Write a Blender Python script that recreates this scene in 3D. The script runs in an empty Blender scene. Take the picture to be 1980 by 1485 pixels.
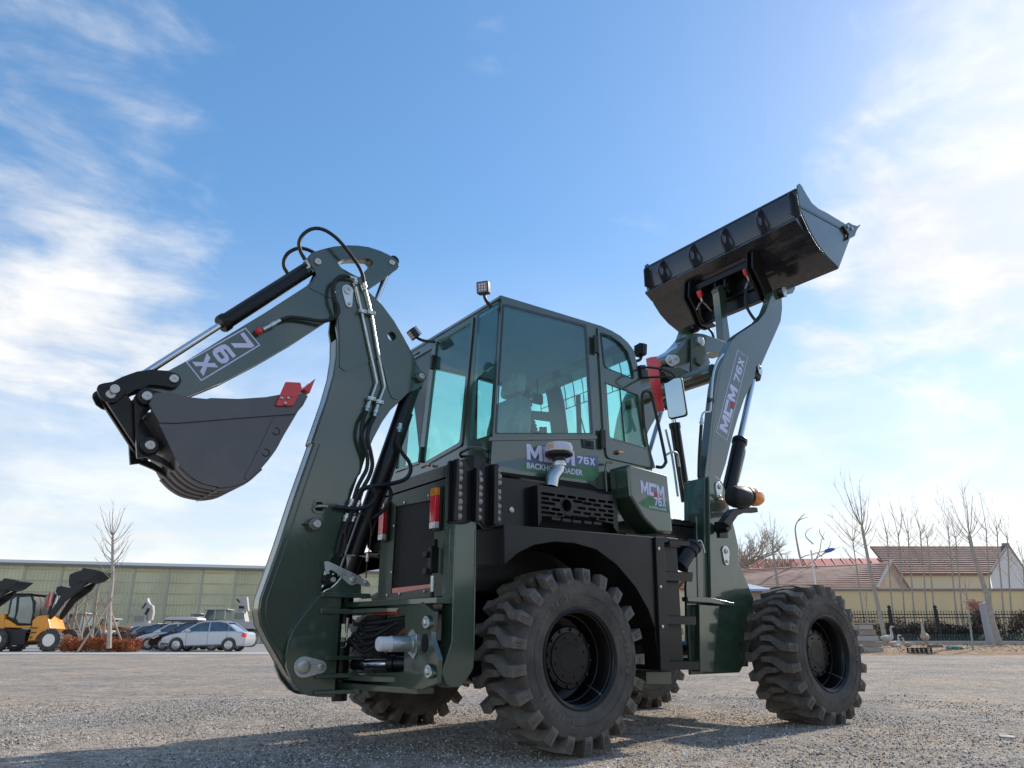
import bpy, bmesh, math, random
import numpy as np
from mathutils import Vector, Matrix, geometry
R = math.radians
random.seed(7)
scene = bpy.context.scene
COL = scene.collection

# ---------------------------------------------------------------- camera
CAM = Vector((-3.16305, -4.79041, 0.64117))
YAW, PITCH = 0.93927, 0.32969
FWD = Vector((math.cos(YAW), math.sin(YAW), 0))      # horizontal heading of the view
RGT = Vector((math.sin(YAW), -math.cos(YAW), 0))
cd = bpy.data.cameras.new('camera')
cam = bpy.data.objects.new('camera', cd)
COL.objects.link(cam)
cd.sensor_width = 36.0
cd.lens = 1435.963 / 1980 * 36
cd.clip_start, cd.clip_end = 0.05, 3000
f3 = Vector((math.cos(PITCH) * math.cos(YAW), math.cos(PITCH) * math.sin(YAW), math.sin(PITCH)))
u3 = RGT.cross(f3)
cam.matrix_world = Matrix(((RGT.x, u3.x, -f3.x, CAM.x), (RGT.y, u3.y, -f3.y, CAM.y), (RGT.z, u3.z, -f3.z, CAM.z), (0, 0, 0, 1)))
scene.camera = cam

# ---------------------------------------------------------------- sky, sun, exposure
SUN_AZ, SUN_EL = R(8), R(33)
SUN = Vector((math.cos(SUN_EL) * math.cos(SUN_AZ), math.cos(SUN_EL) * math.sin(SUN_AZ), math.sin(SUN_EL)))
w = bpy.data.worlds.new('World')
scene.world = w
w.use_nodes = True
wn, wl = w.node_tree.nodes, w.node_tree.links
wn.clear()
def wnode(t, **k):
    n = wn.new(t)
    for a, b in k.items():
        setattr(n, a, b)
    return n
def wmath(op, a, b=None, clamp=False):
    n = wnode('ShaderNodeMath', operation=op, use_clamp=clamp)
    for i, x in enumerate((a, b)):
        if x is None: continue
        if isinstance(x, (int, float)): n.inputs[i].default_value = x
        else: wl.new(x, n.inputs[i])
    return n.outputs[0]
sky = wnode('ShaderNodeTexSky', sky_type='NISHITA')
sky.sun_disc = False
sky.sun_elevation = SUN_EL
sky.sun_rotation = math.pi / 2 - SUN_AZ
sky.altitude = 30
sky.air_density, sky.dust_density, sky.ozone_density = 1.0, 0.25, 3.0
bg = wnode('ShaderNodeBackground')
out = wnode('ShaderNodeOutputWorld')
wl.new(bg.outputs[0], out.inputs[0])
bg.inputs[1].default_value = 0.148
# cirrus: noise on the plane of a high cloud layer, drawn by the direction of view only
tc = wnode('ShaderNodeTexCoord')
sep = wnode('ShaderNodeSeparateXYZ')
wl.new(tc.outputs['Generated'], sep.inputs[0])
den = wmath('ADD', wmath('MAXIMUM', sep.outputs[2], 0.0), 0.13)
cmb = wnode('ShaderNodeCombineXYZ')
wl.new(wmath('DIVIDE', sep.outputs[0], den), cmb.inputs[0])
wl.new(wmath('DIVIDE', sep.outputs[1], den), cmb.inputs[1])
def wnoise(vec, rot, scl, off, scale, detail, rough, dist):
    m = wnode('ShaderNodeMapping')
    m.inputs['Rotation'].default_value = (0, 0, rot)
    m.inputs['Scale'].default_value = scl
    m.inputs['Location'].default_value = off
    wl.new(vec, m.inputs[0])
    n = wnode('ShaderNodeTexNoise')
    n.inputs['Scale'].default_value = scale
    n.inputs['Detail'].default_value = detail
    n.inputs['Roughness'].default_value = rough
    n.inputs['Distortion'].default_value = dist
    wl.new(m.outputs[0], n.inputs['Vector'])
    return n.outputs['Fac']
def wramp(fac, a, b):
    n = wnode('ShaderNodeMapRange', interpolation_type='SMOOTHSTEP')
    n.inputs[1].default_value, n.inputs[2].default_value = a, b
    wl.new(fac, n.inputs[0])
    return n.outputs[0]
big = wnoise(cmb.outputs[0], R(20), (1.0, 1.0, 1), (3.1, 1.7, 0), 0.8, 3, 0.5, 0.4)
fine = wnoise(cmb.outputs[0], R(-35), (1.0, 1.9, 1), (0.4, 2.2, 0), 2.4, 10, 0.60, 0.6)
puff = wnoise(tc.outputs['Generated'], 0, (1.0, 1.0, 2.2), (1.3, 0.2, 4.1), 5.5, 9, 0.58, 0.25)
# banks and gaps of the cloud layer by compass direction
BANKS = [((0.029, 0.808, 0.588), 4, 17, 0.18), ((0.068, 0.921, 0.384), 3, 16, 0.45), ((0.042, 0.976, 0.212), 4, 16, 0.55), ((0.854, 0.276, 0.44), 4, 15, 0.6), ((0.724, 0.44, 0.531), 2, 8, 0.35), ((0.868, 0.419, 0.267), 4, 18, 0.45), ((0.796, 0.196, 0.572), 3, 11, 0.25), ((0.483, 0.649, 0.588), 10, 25, -1.2), ((0.239, 0.717, 0.655), 4, 14, -0.7), ((0.654, 0.375, 0.657), 4, 15, -0.7), ((0.941, 0.068, 0.331), 8, 24, 0.5)]
def bank(d, r0, r1, wgt):
    vn = wnode('ShaderNodeVectorMath', operation='DOT_PRODUCT')
    wl.new(tc.outputs['Generated'], vn.inputs[0])
    vn.inputs[1].default_value = Vector(d).normalized()
    return wmath('MULTIPLY', wramp(vn.outputs['Value'], math.cos(R(r1)), math.cos(R(r0))), wgt)
bias = None
for d, r0, r1, wgt in BANKS:
    t = bank(d, r0, r1, wgt)
    bias = t if bias is None else wmath('ADD', bias, t)
nz = wmath('ADD', wmath('ADD', wmath('MULTIPLY', big, 0.25), wmath('MULTIPLY', fine, 0.35)), wmath('MULTIPLY', puff, 0.40))
cov = wramp(wmath('ADD', nz, wmath('MULTIPLY', bias, 0.105)), 0.45, 0.74)
low = wmath('MULTIPLY', wramp(sep.outputs[2], 0.52, 0.04), wmath('ADD', wmath('MULTIPLY', wramp(nz, 0.38, 0.58), 0.35), 0.65))          # cloud and haze thicken in the distance
cloud = wmath('MULTIPLY', wmath('MAXIMUM', cov, wmath('MULTIPLY', low, 0.95)), 0.92, True)
# haze glow towards the sun side is what the Nishita sky gives; cloud brightness follows it
crgb = wnode('ShaderNodeMix', data_type='RGBA', blend_type='MIX')
hsv = wnode('ShaderNodeHueSaturation')
hsv.inputs['Saturation'].default_value = 1.36
hsv.inputs['Value'].default_value = 1.0
gam = wnode('ShaderNodeGamma')
gam.inputs['Gamma'].default_value = 0.72
wl.new(sky.outputs[0], gam.inputs['Color'])
wl.new(gam.outputs[0], hsv.inputs['Color'])
wl.new(cloud, crgb.inputs['Factor'])
wl.new(hsv.outputs[0], crgb.inputs['A'])
shade = wnode('ShaderNodeMix', data_type='RGBA')
wl.new(wramp(puff, 0.34, 0.66), shade.inputs['Factor'])
shade.inputs['A'].default_value, shade.inputs['B'].default_value = (3.15, 3.1, 3.05, 1), (3.95, 3.82, 3.6, 1)
wl.new(shade.outputs['Result'], crgb.inputs['B'])
wl.new(crgb.outputs['Result'], bg.inputs[0])

sd = bpy.data.lights.new('sun', 'SUN')
sd.energy, sd.angle, sd.color = 2.25, R(1.5), (1.0, 0.90, 0.76)
sun = bpy.data.objects.new('sun', sd)
COL.objects.link(sun)
sun.rotation_euler = SUN.to_track_quat('Z', 'Y').to_euler()
sun.location = (0, 0, 20)
vs = scene.view_settings
vs.view_transform, vs.look, vs.exposure, vs.gamma = 'Standard', 'None', 1.0, 1.0
scene.render.engine = 'CYCLES'
scene.cycles.max_bounces = 8
scene.cycles.transparent_max_bounces = 16
scene.cycles.use_denoising = True

# ---------------------------------------------------------------- helpers
def B(lat, D, z=0.0):
    """a point D metres ahead along the horizontal heading, lat metres to its right"""
    p = CAM + RGT * lat + FWD * D
    return Vector((p.x, p.y, z))

def fil(pts, n=5):
    """round the corners of a closed outline: a point (u, v, r) becomes an arc of radius r"""
    o, N = [], len(pts)
    for i, p in enumerate(pts):
        r = p[2] if len(p) > 2 else 0
        b = Vector(p[:2])
        if r <= 0:
            o.append((b.x, b.y)); continue
        a, c = Vector(pts[i - 1][:2]), Vector(pts[(i + 1) % N][:2])
        d1, d2 = (a - b), (c - b)
        l1, l2 = d1.length, d2.length
        d1.normalize(); d2.normalize()
        ang = d1.angle(d2)
        t = min(r / max(math.tan(ang / 2), 1e-4), l1 * .48, l2 * .48)
        p1, p2 = b + d1 * t, b + d2 * t
        for k in range(n + 1):
            s = k / n
            q = p1 * (1 - s) ** 2 + b * 2 * s * (1 - s) + p2 * s * s
            o.append((q.x, q.y))
    return o

def circ(u, v, r, n=24, r2=None):
    return [(u + r * math.cos(2 * math.pi * k / n), v + (r2 or r) * math.sin(2 * math.pi * k / n)) for k in range(n)]

def rrect(u0, u1, v0, v1, r, n=4):
    return fil([(u0, v0, r), (u1, v0, r), (u1, v1, r), (u0, v1, r)], n)

def tear(u0, v0, r0, u1, v1, r1, n=10):
    """two circles with their common tangents: keeper plates, links"""
    d = Vector((u1 - u0, v1 - v0)); a = math.atan2(d.y, d.x); b = math.acos(max(-1, min(1, (r0 - r1) / d.length)))
    o = [(u0 + r0 * math.cos(a + b + (2 * math.pi - 2 * b) * k / n), v0 + r0 * math.sin(a + b + (2 * math.pi - 2 * b) * k / n)) for k in range(n + 1)]
    o += [(u1 + r1 * math.cos(a - b + 2 * b * k / n), v1 + r1 * math.sin(a - b + 2 * b * k / n)) for k in range(n + 1)]
    return o

def spline(pts, n=8):
    P = [Vector(p) for p in pts]
    P = [P[0] * 2 - P[1]] + P + [P[-1] * 2 - P[-2]]
    o = []
    for i in range(1, len(P) - 2):
        a, b, c, d = P[i - 1:i + 3]
        for k in range(n):
            t = k / n
            o.append(0.5 * ((2 * b) + (c - a) * t + (2 * a - 5 * b + 4 * c - d) * t * t + (3 * b - a - 3 * c + d) * t ** 3))
    o.append(P[-2])
    return o

def resample(P, step):
    o, acc = [P[0].copy()], 0.0
    for a, b in zip(P, P[1:]):
        L = (b - a).length
        while L > 0 and acc + L >= step:
            t = (step - acc) / L
            a = a.lerp(b, t); o.append(a.copy()); L = (b - a).length; acc = 0.0
        acc += L
    return o

class MB:
    def __init__(s):
        s.v, s.f = [], []
    def add(s, v, f):
        k = len(s.v)
        s.v += [tuple(p) for p in v]
        s.f += [tuple(i + k for i in q) for q in f]
        return s
    def box(s, x0, x1, y0, y1, z0, z1, M=None):
        v = [(x, y, z) for x in (x0, x1) for y in (y0, y1) for z in (z0, z1)]
        if M is not None: v = [M @ Vector(p) for p in v]
        return s.add(v, [(0, 1, 3, 2), (4, 6, 7, 5), (0, 4, 5, 1), (2, 3, 7, 6), (0, 2, 6, 4), (1, 5, 7, 3)])
    def plate(s, outer, a, b, axis='y', holes=(), M=None):
        """an outline with real holes, given depth from a to b along an axis"""
        def mk(u, v, t):
            p = {'y': (u, t, v), 'x': (t, u, v), 'z': (u, v, t)}[axis]
            return M @ Vector(p) if M is not None else p
        loops = [[tuple(p[:2]) for p in outer]] + [[tuple(p[:2]) for p in h] for h in holes]
        flat = [p for l in loops for p in l]
        n = len(flat)
        v = [mk(*p, a) for p in flat] + [mk(*p, b) for p in flat]
        f = []
        if holes:
            tr = geometry.tessellate_polygon([[Vector((p[0], p[1], 0)) for p in l] for l in loops])
            for t in tr:
                f += [tuple(t), tuple(i + n for i in reversed(t))]
        else:
            f += [tuple(range(n)), tuple(range(2 * n - 1, n - 1, -1))]
        k = 0
        for l in loops:
            m = len(l)
            for i in range(m):
                j = (i + 1) % m
                f.append((k + i, k + j, n + k + j, n + k + i))
            k += m
        return s.add(v, f)
    def tube(s, pts, r, seg=10, caps=True, closed=False):
        P = [Vector(p) for p in pts]
        n = len(P)
        rr = r if isinstance(r, (list, tuple)) else [r] * n
        v, f = [], []
        t0 = ((P[1] - P[-1]) if closed else (P[1] - P[0])).normalized()
        up = Vector((0, 0, 1)) if abs(t0.z) < .9 else Vector((1, 0, 0))
        nrm = (up - t0 * up.dot(t0)).normalized()
        for i in range(n):
            if closed: t = P[(i + 1) % n] - P[i - 1]
            elif i == 0: t = P[1] - P[0]
            elif i == n - 1: t = P[-1] - P[-2]
            else: t = P[i + 1] - P[i - 1]
            t.normalize()
            nrm = nrm - t * nrm.dot(t)
            nrm.normalize()
            bn = t.cross(nrm)
            for k in range(seg):
                a = 2 * math.pi * k / seg
                v.append(P[i] + (nrm * math.cos(a) + bn * math.sin(a)) * rr[i])
        m = n if closed else n - 1
        for i in range(m):
            for k in range(seg):
                a, b = i * seg + k, i * seg + (k + 1) % seg
                c, d = ((i + 1) % n) * seg + (k + 1) % seg, ((i + 1) % n) * seg + k
                f.append((a, b, c, d))
        if caps and not closed:
            f += [tuple(range(seg - 1, -1, -1)), tuple(range((n - 1) * seg, n * seg))]
        return s.add(v, f)
    def cyl(s, p0, p1, r, seg=20, r1=None):
        return s.tube([p0, p1], [r, r if r1 is None else r1], seg)
    def lathe(s, prof, c=(0, 0, 0), d=(0, 1, 0), seg=48, closed=False):
        """prof: (distance along the axis d from c, radius)"""
        c, d = Vector(c), Vector(d).normalized()
        a = Vector((0, 0, 1)) if abs(d.z) < .9 else Vector((1, 0, 0))
        a = (a - d * a.dot(d)).normalized(); b = d.cross(a)
        n = len(prof); v, f = [], []
        for t, r in prof:
            for k in range(seg):
                q = 2 * math.pi * k / seg
                v.append(c + d * t + (a * math.cos(q) + b * math.sin(q)) * r)
        for i in range(n if closed else n - 1):
            j = (i + 1) % n
            for k in range(seg):
                f.append((i * seg + k, i * seg + (k + 1) % seg, j * seg + (k + 1) % seg, j * seg + k))
        if not closed:
            f += [tuple(range(seg - 1, -1, -1)), tuple(range((n - 1) * seg, n * seg))]
        return s.add(v, f)
    def bolt(s, p, d, r, h):
        p, d = Vector(p), Vector(d).normalized()
        return s.lathe([(-.004, r * 1.0), (h * .8, r), (h, r * .8)], p, d, 6)
    def hose(s, pts, r=.014, seg=8, step=.0065):
        """spiral wrapped hydraulic hose"""
        P = resample(spline(pts, 14), step)
        return s.tube(P, [r * (1.14 if i % 2 else .88) for i in range(len(P))], seg)
    def pipe(s, pts, r, seg=10, n=6):
        return s.tube(spline(pts, n), r, seg)
    def shear(s, k, z0):
        s.v = [(x + k * (z - z0), y, z) for x, y, z in s.v]
        return s
    def build(s, name, mat, parent=None, bevel=0.0, seg=2, ang=35, flat=False, M=None):
        me = bpy.data.meshes.new(name)
        v = s.v if M is None else [M @ Vector(p) for p in s.v]
        me.from_pydata(v, [], s.f)
        bm = bmesh.new(); bm.from_mesh(me)
        bmesh.ops.recalc_face_normals(bm, faces=bm.faces)
        bm.to_mesh(me); bm.free()
        if not flat:
            me.polygons.foreach_set('use_smooth', [True] * len(me.polygons))
            me.set_sharp_from_angle(angle=R(ang))
        me.materials.append(mat)
        o = bpy.data.objects.new(name, me)
        COL.objects.link(o)
        if parent is not None: o.parent = parent
        if bevel > 0:
            b = o.modifiers.new('bevel', 'BEVEL')
            b.width, b.segments, b.limit_method, b.angle_limit = bevel, seg, 'ANGLE', R(40)
            b.harden_normals = True
            b.use_clamp_overlap = True
        return o

def tag(o, label, cat, group=None):
    o['label'], o['category'] = label, cat
    if group: o['group'] = group
    return o
def empty(name, loc=(0, 0, 0), rz=0.0):
    o = bpy.data.objects.new(name, None)
    o.empty_display_size = .2
    COL.objects.link(o)
    o.location, o.rotation_euler = loc, (0, 0, rz)
    return o
def struct(o):
    o['kind'] = 'structure'; return o
def copy_tree(o, parent=None):
    c = o.copy(); COL.objects.link(c); c.parent = parent
    for ch in list(o.children): copy_tree(ch, c)
    return c

# ---------------------------------------------------------------- materials
MATS = {}
def mat(name, base, rough=.5, metal=0.0, coat=0.0, vary=0.0, vscale=6.0, vary2=None, bump=0.0, bscale=40.0, rvar=0.0, spec=.5, trans=0.0, emit=0.0):
    """Principled with noise driven colour, roughness and relief"""
    m = bpy.data.materials.new(name)
    m.use_nodes = True
    nt = m.node_tree; n, l = nt.nodes, nt.links
    b = n['Principled BSDF']
    b.inputs['Base Color'].default_value = (*base, 1)
    b.inputs['Roughness'].default_value = rough
    b.inputs['Metallic'].default_value = metal
    b.inputs['Coat Weight'].default_value = coat
    b.inputs['Coat Roughness'].default_value = .08
    b.inputs['Coat IOR'].default_value = 1.7
    b.inputs['Specular IOR Level'].default_value = spec
    b.inputs['Transmission Weight'].default_value = trans
    t = n.new('ShaderNodeTexCoord')
    def noise(sc, det=6, ro=.6):
        x = n.new('ShaderNodeTexNoise')
        x.inputs['Scale'].default_value, x.inputs['Detail'].default_value, x.inputs['Roughness'].default_value = sc, det, ro
        l.new(t.outputs['Object'], x.inputs['Vector'])
        return x.outputs['Fac']
    if vary > 0 or vary2:
        mx = n.new('ShaderNodeMix'); mx.data_type = 'RGBA'
        rp = n.new('ShaderNodeMapRange'); rp.inputs[1].default_value, rp.inputs[2].default_value = .38, .68
        l.new(noise(vscale), rp.inputs[0]); l.new(rp.outputs[0], mx.inputs['Factor'])
        mx.inputs['A'].default_value = (*base, 1)
        c2 = vary2 or tuple(min(1, c * (1 + vary)) for c in base)
        mx.inputs['B'].default_value = (*c2, 1)
        l.new(mx.outputs['Result'], b.inputs['Base Color'])
    if rvar > 0:
        rp = n.new('ShaderNodeMapRange'); rp.inputs[1].default_value, rp.inputs[2].default_value = .3, .7
        rp.inputs[3].default_value, rp.inputs[4].default_value = max(.02, rough - rvar), rough + rvar
        l.new(noise(vscale * .7, 4), rp.inputs[0]); l.new(rp.outputs[0], b.inputs['Roughness'])
    if bump > 0:
        bp = n.new('ShaderNodeBump'); bp.inputs['Strength'].default_value = bump; bp.inputs['Distance'].default_value = .01
        l.new(noise(bscale, 5, .65), bp.inputs['Height']); l.new(bp.outputs[0], b.inputs['Normal'])
    if emit > 0:
        b.inputs['Emission Color'].default_value = (*base, 1); b.inputs['Emission Strength'].default_value = emit
    MATS[name] = m
    return m

GREEN = mat('dark green enamel', (.026, .060, .034), .34, coat=1.0, vary2=(.038, .064, .042), vscale=2.6, bump=.035, bscale=5, rvar=.09)
GREENSATIN = mat('satin green enamel', (.024, .048, .029), .5, coat=.12, spec=.35, vary2=(.034, .056, .038), vscale=3, rvar=.08)
BLACK = mat('gloss black enamel', (.0065, .0065, .007), .36, spec=.32, coat=.12, vary=.5, vscale=5, bump=.01, bscale=260, rvar=.08)
GREYBLACK = mat('bucket black enamel', (.050, .048, .052), .40, coat=.5, vary=.3, vscale=7, bump=.03, bscale=160, rvar=.1)
LOADBLACK = mat('loading bucket enamel', (.016, .015, .019), .3, coat=.6, vary=.5, vscale=4, bump=.02, bscale=90, rvar=.1)
SATIN = mat('satin black plastic', (.012, .012, .013), .5, vary=.4, vscale=30)
RUBBER = mat('tyre rubber', (.055, .051, .046), .75, vary2=(.13, .115, .097), vscale=5, bump=.12, bscale=120)
LUG = mat('dusty tread rubber', (.115, .103, .088), .85, vary2=(.20, .178, .15), vscale=14, bump=.15, bscale=90)
HOSE = mat('hose rubber', (.012, .012, .014), .55, vary=.6, vscale=60)
ZINC = mat('zinc plated steel', (.62, .66, .66), .34, metal=.85, vary=-.25, vscale=26, rvar=.12)
STEEL = mat('pin steel', (.55, .54, .50), .38, metal=.9, vary=-.3, vscale=50)
CHROME = mat('chrome rod', (.75, .77, .8), .07, metal=1.0)
REDP = mat('red paint', (.64, .018, .022), .35, coat=.4, vary=.2, vscale=12)
ORANGE = mat('orange paint', (.85, .31, .012), .4, coat=.3, vary=.15, vscale=8)
VINYL = mat('white vinyl', (.68, .70, .95), .45, vary=-.08, vscale=40)
REDVINYL = mat('red vinyl', (.6, .03, .03), .45)
GREENVINYL = mat('green vinyl', (.05, .17, .075), .45, vary=.5, vscale=14)
BLUEVINYL = mat('blue grey vinyl', (.10, .14, .24), .45, vary=.3, vscale=14)
WHITEP = mat('white plastic', (.72, .73, .74), .4)
ALU = mat('brushed aluminium', (.62, .62, .62), .3, metal=1.0, bump=.02, bscale=90)
BRASS = mat('brass', (.55, .28, .16), .3, metal=1.0)
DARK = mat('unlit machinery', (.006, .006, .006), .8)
SEATM = mat('plastic wrapped seat', (.20, .25, .29), .22, vary2=(.34, .39, .43), vscale=7, bump=.3, bscale=11)
LINER = mat('cab headliner', (.20, .32, .50), .8, vary=.1, vscale=10)

def glass_mat(name, tint, f0=.045, rough=.0, dust=0.0):
    """tinted pane: clear transmission with a mirror share that grows at grazing angles, the same from both sides"""
    m = bpy.data.materials.new(name); m.use_nodes = True
    n, l = m.node_tree.nodes, m.node_tree.links
    n.clear()
    o = n.new('ShaderNodeOutputMaterial'); t = n.new('ShaderNodeBsdfTransparent'); g = n.new('ShaderNodeBsdfGlossy')
    lw = n.new('ShaderNodeLayerWeight'); lw.inputs[0].default_value = .5
    pw = n.new('ShaderNodeMath'); pw.operation = 'POWER'; pw.inputs[1].default_value = 5
    ma = n.new('ShaderNodeMath'); ma.operation = 'MULTIPLY_ADD'; ma.inputs[1].default_value = 1 - f0; ma.inputs[2].default_value = f0
    mx = n.new('ShaderNodeMixShader')
    t.inputs[0].default_value = (*[c ** .5 for c in tint], 1); g.inputs['Roughness'].default_value = rough
    l.new(lw.outputs['Facing'], pw.inputs[0]); l.new(pw.outputs[0], ma.inputs[0]); l.new(ma.outputs[0], mx.inputs[0])
    l.new(t.outputs[0], mx.inputs[1]); l.new(g.outputs[0], mx.inputs[2])
    last = mx.outputs[0]
    if dust > 0:
        d = n.new('ShaderNodeBsdfDiffuse'); d.inputs[0].default_value = (.5, .55, .55, 1)
        nz = n.new('ShaderNodeTexNoise'); nz.inputs['Scale'].default_value = 5; nz.inputs['Detail'].default_value = 8; nz.inputs['Roughness'].default_value = .75
        tcx = n.new('ShaderNodeTexCoord'); l.new(tcx.outputs['Object'], nz.inputs['Vector'])
        rp = n.new('ShaderNodeMapRange'); rp.inputs[1].default_value, rp.inputs[2].default_value, rp.inputs[4].default_value = .4, .8, dust
        m2 = n.new('ShaderNodeMixShader'); l.new(nz.outputs['Fac'], rp.inputs[0]); l.new(rp.outputs[0], m2.inputs[0])
        l.new(last, m2.inputs[1]); l.new(d.outputs[0], m2.inputs[2]); last = m2.outputs[0]
    l.new(last, o.inputs['Surface'])
    return m
GLASS = glass_mat('green tinted cab glass', (.62, .99, .90), .085, dust=.03)
MIRROR = mat('mirror glass', (.46, .54, .55), .03, metal=1.0)
def lens(name, base):
    m = mat(name, base, .18, coat=.6, vary=.25, vscale=90)
    return m
REDLENS, ORANGELENS, CLEARLENS = lens('red lamp lens', (.85, .025, .04)), lens('orange lamp lens', (.95, .27, .02)), lens('clear lamp lens', (.85, .70, .70))
LED = mat('led lamp face', (.16, .165, .175), .25, metal=.5, vary=-.4, vscale=60)

def text(name, s, mat_, parent, origin, u, v, size, bold=.0, depth=.0012, width=None):
    """flat lettering: origin is the lower left corner, u runs along the line, v up"""
    cu = bpy.data.curves.new(name, 'FONT')
    cu.body, cu.size, cu.offset, cu.extrude, cu.resolution_u = s, 1.0, bold, 0, 3
    tmp = bpy.data.objects.new(name, cu); COL.objects.link(tmp)
    dg = bpy.context.evaluated_depsgraph_get(); dg.update()
    me = bpy.data.meshes.new_from_object(tmp.evaluated_get(dg))
    bpy.data.objects.remove(tmp); bpy.data.curves.remove(cu)
    xs = [p.co.x for p in me.vertices]; ys = [p.co.y for p in me.vertices]
    x0, y0, W, H = min(xs), min(ys), max(xs) - min(xs), max(ys) - min(ys)
    sx = (width / W) if width else size / H
    u, v, o3 = Vector(u).normalized(), Vector(v).normalized(), Vector(origin)
    for p in me.vertices:
        p.co = o3 + u * (p.co.x - x0) * sx + v * (p.co.y - y0) * size / H
    me.name = name
    me.materials.clear(); me.materials.append(mat_)
    o = bpy.data.objects.new(name, me); COL.objects.link(o); o.parent = parent
    return o

GLYPH = {'M': [[(0, 0), (0, 1), (.26, 1), (.5, .5), (.74, 1), (1, 1), (1, 0), (.76, 0), (.76, .55), (.56, .14), (.44, .14), (.24, .55), (.24, 0)]],
         'C': [[(.0, .0), (.0, 1), (1, 1), (1, .72), (.26, .72), (.26, .28), (.62, .28), (.62, 0)]]}
GLYPH['7'] = [[(0, 1), (1, 1), (1, .78), (.50, 0), (.18, 0), (.66, .76), (0, .76)]]
GLYPH['X'] = [[(0, 1), (.32, 1), (.5, .66), (.68, 1), (1, 1), (.67, .5), (1, 0), (.68, 0), (.5, .34), (.32, 0), (0, 0), (.33, .5)]]
GLYPH['6'] = [[(.96, 1), (.30, 1), (.08, .92), (0, .72), (0, .26), (.09, .07), (.30, 0), (.70, 0), (.91, .07), (1, .26), (1, .42), (.91, .58), (.70, .645), (.29, .645), (.29, .70), (.36, .77), (.96, .77)], [(.29, .22), (.71, .22), (.71, .43), (.29, .43)]]
def glyphs(name, s, mat_, parent, origin, u, v, W, H, gap=.14):
    """block figures side by side in a box of W by H"""
    o3, u, v = Vector(origin), Vector(u).normalized(), Vector(v).normalized()
    cw = W / (len(s) + gap * (len(s) - 1)); m = MB()
    for k, ch in enumerate(s):
        loops = GLYPH[ch]; flat = [p for l in loops for p in l]
        tr = geometry.tessellate_polygon([[Vector((p[0], p[1], 0)) for p in l] for l in loops])
        m.add([o3 + u * (k * cw * (1 + gap) + x * cw) + v * (y * H) for x, y in flat], [tuple(t) for t in tr])
    return m.build(name, mat_, parent, flat=True)
def logo(parent, origin, u, v, W, H, mat_=None):
    """the three block letters with the red square"""
    o3, u, v = Vector(origin), Vector(u).normalized(), Vector(v).normalized()
    cw = W / 3.12
    m = MB()
    for k, ch in enumerate('MCM'):
        for poly in GLYPH[ch]:
            m.add([o3 + u * (k * cw * 1.06 + x * cw) + v * (y * H) for x, y in poly], [tuple(range(len(poly)))])
    a = m.build('logo_letters', mat_ or VINYL, parent, flat=True)
    q = MB()
    n = u.cross(v) * .0015
    q.add([o3 + n + u * (1.06 * cw + x * cw) + v * (y * H) for x, y in ((.66, 0), (1.12, 0), (1.12, .34), (.66, .34))], [(0, 1, 2, 3)])
    q.build('logo_square', REDVINYL, parent, flat=True)
    return a

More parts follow.
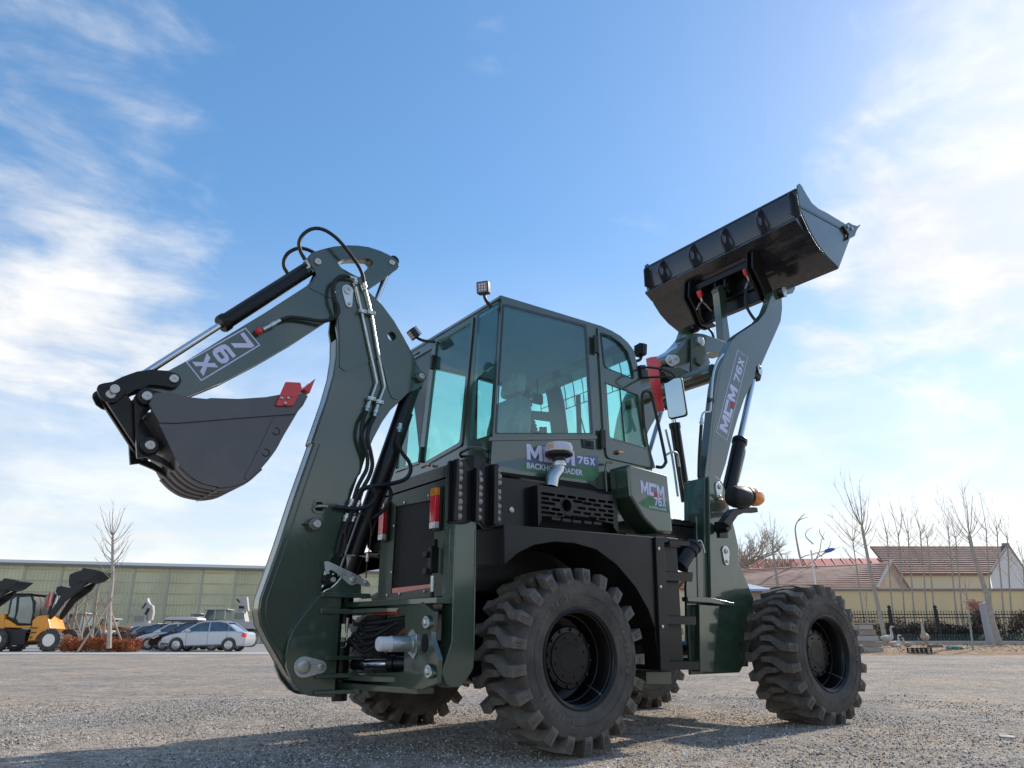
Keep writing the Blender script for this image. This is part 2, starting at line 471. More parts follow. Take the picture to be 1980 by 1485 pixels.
# ---------------------------------------------------------------- ground
def ground_mat(name, stops, scale, patch, patchc, bump, dist, base_mix=.5):
    m = bpy.data.materials.new(name); m.use_nodes = True
    n, l = m.node_tree.nodes, m.node_tree.links
    b = n['Principled BSDF']; b.inputs['Roughness'].default_value = .9; b.inputs['Specular IOR Level'].default_value = .25
    g = n.new('ShaderNodeNewGeometry')
    def vor(sc, feat='F1'):
        v = n.new('ShaderNodeTexVoronoi'); v.feature = feat; v.inputs['Scale'].default_value = sc
        l.new(g.outputs['Position'], v.inputs['Vector']); return v
    def noise(sc, det=6, ro=.6):
        x = n.new('ShaderNodeTexNoise'); x.inputs['Scale'].default_value, x.inputs['Detail'].default_value, x.inputs['Roughness'].default_value = sc, det, ro
        l.new(g.outputs['Position'], x.inputs['Vector']); return x.outputs['Fac']
    v1, v2 = vor(scale), vor(scale * .37)
    sp = n.new('ShaderNodeSeparateColor'); l.new(v1.outputs['Color'], sp.inputs[0])
    sp2 = n.new('ShaderNodeSeparateColor'); l.new(v2.outputs['Color'], sp2.inputs[0])
    mxv = n.new('ShaderNodeMath'); mxv.operation = 'MULTIPLY_ADD'; l.new(sp.outputs[0], mxv.inputs[0]); mxv.inputs[1].default_value = .65
    t2 = n.new('ShaderNodeMath'); t2.operation = 'MULTIPLY'; l.new(sp2.outputs[1], t2.inputs[0]); t2.inputs[1].default_value = .35
    l.new(t2.outputs[0], mxv.inputs[2])
    rp = n.new('ShaderNodeValToRGB'); l.new(mxv.outputs[0], rp.inputs[0])
    e = rp.color_ramp.elements
    e[0].position, e[0].color = stops[0][0], (*stops[0][1], 1)
    e[1].position, e[1].color = stops[-1][0], (*stops[-1][1], 1)
    for p, c in stops[1:-1]:
        x = e.new(p); x.color = (*c, 1)
    v3 = vor(scale * .11); sp3 = n.new('ShaderNodeSeparateColor'); l.new(v3.outputs['Color'], sp3.inputs[0])
    cl = n.new('ShaderNodeMapRange'); l.new(noise(scale * .05, 8, .75), cl.inputs[0]); cl.inputs[1].default_value, cl.inputs[2].default_value, cl.inputs[3].default_value, cl.inputs[4].default_value = .35, .65, -.22, .22
    ad3 = n.new('ShaderNodeMath'); ad3.operation = 'ADD'; l.new(mxv.outputs[0], ad3.inputs[0]); l.new(cl.outputs[0], ad3.inputs[1]); l.new(ad3.outputs[0], rp.inputs[0])
    mx = n.new('ShaderNodeMix'); mx.data_type = 'RGBA'; mx.blend_type = 'MULTIPLY'
    rr = n.new('ShaderNodeValToRGB'); l.new(noise(patch, 7, .62), rr.inputs[0])
    rr.color_ramp.elements[0].position, rr.color_ramp.elements[0].color = .36, (*patchc[0], 1)
    rr.color_ramp.elements[1].position, rr.color_ramp.elements[1].color = .64, (*patchc[1], 1)
    mx.inputs['Factor'].default_value = 1
    l.new(rp.outputs[0], mx.inputs['A']); l.new(rr.outputs[0], mx.inputs['B'])
    l.new(mx.outputs['Result'], b.inputs['Base Color'])
    bp = n.new('ShaderNodeBump'); bp.inputs['Strength'].default_value = bump; bp.inputs['Distance'].default_value = dist
    ad = n.new('ShaderNodeMath'); ad.operation = 'MULTIPLY_ADD'; ad.inputs[1].default_value = -1.0
    l.new(v1.outputs['Distance'], ad.inputs[0]); l.new(noise(scale * .12, 6, .7), ad.inputs[2])
    l.new(ad.outputs[0], bp.inputs['Height']); l.new(bp.outputs[0], b.inputs['Normal'])
    return m
GRAVEL = ground_mat('gravel ground', [(.06, (.13, .112, .095)), (.36, (.47, .415, .355)), (.70, (.65, .575, .49)), (.97, (.90, .83, .74))], 95, .55,
                    ((.70, .72, .76), (1.10, 1.0, .9)), 1.0, .02)
DIRT = ground_mat('dry dirt and leaves', [(.1, (.17, .11, .07)), (.5, (.33, .22, .13)), (.8, (.42, .31, .2)), (.97, (.6, .55, .48))], 14, .8,
                  ((.8, .8, .8), (1.1, 1, .9)), .8, .05)
CONCRETE = mat('concrete', (.46, .44, .40), .85, vary=-.25, vscale=.9, bump=.2, bscale=8)
PAVE = mat('yard paving', (.30, .285, .27), .9, vary=-.3, vscale=.4, bump=.2, bscale=5)
STONE = bpy.data.materials.new('loose gravel stone'); STONE.use_nodes = True
_n, _l = STONE.node_tree.nodes, STONE.node_tree.links
_a = _n.new('ShaderNodeAttribute'); _a.attribute_name = 'tone'
_r = _n.new('ShaderNodeValToRGB'); _l.new(_a.outputs['Fac'], _r.inputs[0])
for _i, (_p, _c) in enumerate([(0, (.10, .095, .09)), (.5, (.36, .335, .305)), (.8, (.55, .51, .46)), (1, (.86, .82, .76))]):
    _e = _r.color_ramp.elements[_i if _i == 0 else 1] if _i in (0, 3) else _r.color_ramp.elements.new(_p)
    _e.position, _e.color = _p, (*_c, 1)
_l.new(_r.outputs[0], _n['Principled BSDF'].inputs['Base Color']); _n['Principled BSDF'].inputs['Roughness'].default_value = .85

def sheet(name, pts, z, m):
    q = MB(); q.add([(p[0], p[1], z) for p in pts], [tuple(range(len(pts)))])
    return struct(q.build(name, m, flat=True))
def bsheet(name, quad, z, m):
    return sheet(name, [B(a, d) for a, d in quad], z, m)
# gravel yard: near field gently uneven, one sheet to the horizon
def yard():
    q = MB()
    S = 1500
    xs = [-S, -300, -80] + [-20 + i * .5 for i in range(81)] + [80, 300, S]
    ys = [-S, -300, -80] + [-20 + i * .5 for i in range(81)] + [80, 300, S]
    rnd = random.Random(3)
    n = len(ys)
    def h(x, y):
        if abs(x) > 19 or abs(y) > 19: return 0
        return .010 * math.sin(1.3 * x + .7 * y) + .008 * math.sin(2.1 * y - .9 * x + 1) + rnd.uniform(-.004, .004) - .008
    v = [(x, y, h(x, y)) for x in xs for y in ys]
    f = [(i * n + j, (i + 1) * n + j, (i + 1) * n + j + 1, i * n + j + 1) for i in range(len(xs) - 1) for j in range(n - 1)]
    q.add(v, f)
    return struct(q.build('ground', GRAVEL))
yard()

def stones():
    rng = np.random.default_rng(5)
    N = 110000
    # denser near the spot the picture is taken from, thinning out with distance
    r = 1.2 + 8.5 * rng.random(N) ** .75
    a = YAW + rng.uniform(-.95, .95, N)
    c = np.stack([CAM.x + r * np.cos(a), CAM.y + r * np.sin(a), np.zeros(N)], 1)
    size = .0035 + .0075 * rng.random(N) ** 3 + .006 * (rng.random(N) > .985)
    base = np.array([(1, 0, 0), (0, 1, 0), (-1, 0, 0), (0, -1, 0), (0, 0, .75), (0, 0, -.6)], float)
    V = base[None] * (1 + rng.uniform(-.35, .35, (N, 6, 1)))
    th = rng.uniform(0, 6.28, N); cs, sn = np.cos(th), np.sin(th)
    X = V[..., 0] * cs[:, None] - V[..., 1] * sn[:, None]; Y = V[..., 0] * sn[:, None] + V[..., 1] * cs[:, None]
    V = np.stack([X, Y * rng.uniform(.6, 1, (N, 1)), V[..., 2]], 2) * size[:, None, None] + c[:, None]
    V[..., 2] += .001 + (.010 * np.sin(1.3 * c[:, 0] + .7 * c[:, 1]) + .008 * np.sin(2.1 * c[:, 1] - .9 * c[:, 0] + 1) - .008)[:, None]
    tri = np.array([(0, 1, 4), (1, 2, 4), (2, 3, 4), (3, 0, 4), (1, 0, 5), (2, 1, 5), (3, 2, 5), (0, 3, 5)])
    F = (tri[None] + 6 * np.arange(N)[:, None, None]).reshape(-1, 3)
    me = bpy.data.meshes.new('gravel')
    me.vertices.add(N * 6); me.vertices.foreach_set('co', V.reshape(-1))
    me.loops.add(F.size); me.loops.foreach_set('vertex_index', F.reshape(-1).astype(np.int32))
    me.polygons.add(len(F)); me.polygons.foreach_set('loop_start', np.arange(0, F.size, 3, dtype=np.int32))
    me.update(calc_edges=True)
    at = me.attributes.new('tone', 'FLOAT', 'POINT')
    at.data.foreach_set('value', np.repeat(rng.random(N) ** 1.4, 6).astype(np.float32))
    me.materials.append(STONE)
    o = bpy.data.objects.new('gravel', me); COL.objects.link(o)
    o['kind'] = 'stuff'; o['label'] = 'loose grey gravel stones scattered over the yard'
stones()
def pebbles():
    rnd = random.Random(15); m = MB()
    for _ in range(1500):
        r, a = 1.6 + 9 * rnd.random() ** .8, YAW + rnd.uniform(-.9, .9)
        x, y, s = CAM.x + r * math.cos(a), CAM.y + r * math.sin(a), rnd.uniform(.007, .017)
        z = .010 * math.sin(1.3 * x + .7 * y) + .008 * math.sin(2.1 * y - .9 * x + 1) - .008
        n = 6; v = []
        for lv, (rr, zz) in enumerate(((.8, -.2), (1, .25), (.55, .7))):
            for k in range(n):
                t = 6.283 * k / n + lv * .3; q = s * rr * rnd.uniform(.75, 1.2)
                v.append((x + q * math.cos(t), y + q * math.sin(t) * .8, z + s * zz * rnd.uniform(.8, 1.2)))
        f = [(l * n + k, l * n + (k + 1) % n, (l + 1) * n + (k + 1) % n, (l + 1) * n + k) for l in range(2) for k in range(n)] + [tuple(2 * n + k for k in range(n))]
        m.add(v, f)
    o = m.build('pebbles', mat('pebble', (.30, .28, .26), .85, vary2=(.62, .59, .54), vscale=1.7), flat=True); o['kind'] = 'stuff'; o['label'] = 'larger loose pebbles among the grey gravel'
pebbles()

# ================================================================ the machine
BH = empty('backhoe_loader')
tag(BH, 'dark green backhoe loader with raised black loading bucket standing on the gravel', 'backhoe loader')
WB = 2.6297

# ---- wheels
RUBBERLIGHT = mat('raised rubber lettering', (.15, .14, .12), .8)
def wheel(center, side, turn, spin):
    """axle along y; outer face towards -y when side is -1"""
    RT_, rb = .5375, .500
    t = MB()
    half = [(.198, .292), (.207, .312), (.216, .345), (.221, .385), (.219, .42), (.210, .452), (.194, .462), (.165, .468), (.09, .472)]
    half = [(.190, .285)] + half
    prof = half + [(-a, b) for a, b in reversed(half)]
    t.lathe(prof, seg=72, closed=True)
    # moulded rings on the sidewalls
    for s in (-1, 1):
        for tt, rr in ((.2215, .372), (.2185, .418), (.2115, .33)):
            t.lathe([(s * (tt - .006), rr - .006), (s * (tt + .0015), rr - .003), (s * (tt + .0015), rr + .003), (s * (tt - .006), rr + .006)], seg=72, closed=True)
    N = 21
    lg = MB()
    st = [(-.06, .125, .034, .533), (.035, .125, .046, .5385), (.088, .060, .052, .5385), (.132, .006, .056, .537), (.209, 0.0, .060, .531), (.2265, 0.0, .060, .455)]
    for s in (-1, 1):
        for k in range(N):
            a0 = 2 * math.pi * (k + (.5 if s > 0 else 0)) / N
            v = []
            for (tt, ac, wd, rt) in st:
                base = .435 if tt > .2 else .46
                for (da, rr) in ((-wd * 1.10, base), (-wd, rt), (wd, rt), (wd * 1.10, base)):
                    q = a0 + (ac + da)
                    v.append((rr * math.sin(q), s * tt * (1 if rr > .45 or tt < .2 else .965), rr * math.cos(q)))
            f = []
            for i in range(len(st) - 1):
                for j in range(3):
                    f.append((i * 4 + j, i * 4 + j + 1, (i + 1) * 4 + j + 1, (i + 1) * 4 + j))
            f += [(0, 1, 2, 3), tuple(len(v) - 4 + j for j in (3, 2, 1, 0))]
            lg.add(v, f)
            # the two cast pockets on the shoulder end of each lug
            for dq in (-.026, .008):
                w = []
                for tt, rr in ((.2145, .512), (.2255, .468)):
                    for da in (dq, dq + .016):
                        w.append((rr * math.sin(a0 + da), s * tt, rr * math.cos(a0 + da)))
                w2 = [(x * 1.0, y + s * .0045, z) for x, y, z in w]
                lg.add(w + w2, [(0, 1, 3, 2), (4, 6, 7, 5), (0, 4, 5, 1), (2, 3, 7, 6), (0, 2, 6, 4), (1, 5, 7, 3)])
    ri = MB()
    ri.lathe([(-.205, .296), (-.208, .287), (-.203, .279), (-.192, .279), (-.186, .272), (-.172, .270), (-.160, .262), (-.12, .256), (.03, .247), (.055, .17),
              (.09, .17), (.09, .24), (.19, .262), (.2, .296)], seg=64, closed=True)
    for tt, rr in ((-.198, .2785), (-.17, .268), (-.07, .2525)):
        ri.lathe([(tt - .004, rr + .004), (tt, rr - .004), (tt + .004, rr + .004)], seg=64, closed=True)
    rim = ri.build('wheel', BLACK, None, ang=30)
    rim.parent = BH
    M = Matrix.Translation(center) @ Matrix.Rotation(turn, 4, 'Z') @ (Matrix.Rotation(math.pi, 4, 'Z') if side > 0 else Matrix()) @ Matrix.Rotation(spin, 4, 'Y')
    rim.matrix_local = M
    t.build('tyre', RUBBER, rim, ang=24)
    lg.build('tread', LUG, rim, ang=15)['kind'] = 'stuff'
    if side < 0:
        lb = MB(); me_cache = {}
        for start, wd in ((.95, '16/70-20'), (3.3, 'TUBELESS'), (5.2, '16/70-20')):
            for i, ch in enumerate(wd):
                th = start + i * .105
                ra, u_, v_ = .352, Vector((math.cos(th), 0, -math.sin(th))), Vector((math.sin(th), 0, math.cos(th)))
                o_ = v_ * ra - u_ * .013 + Vector((0, -.2235, 0))
                cu = bpy.data.curves.new('t', 'FONT'); cu.body, cu.offset, cu.resolution_u = ch, .02, 2
                tmp = bpy.data.objects.new('t', cu); COL.objects.link(tmp)
                dg = bpy.context.evaluated_depsgraph_get(); dg.update()
                me = bpy.data.meshes.new_from_object(tmp.evaluated_get(dg)); bpy.data.objects.remove(tmp); bpy.data.curves.remove(cu)
                lb.add([o_ + u_ * p.co.x * .05 + v_ * p.co.y * .05 for p in me.vertices], [tuple(f.vertices) for f in me.polygons]); bpy.data.meshes.remove(me)
        lb.build('sidewall_lettering', RUBBERLIGHT, rim, flat=True)['kind'] = 'stuff'
    h = MB()
    h.lathe([(.06, .186), (-.075, .186), (-.085, .178), (-.088, .150), (-.096, .146), (-.098, .085), (-.1, .083), (-.1, .02)], seg=40)
    h.build('hub', BLACK, rim, ang=30)
    hb = MB()
    for k in range(12):
        q = 2 * math.pi * k / 12
        hb.bolt((.166 * math.sin(q), -.085, .166 * math.cos(q)), (0, -1, 0), .0105, .014)
    for k in range(8):
        q = 2 * math.pi * (k + .5) / 8
        hb.bolt((.118 * math.sin(q), -.097, .118 * math.cos(q)), (0, -1, 0), .007, .008)
    o = hb.build('hub_bolts', SATIN, rim); o['kind'] = 'stuff'
    vs_ = MB(); vs_.pipe([(.2, -.05, -.15), (.19, -.12, -.17), (.185, -.16, -.185)], .006, 8, 4)
    vs_.cyl((.185, -.16, -.185), (.183, -.178, -.19), .008, 8)
    vs_.build('valve', STEEL, rim)
    return rim
YW = .975
wheel((0, -YW, .527), -1, 0, 0.10)
wheel((WB, -YW, .527), -1, 0, .02)
wheel((0, YW, .527), 1, 0, .2)
wheel((WB, YW, .527), 1, 0, .14)

# ---- axles and chassis core (between the wheels)
m = MB(); m.cyl((0, -.86, .53), (0, .86, .53), .10, 24); m.lathe([(-.2, .08), (-.12, .2), (.12, .2), (.2, .08)], (0, 0, .53), (0, 1, 0), 24)
m.build('axle', BLACK, BH)
m = MB(); m.cyl((WB, -.86, .53), (WB, .86, .53), .09, 24); m.lathe([(-.2, .08), (-.12, .19), (.12, .19), (.2, .08)], (WB, 0, .53), (0, 1, 0), 24)
m.build('axle', BLACK, BH)
m = MB(); m.box(-.5, 1.1, -.42, .42, .62, .95); m.box(-.45, .9, -.66, .66, .92, 1.34); m.box(-.5, 1.2, -.72, .72, 1.28, 1.36)
m.build('chassis', BLACK, BH, .01)
m = MB(); m.box(1.1, 1.55, -.22, .22, .48, 1.05); m.cyl((1.25, 0, .42), (1.25, 0, 1.2), .11)
m.build('articulation_joint', BLACK, BH, .008)
m = MB(); m.box(.72, 1.50, -.60, .60, .62, 1.24); m.box(.95, 1.52, -.40, .40, .42, .62); m.build('gearbox', DARK, BH, .01)

# ---------------------------------------------------------------- digging arm
def pin(parent, c, y0, y1, r, mat_=None, name='pin', washer=True):
    """a pivot pin along y with a grease hole; c = (x, z)"""
    m = MB()
    m.lathe([(0, r), (abs(y1 - y0) - .004, r), (abs(y1 - y0), r * .86), (abs(y1 - y0), r * .2), (abs(y1 - y0) - .006, r * .16)], (c[0], y0, c[1]), (0, 1 if y1 > y0 else -1, 0), 24)
    return m.build(name, mat_ or STEEL, parent, ang=30)
def keeper(parent, prof, y0, y1, bolts=()):
    m = MB(); m.plate(prof, y0, y1)
    o = m.build('keeper_plate', ZINC, parent, .0015)
    for (x, z, r) in bolts:
        b = MB(); b.lathe([(0, r), (.010, r), (.012, r * .8), (.012, r * .35), (.006, r * .3)], (x, y1, z), (0, y1 - y0, 0), 16)
        b.build('bolt', STEEL, o, ang=30)
    return o

YB = .075     # half width of the boom
# boom: box beam with two cheek plates; the back cover is set in between them
near = [(-1.3356,3.0245),(-1.3354,3.0907),(-1.3132,3.1493),(-1.2664,3.192),(-1.2096,3.2094),(-1.1499,3.1987),(-1.0942,3.147),(-1.0385,3.0994),(-0.9274,3.0244),(-0.826,2.9257),(-0.732,2.806),(-0.6606,2.7029),(-0.6054,2.6109),(-0.5547,2.5475),(-0.5431,2.5025),(-0.5571,2.4584),(-0.5997,2.4207),(-0.6753,2.3741),(-0.7402,2.3003),(-0.804,2.2322),(-0.8712,2.1235),(-0.9344,1.9845),(-0.9824,1.8579),(-1.0145,1.7236)] \
     + [(-1.0315,1.7018),(-1.0711,1.5643),(-1.1011,1.4441),(-1.1287,1.3393),(-1.149,1.237),(-1.163,1.1616),(-1.1987,1.1103),(-1.2223,1.0483),(-1.2327,0.9281),(-1.2111,0.799),(-1.2016,0.4004),(-1.2321,0.3244),(-1.3041,0.3358),(-1.3875,0.4253),(-1.5368,0.6306),(-1.5933,0.7196),(-1.614,0.7914),(-1.6118,0.8676),(-1.5903,0.9523),(-1.5302,1.1863),(-1.4568,1.5101),(-1.3625,1.8835)] \
     + [(-1.3724,1.8976),(-1.2966,2.2029),(-1.261,2.3919),(-1.2509,2.539),(-1.2594,2.6774),(-1.2798,2.7576),(-1.2785,2.844),(-1.2881,2.9283),(-1.3176,2.9784)]
BOOM = MB()
BOOM.plate(near, -YB, -YB + .022, holes=[circ(*[(-0.8383,2.792)][0], .034)])
BOOM.plate(near, YB - .022, YB, holes=[circ(*[(-0.7712,2.8524)][0], .050)])
boom = BOOM.build('boom', GREEN, BH, .004)
# back cover strip between the cheeks, slightly proud like in the welded beam
bx = [(-1.2594,2.6774),(-1.2509,2.539),(-1.261,2.3919),(-1.2966,2.2029),(-1.3724,1.8976)] + [(-1.3625,1.8835),(-1.4568,1.5101),(-1.5302,1.1863),(-1.5903,0.9523),(-1.6118,0.8676),(-1.614,0.7914),(-1.5933,0.7196),(-1.5368,0.6306),(-1.3875,0.4253),(-1.3041,0.3358)]
def strip(path, off, th, y0, y1):
    P = [Vector(p) for p in path]
    a, b = [], []
    for i, p in enumerate(P):
        t = (P[min(i + 1, len(P) - 1)] - P[max(i - 1, 0)]).normalized()
        nn = Vector((t.y, -t.x))
        a.append(tuple(p + nn * off)); b.append(tuple(p + nn * (off + th)))
    return MB().plate(a + b[::-1], y0, y1)
strip(bx, -.008, .012, -YB + .0225, YB - .0225).build('back_cover', GREEN, boom, .003)
fr_ = [(-0.7402,2.3003),(-0.804,2.2322),(-0.8712,2.1235),(-0.9344,1.9845),(-0.9824,1.8579),(-1.0145,1.7236)] + [(-1.0315,1.7018),(-1.0711,1.5643),(-1.1011,1.4441),(-1.1287,1.3393),(-1.149,1.237),(-1.163,1.1616),(-1.1987,1.1103)]
strip(fr_, .016, .012, -YB + .0225, YB - .0225).build('front_cover', GREEN, boom, .003)
tp_ = [(-1.0544,3.113),(-0.9274,3.0244),(-0.826,2.9257),(-0.732,2.806),(-0.6606,2.7029),(-0.6054,2.6109)]
strip(tp_, .016, .012, -YB + .0225, YB - .0225).build('top_cover', GREEN, boom, .003)
# welded doubler plates on the cheek, their edges readable as dark seams
dbl = [(-1.2819,2.8708),(-1.2541,2.7345),(-1.2319,2.4591,0.02),(-1.1913,2.4374,0.02),(-1.0167,2.5413),(-0.9535,2.584),(-0.916,2.578,0.02),(-0.8899,2.519),(-0.8437,2.3717),(-0.81,2.3076,0.02),(-0.7648,2.3048,0.02),(-0.6624,2.3931),(-0.5746,2.457),(-0.5614,2.5156),(-0.6163,2.6046),(-0.6712,2.6921),(-0.7455,2.7942),(-0.8392,2.9136),(-0.9401,3.0077),(-1.0464,3.0839),(-1.149,3.1674),(-1.2235,3.1827),(-1.2911,3.1249),(-1.3208,3.0349),(-1.3066,2.9657)]
MB().plate(fil(dbl), -YB - .007, -YB - .0005, holes=[circ(*[(-0.8383,2.792)][0], .036)]).build('cheek_plate', GREEN, boom, .002)
for c, rr in (([(-1.3654,1.1975)][0], .038), ([(-1.4166,0.9427)][0], .043), ([(-1.4024,0.673)][0], .043)):
    m = MB(); m.plate(circ(*c, rr, 32), -YB - .004, -YB + .002, holes=[circ(*c, rr - .006, 32)]); m.plate(circ(*c, rr - .012, 32), -YB - .004, -YB + .002)
    m.build('plug_cover', GREEN, boom, .0012)
# weld beads along the cheeks
def bead(path, y, parent, r=.006, mm=GREEN):
    P = resample([Vector((x, y, z)) for x, z in path], .008)
    m = MB(); m.tube(P, [r * (1.25 if i % 2 else .8) for i in range(len(P))], 6); return m.build('weld_bead', mm, parent, ang=60)
bead(bx, -YB + .0235, boom, .007); bead(bx, YB - .0235, boom, .007); bead(fr_, -YB + .0235, boom)
bead([(x + .035, z) for x, z in bx[5:]], -YB - .001, boom, .0045)
# long service cover line on the lower boom
cv = [(-1.4027,1.6238),(-1.3515,1.6428),(-1.32,1.5886),(-1.2367,1.5593),(-1.1564,1.5838),(-1.1028,1.574),(-1.1348,1.3135),(-1.1987,1.1103),(-1.5105,1.1877)]
# hose hole, spigot
m = MB(); c0 = [(-1.2982,1.4634)][0]
m.plate(fil([(c0[0] - .045, c0[1] - .02, .012), (c0[0] - .03, c0[1] - .045, .012), (c0[0] + .035, c0[1] - .045, .012), (c0[0] + .05, c0[1] - .01, .012), (c0[0] + .03, c0[1] + .045, .012), (c0[0] - .03, c0[1] + .045, .012)]), -YB - .010, -YB + .001,
        holes=[fil([(c0[0] - .030, c0[1] - .012, .01), (c0[0] - .02, c0[1] - .03, .01), (c0[0] + .025, c0[1] - .03, .01), (c0[0] + .035, c0[1] - .006, .01), (c0[0] + .02, c0[1] + .03, .01), (c0[0] - .02, c0[1] + .03, .01)])])
m.build('hose_port', GREEN, boom, .002)
m = MB(); m.plate(fil([(c0[0] - .030, c0[1] - .012, .01), (c0[0] - .02, c0[1] - .03, .01), (c0[0] + .025, c0[1] - .03, .01), (c0[0] + .035, c0[1] - .006, .01), (c0[0] + .02, c0[1] + .03, .01), (c0[0] - .02, c0[1] + .03, .01)]), -YB - .004, -YB - .002)
m.build('port_cover', DARK, boom)
c1 = [(-1.3263,1.3423)][0]
m = MB(); m.lathe([(0, .045), (.045, .045), (.05, .041), (.05, .02)], (c1[0], -YB, c1[1]), (0, -1, 0), 28); m.cyl((c1[0] - .04, -YB - .03, c1[1]), (c1[0] - .065, -YB - .03, c1[1]), .008, 8)
m.build('pin_boss', GREEN, boom, .002); pin(boom, (c1[0] + .008, c1[1]), -YB - .045, -YB - .062, .027)
# top pivot keeper, cylinder pin, cross tube ends
ck, ck2 = [(-1.2217,3.059)][0], [(-1.2031,2.9535)][0]
keeper(boom, tear(ck[0], ck[1], .044, ck2[0], ck2[1], .026), -YB - .008, -YB - .018, [(ck2[0], ck2[1], .012)])
m = MB(); m.lathe([(0, .031), (.008, .031), (.009, .027), (.009, .012), (.002, .008)], (ck[0], -YB - .018, ck[1]), (0, -1, 0), 24); m.build('pin', STEEL, boom, ang=30)
cb = [(-1.2217,3.059)][0]
c2 = [(-0.5919,2.5133)][0]
m = MB(); m.lathe([(0, .042), (.04, .042), (.044, .038), (.044, .01)], (c2[0], -YB, c2[1]), (0, -1, 0), 24); m.cyl((c2[0] - .03, -YB - .025, c2[1] - .01), (c2[0] - .06, -YB - .025, c2[1] - .015), .009, 8)
m.build('pin_boss', GREEN, boom, .002); pin(boom, c2, -YB - .040, -YB - .056, .024)

# dipper arm
YD = .052
dprof = [(-1.5323,3.2326),(-1.5247,3.2592),(-1.5104,3.2843),(-1.4831,3.3112),(-1.4205,3.3538),(-1.3386,3.4025),(-1.2416,3.4448),(-1.154,3.472),(-1.0639,3.4892),(-0.9641,3.4893),(-0.889,3.4781),(-0.8332,3.4595),(-0.8026,3.4313),(-0.7957,3.4059),(-0.8111,3.3737),(-0.853,3.3301),(-0.9414,3.236),(-1.0276,3.1478),(-1.0755,3.0948),(-1.1209,3.0174),(-1.2356,2.8911),(-1.2813,2.854)] \
      + [(-1.3376,2.7994),(-1.5717,2.568),(-1.7792,2.3805),(-2.0058,2.1925),(-2.2101,2.055),(-2.2726,2.0431),(-2.3483,2.058),(-2.4426,2.0687),(-2.4617,2.1291),(-2.419,2.1877),(-2.3274,2.2073),(-2.2412,2.2844),(-2.0423,2.4877),(-1.782,2.7464),(-1.5219,3.0188),(-1.471,3.0892),(-1.4463,3.1703)] \
      + [(-1.4785,3.1418),(-1.4997,3.1669)]
hole_d = [(-1.301,3.2837),(-1.2749,3.3071),(-1.2083,3.3415),(-1.0956,3.3803),(-1.0426,3.3892),(-1.02,3.3761),(-1.0228,3.3497),(-1.0751,3.2734),(-1.1089,3.2221),(-1.1285,3.2097),(-1.1801,3.2202),(-1.2634,3.2415),(-1.2911,3.2608)]
m = MB(); m.plate(dprof, -YD, -YD + .018, holes=[hole_d]); m.plate(dprof, YD - .018, YD, holes=[hole_d])
dip = m.build('dipper_arm', GREEN, BH, .003)
tpd = [(-1.5104,3.2843),(-1.4831,3.3112),(-1.4205,3.3538),(-1.3386,3.4025),(-1.2416,3.4448),(-1.154,3.472),(-1.0639,3.4892),(-0.9641,3.4893),(-0.889,3.4781),(-0.8332,3.4595)]
strip(tpd, .006, .01, -YD + .0185, YD - .0185).build('top_cover', GREEN, dip, .002)
bpd = [(-1.3376,2.7994),(-1.5717,2.568),(-1.7792,2.3805),(-2.0058,2.1925),(-2.2101,2.055)]
strip(bpd, .004, .01, -YD + .0185, YD - .0185).build('bottom_cover', GREEN, dip, .002)
upd = [(-2.2412,2.2844),(-2.0423,2.4877),(-1.782,2.7464),(-1.5219,3.0188)]
strip(upd, .004, .01, -YD + .0185, YD - .0185).build('upper_cover', GREEN, dip, .002)
epd = [(-0.8111,3.3737),(-0.853,3.3301),(-0.9414,3.236),(-1.0276,3.1478)]
strip(epd, .006, .01, -YD + .0185, YD - .0185).build('end_cover', GREEN, dip, .002)
MB().plate(fil([*[tuple(p) for p in hole_d]]), -YD + .02, YD - .02, holes=[[(x * .97 + .03 * sum(q[0] for q in hole_d) / len(hole_d), z * .97 + .03 * sum(q[1] for q in hole_d) / len(hole_d)) for x, z in hole_d]]).build('window_liner', GREEN, dip)
# welded ear plate of the cylinder and window border
ear = [(-1.525,3.2532,0.03),(-1.4831,3.302,0.02),(-1.3958,3.3402),(-1.3086,3.2902),(-1.2763,3.2353),(-1.1985,3.2007),(-1.1558,3.1356),(-1.1832,2.9993),(-1.341,2.9803,0.02),(-1.4859,3.0074,0.03),(-1.4961,3.023,0.02),(-1.4545,3.1168,0.03),(-1.4676,3.1633,0.03),(-1.5029,3.1935)]
MB().plate(fil(ear), -YD - .006, -YD - .0005).build('ear_plate', GREEN, dip, .0018)
hcx = (sum(p[0] for p in hole_d) / len(hole_d), sum(p[1] for p in hole_d) / len(hole_d))
MB().plate([(hcx[0] + (x - hcx[0]) * 1.13, hcx[1] + (z - hcx[1]) * 1.22) for x, z in hole_d], -YD - .004, -YD - .0004, holes=[[(hcx[0] + (x - hcx[0]) * 1.01, hcx[1] + (z - hcx[1]) * 1.01) for x, z in hole_d]]).build('window_border', GREEN, dip, .001)
pc = [(-1.4553,3.2314),(-0.8635,3.4154)]
pin(dip, pc[0], -YD - .004, -YD - .022, .026); pin(dip, pc[1], -YD + .002, -YD - .012, .023)
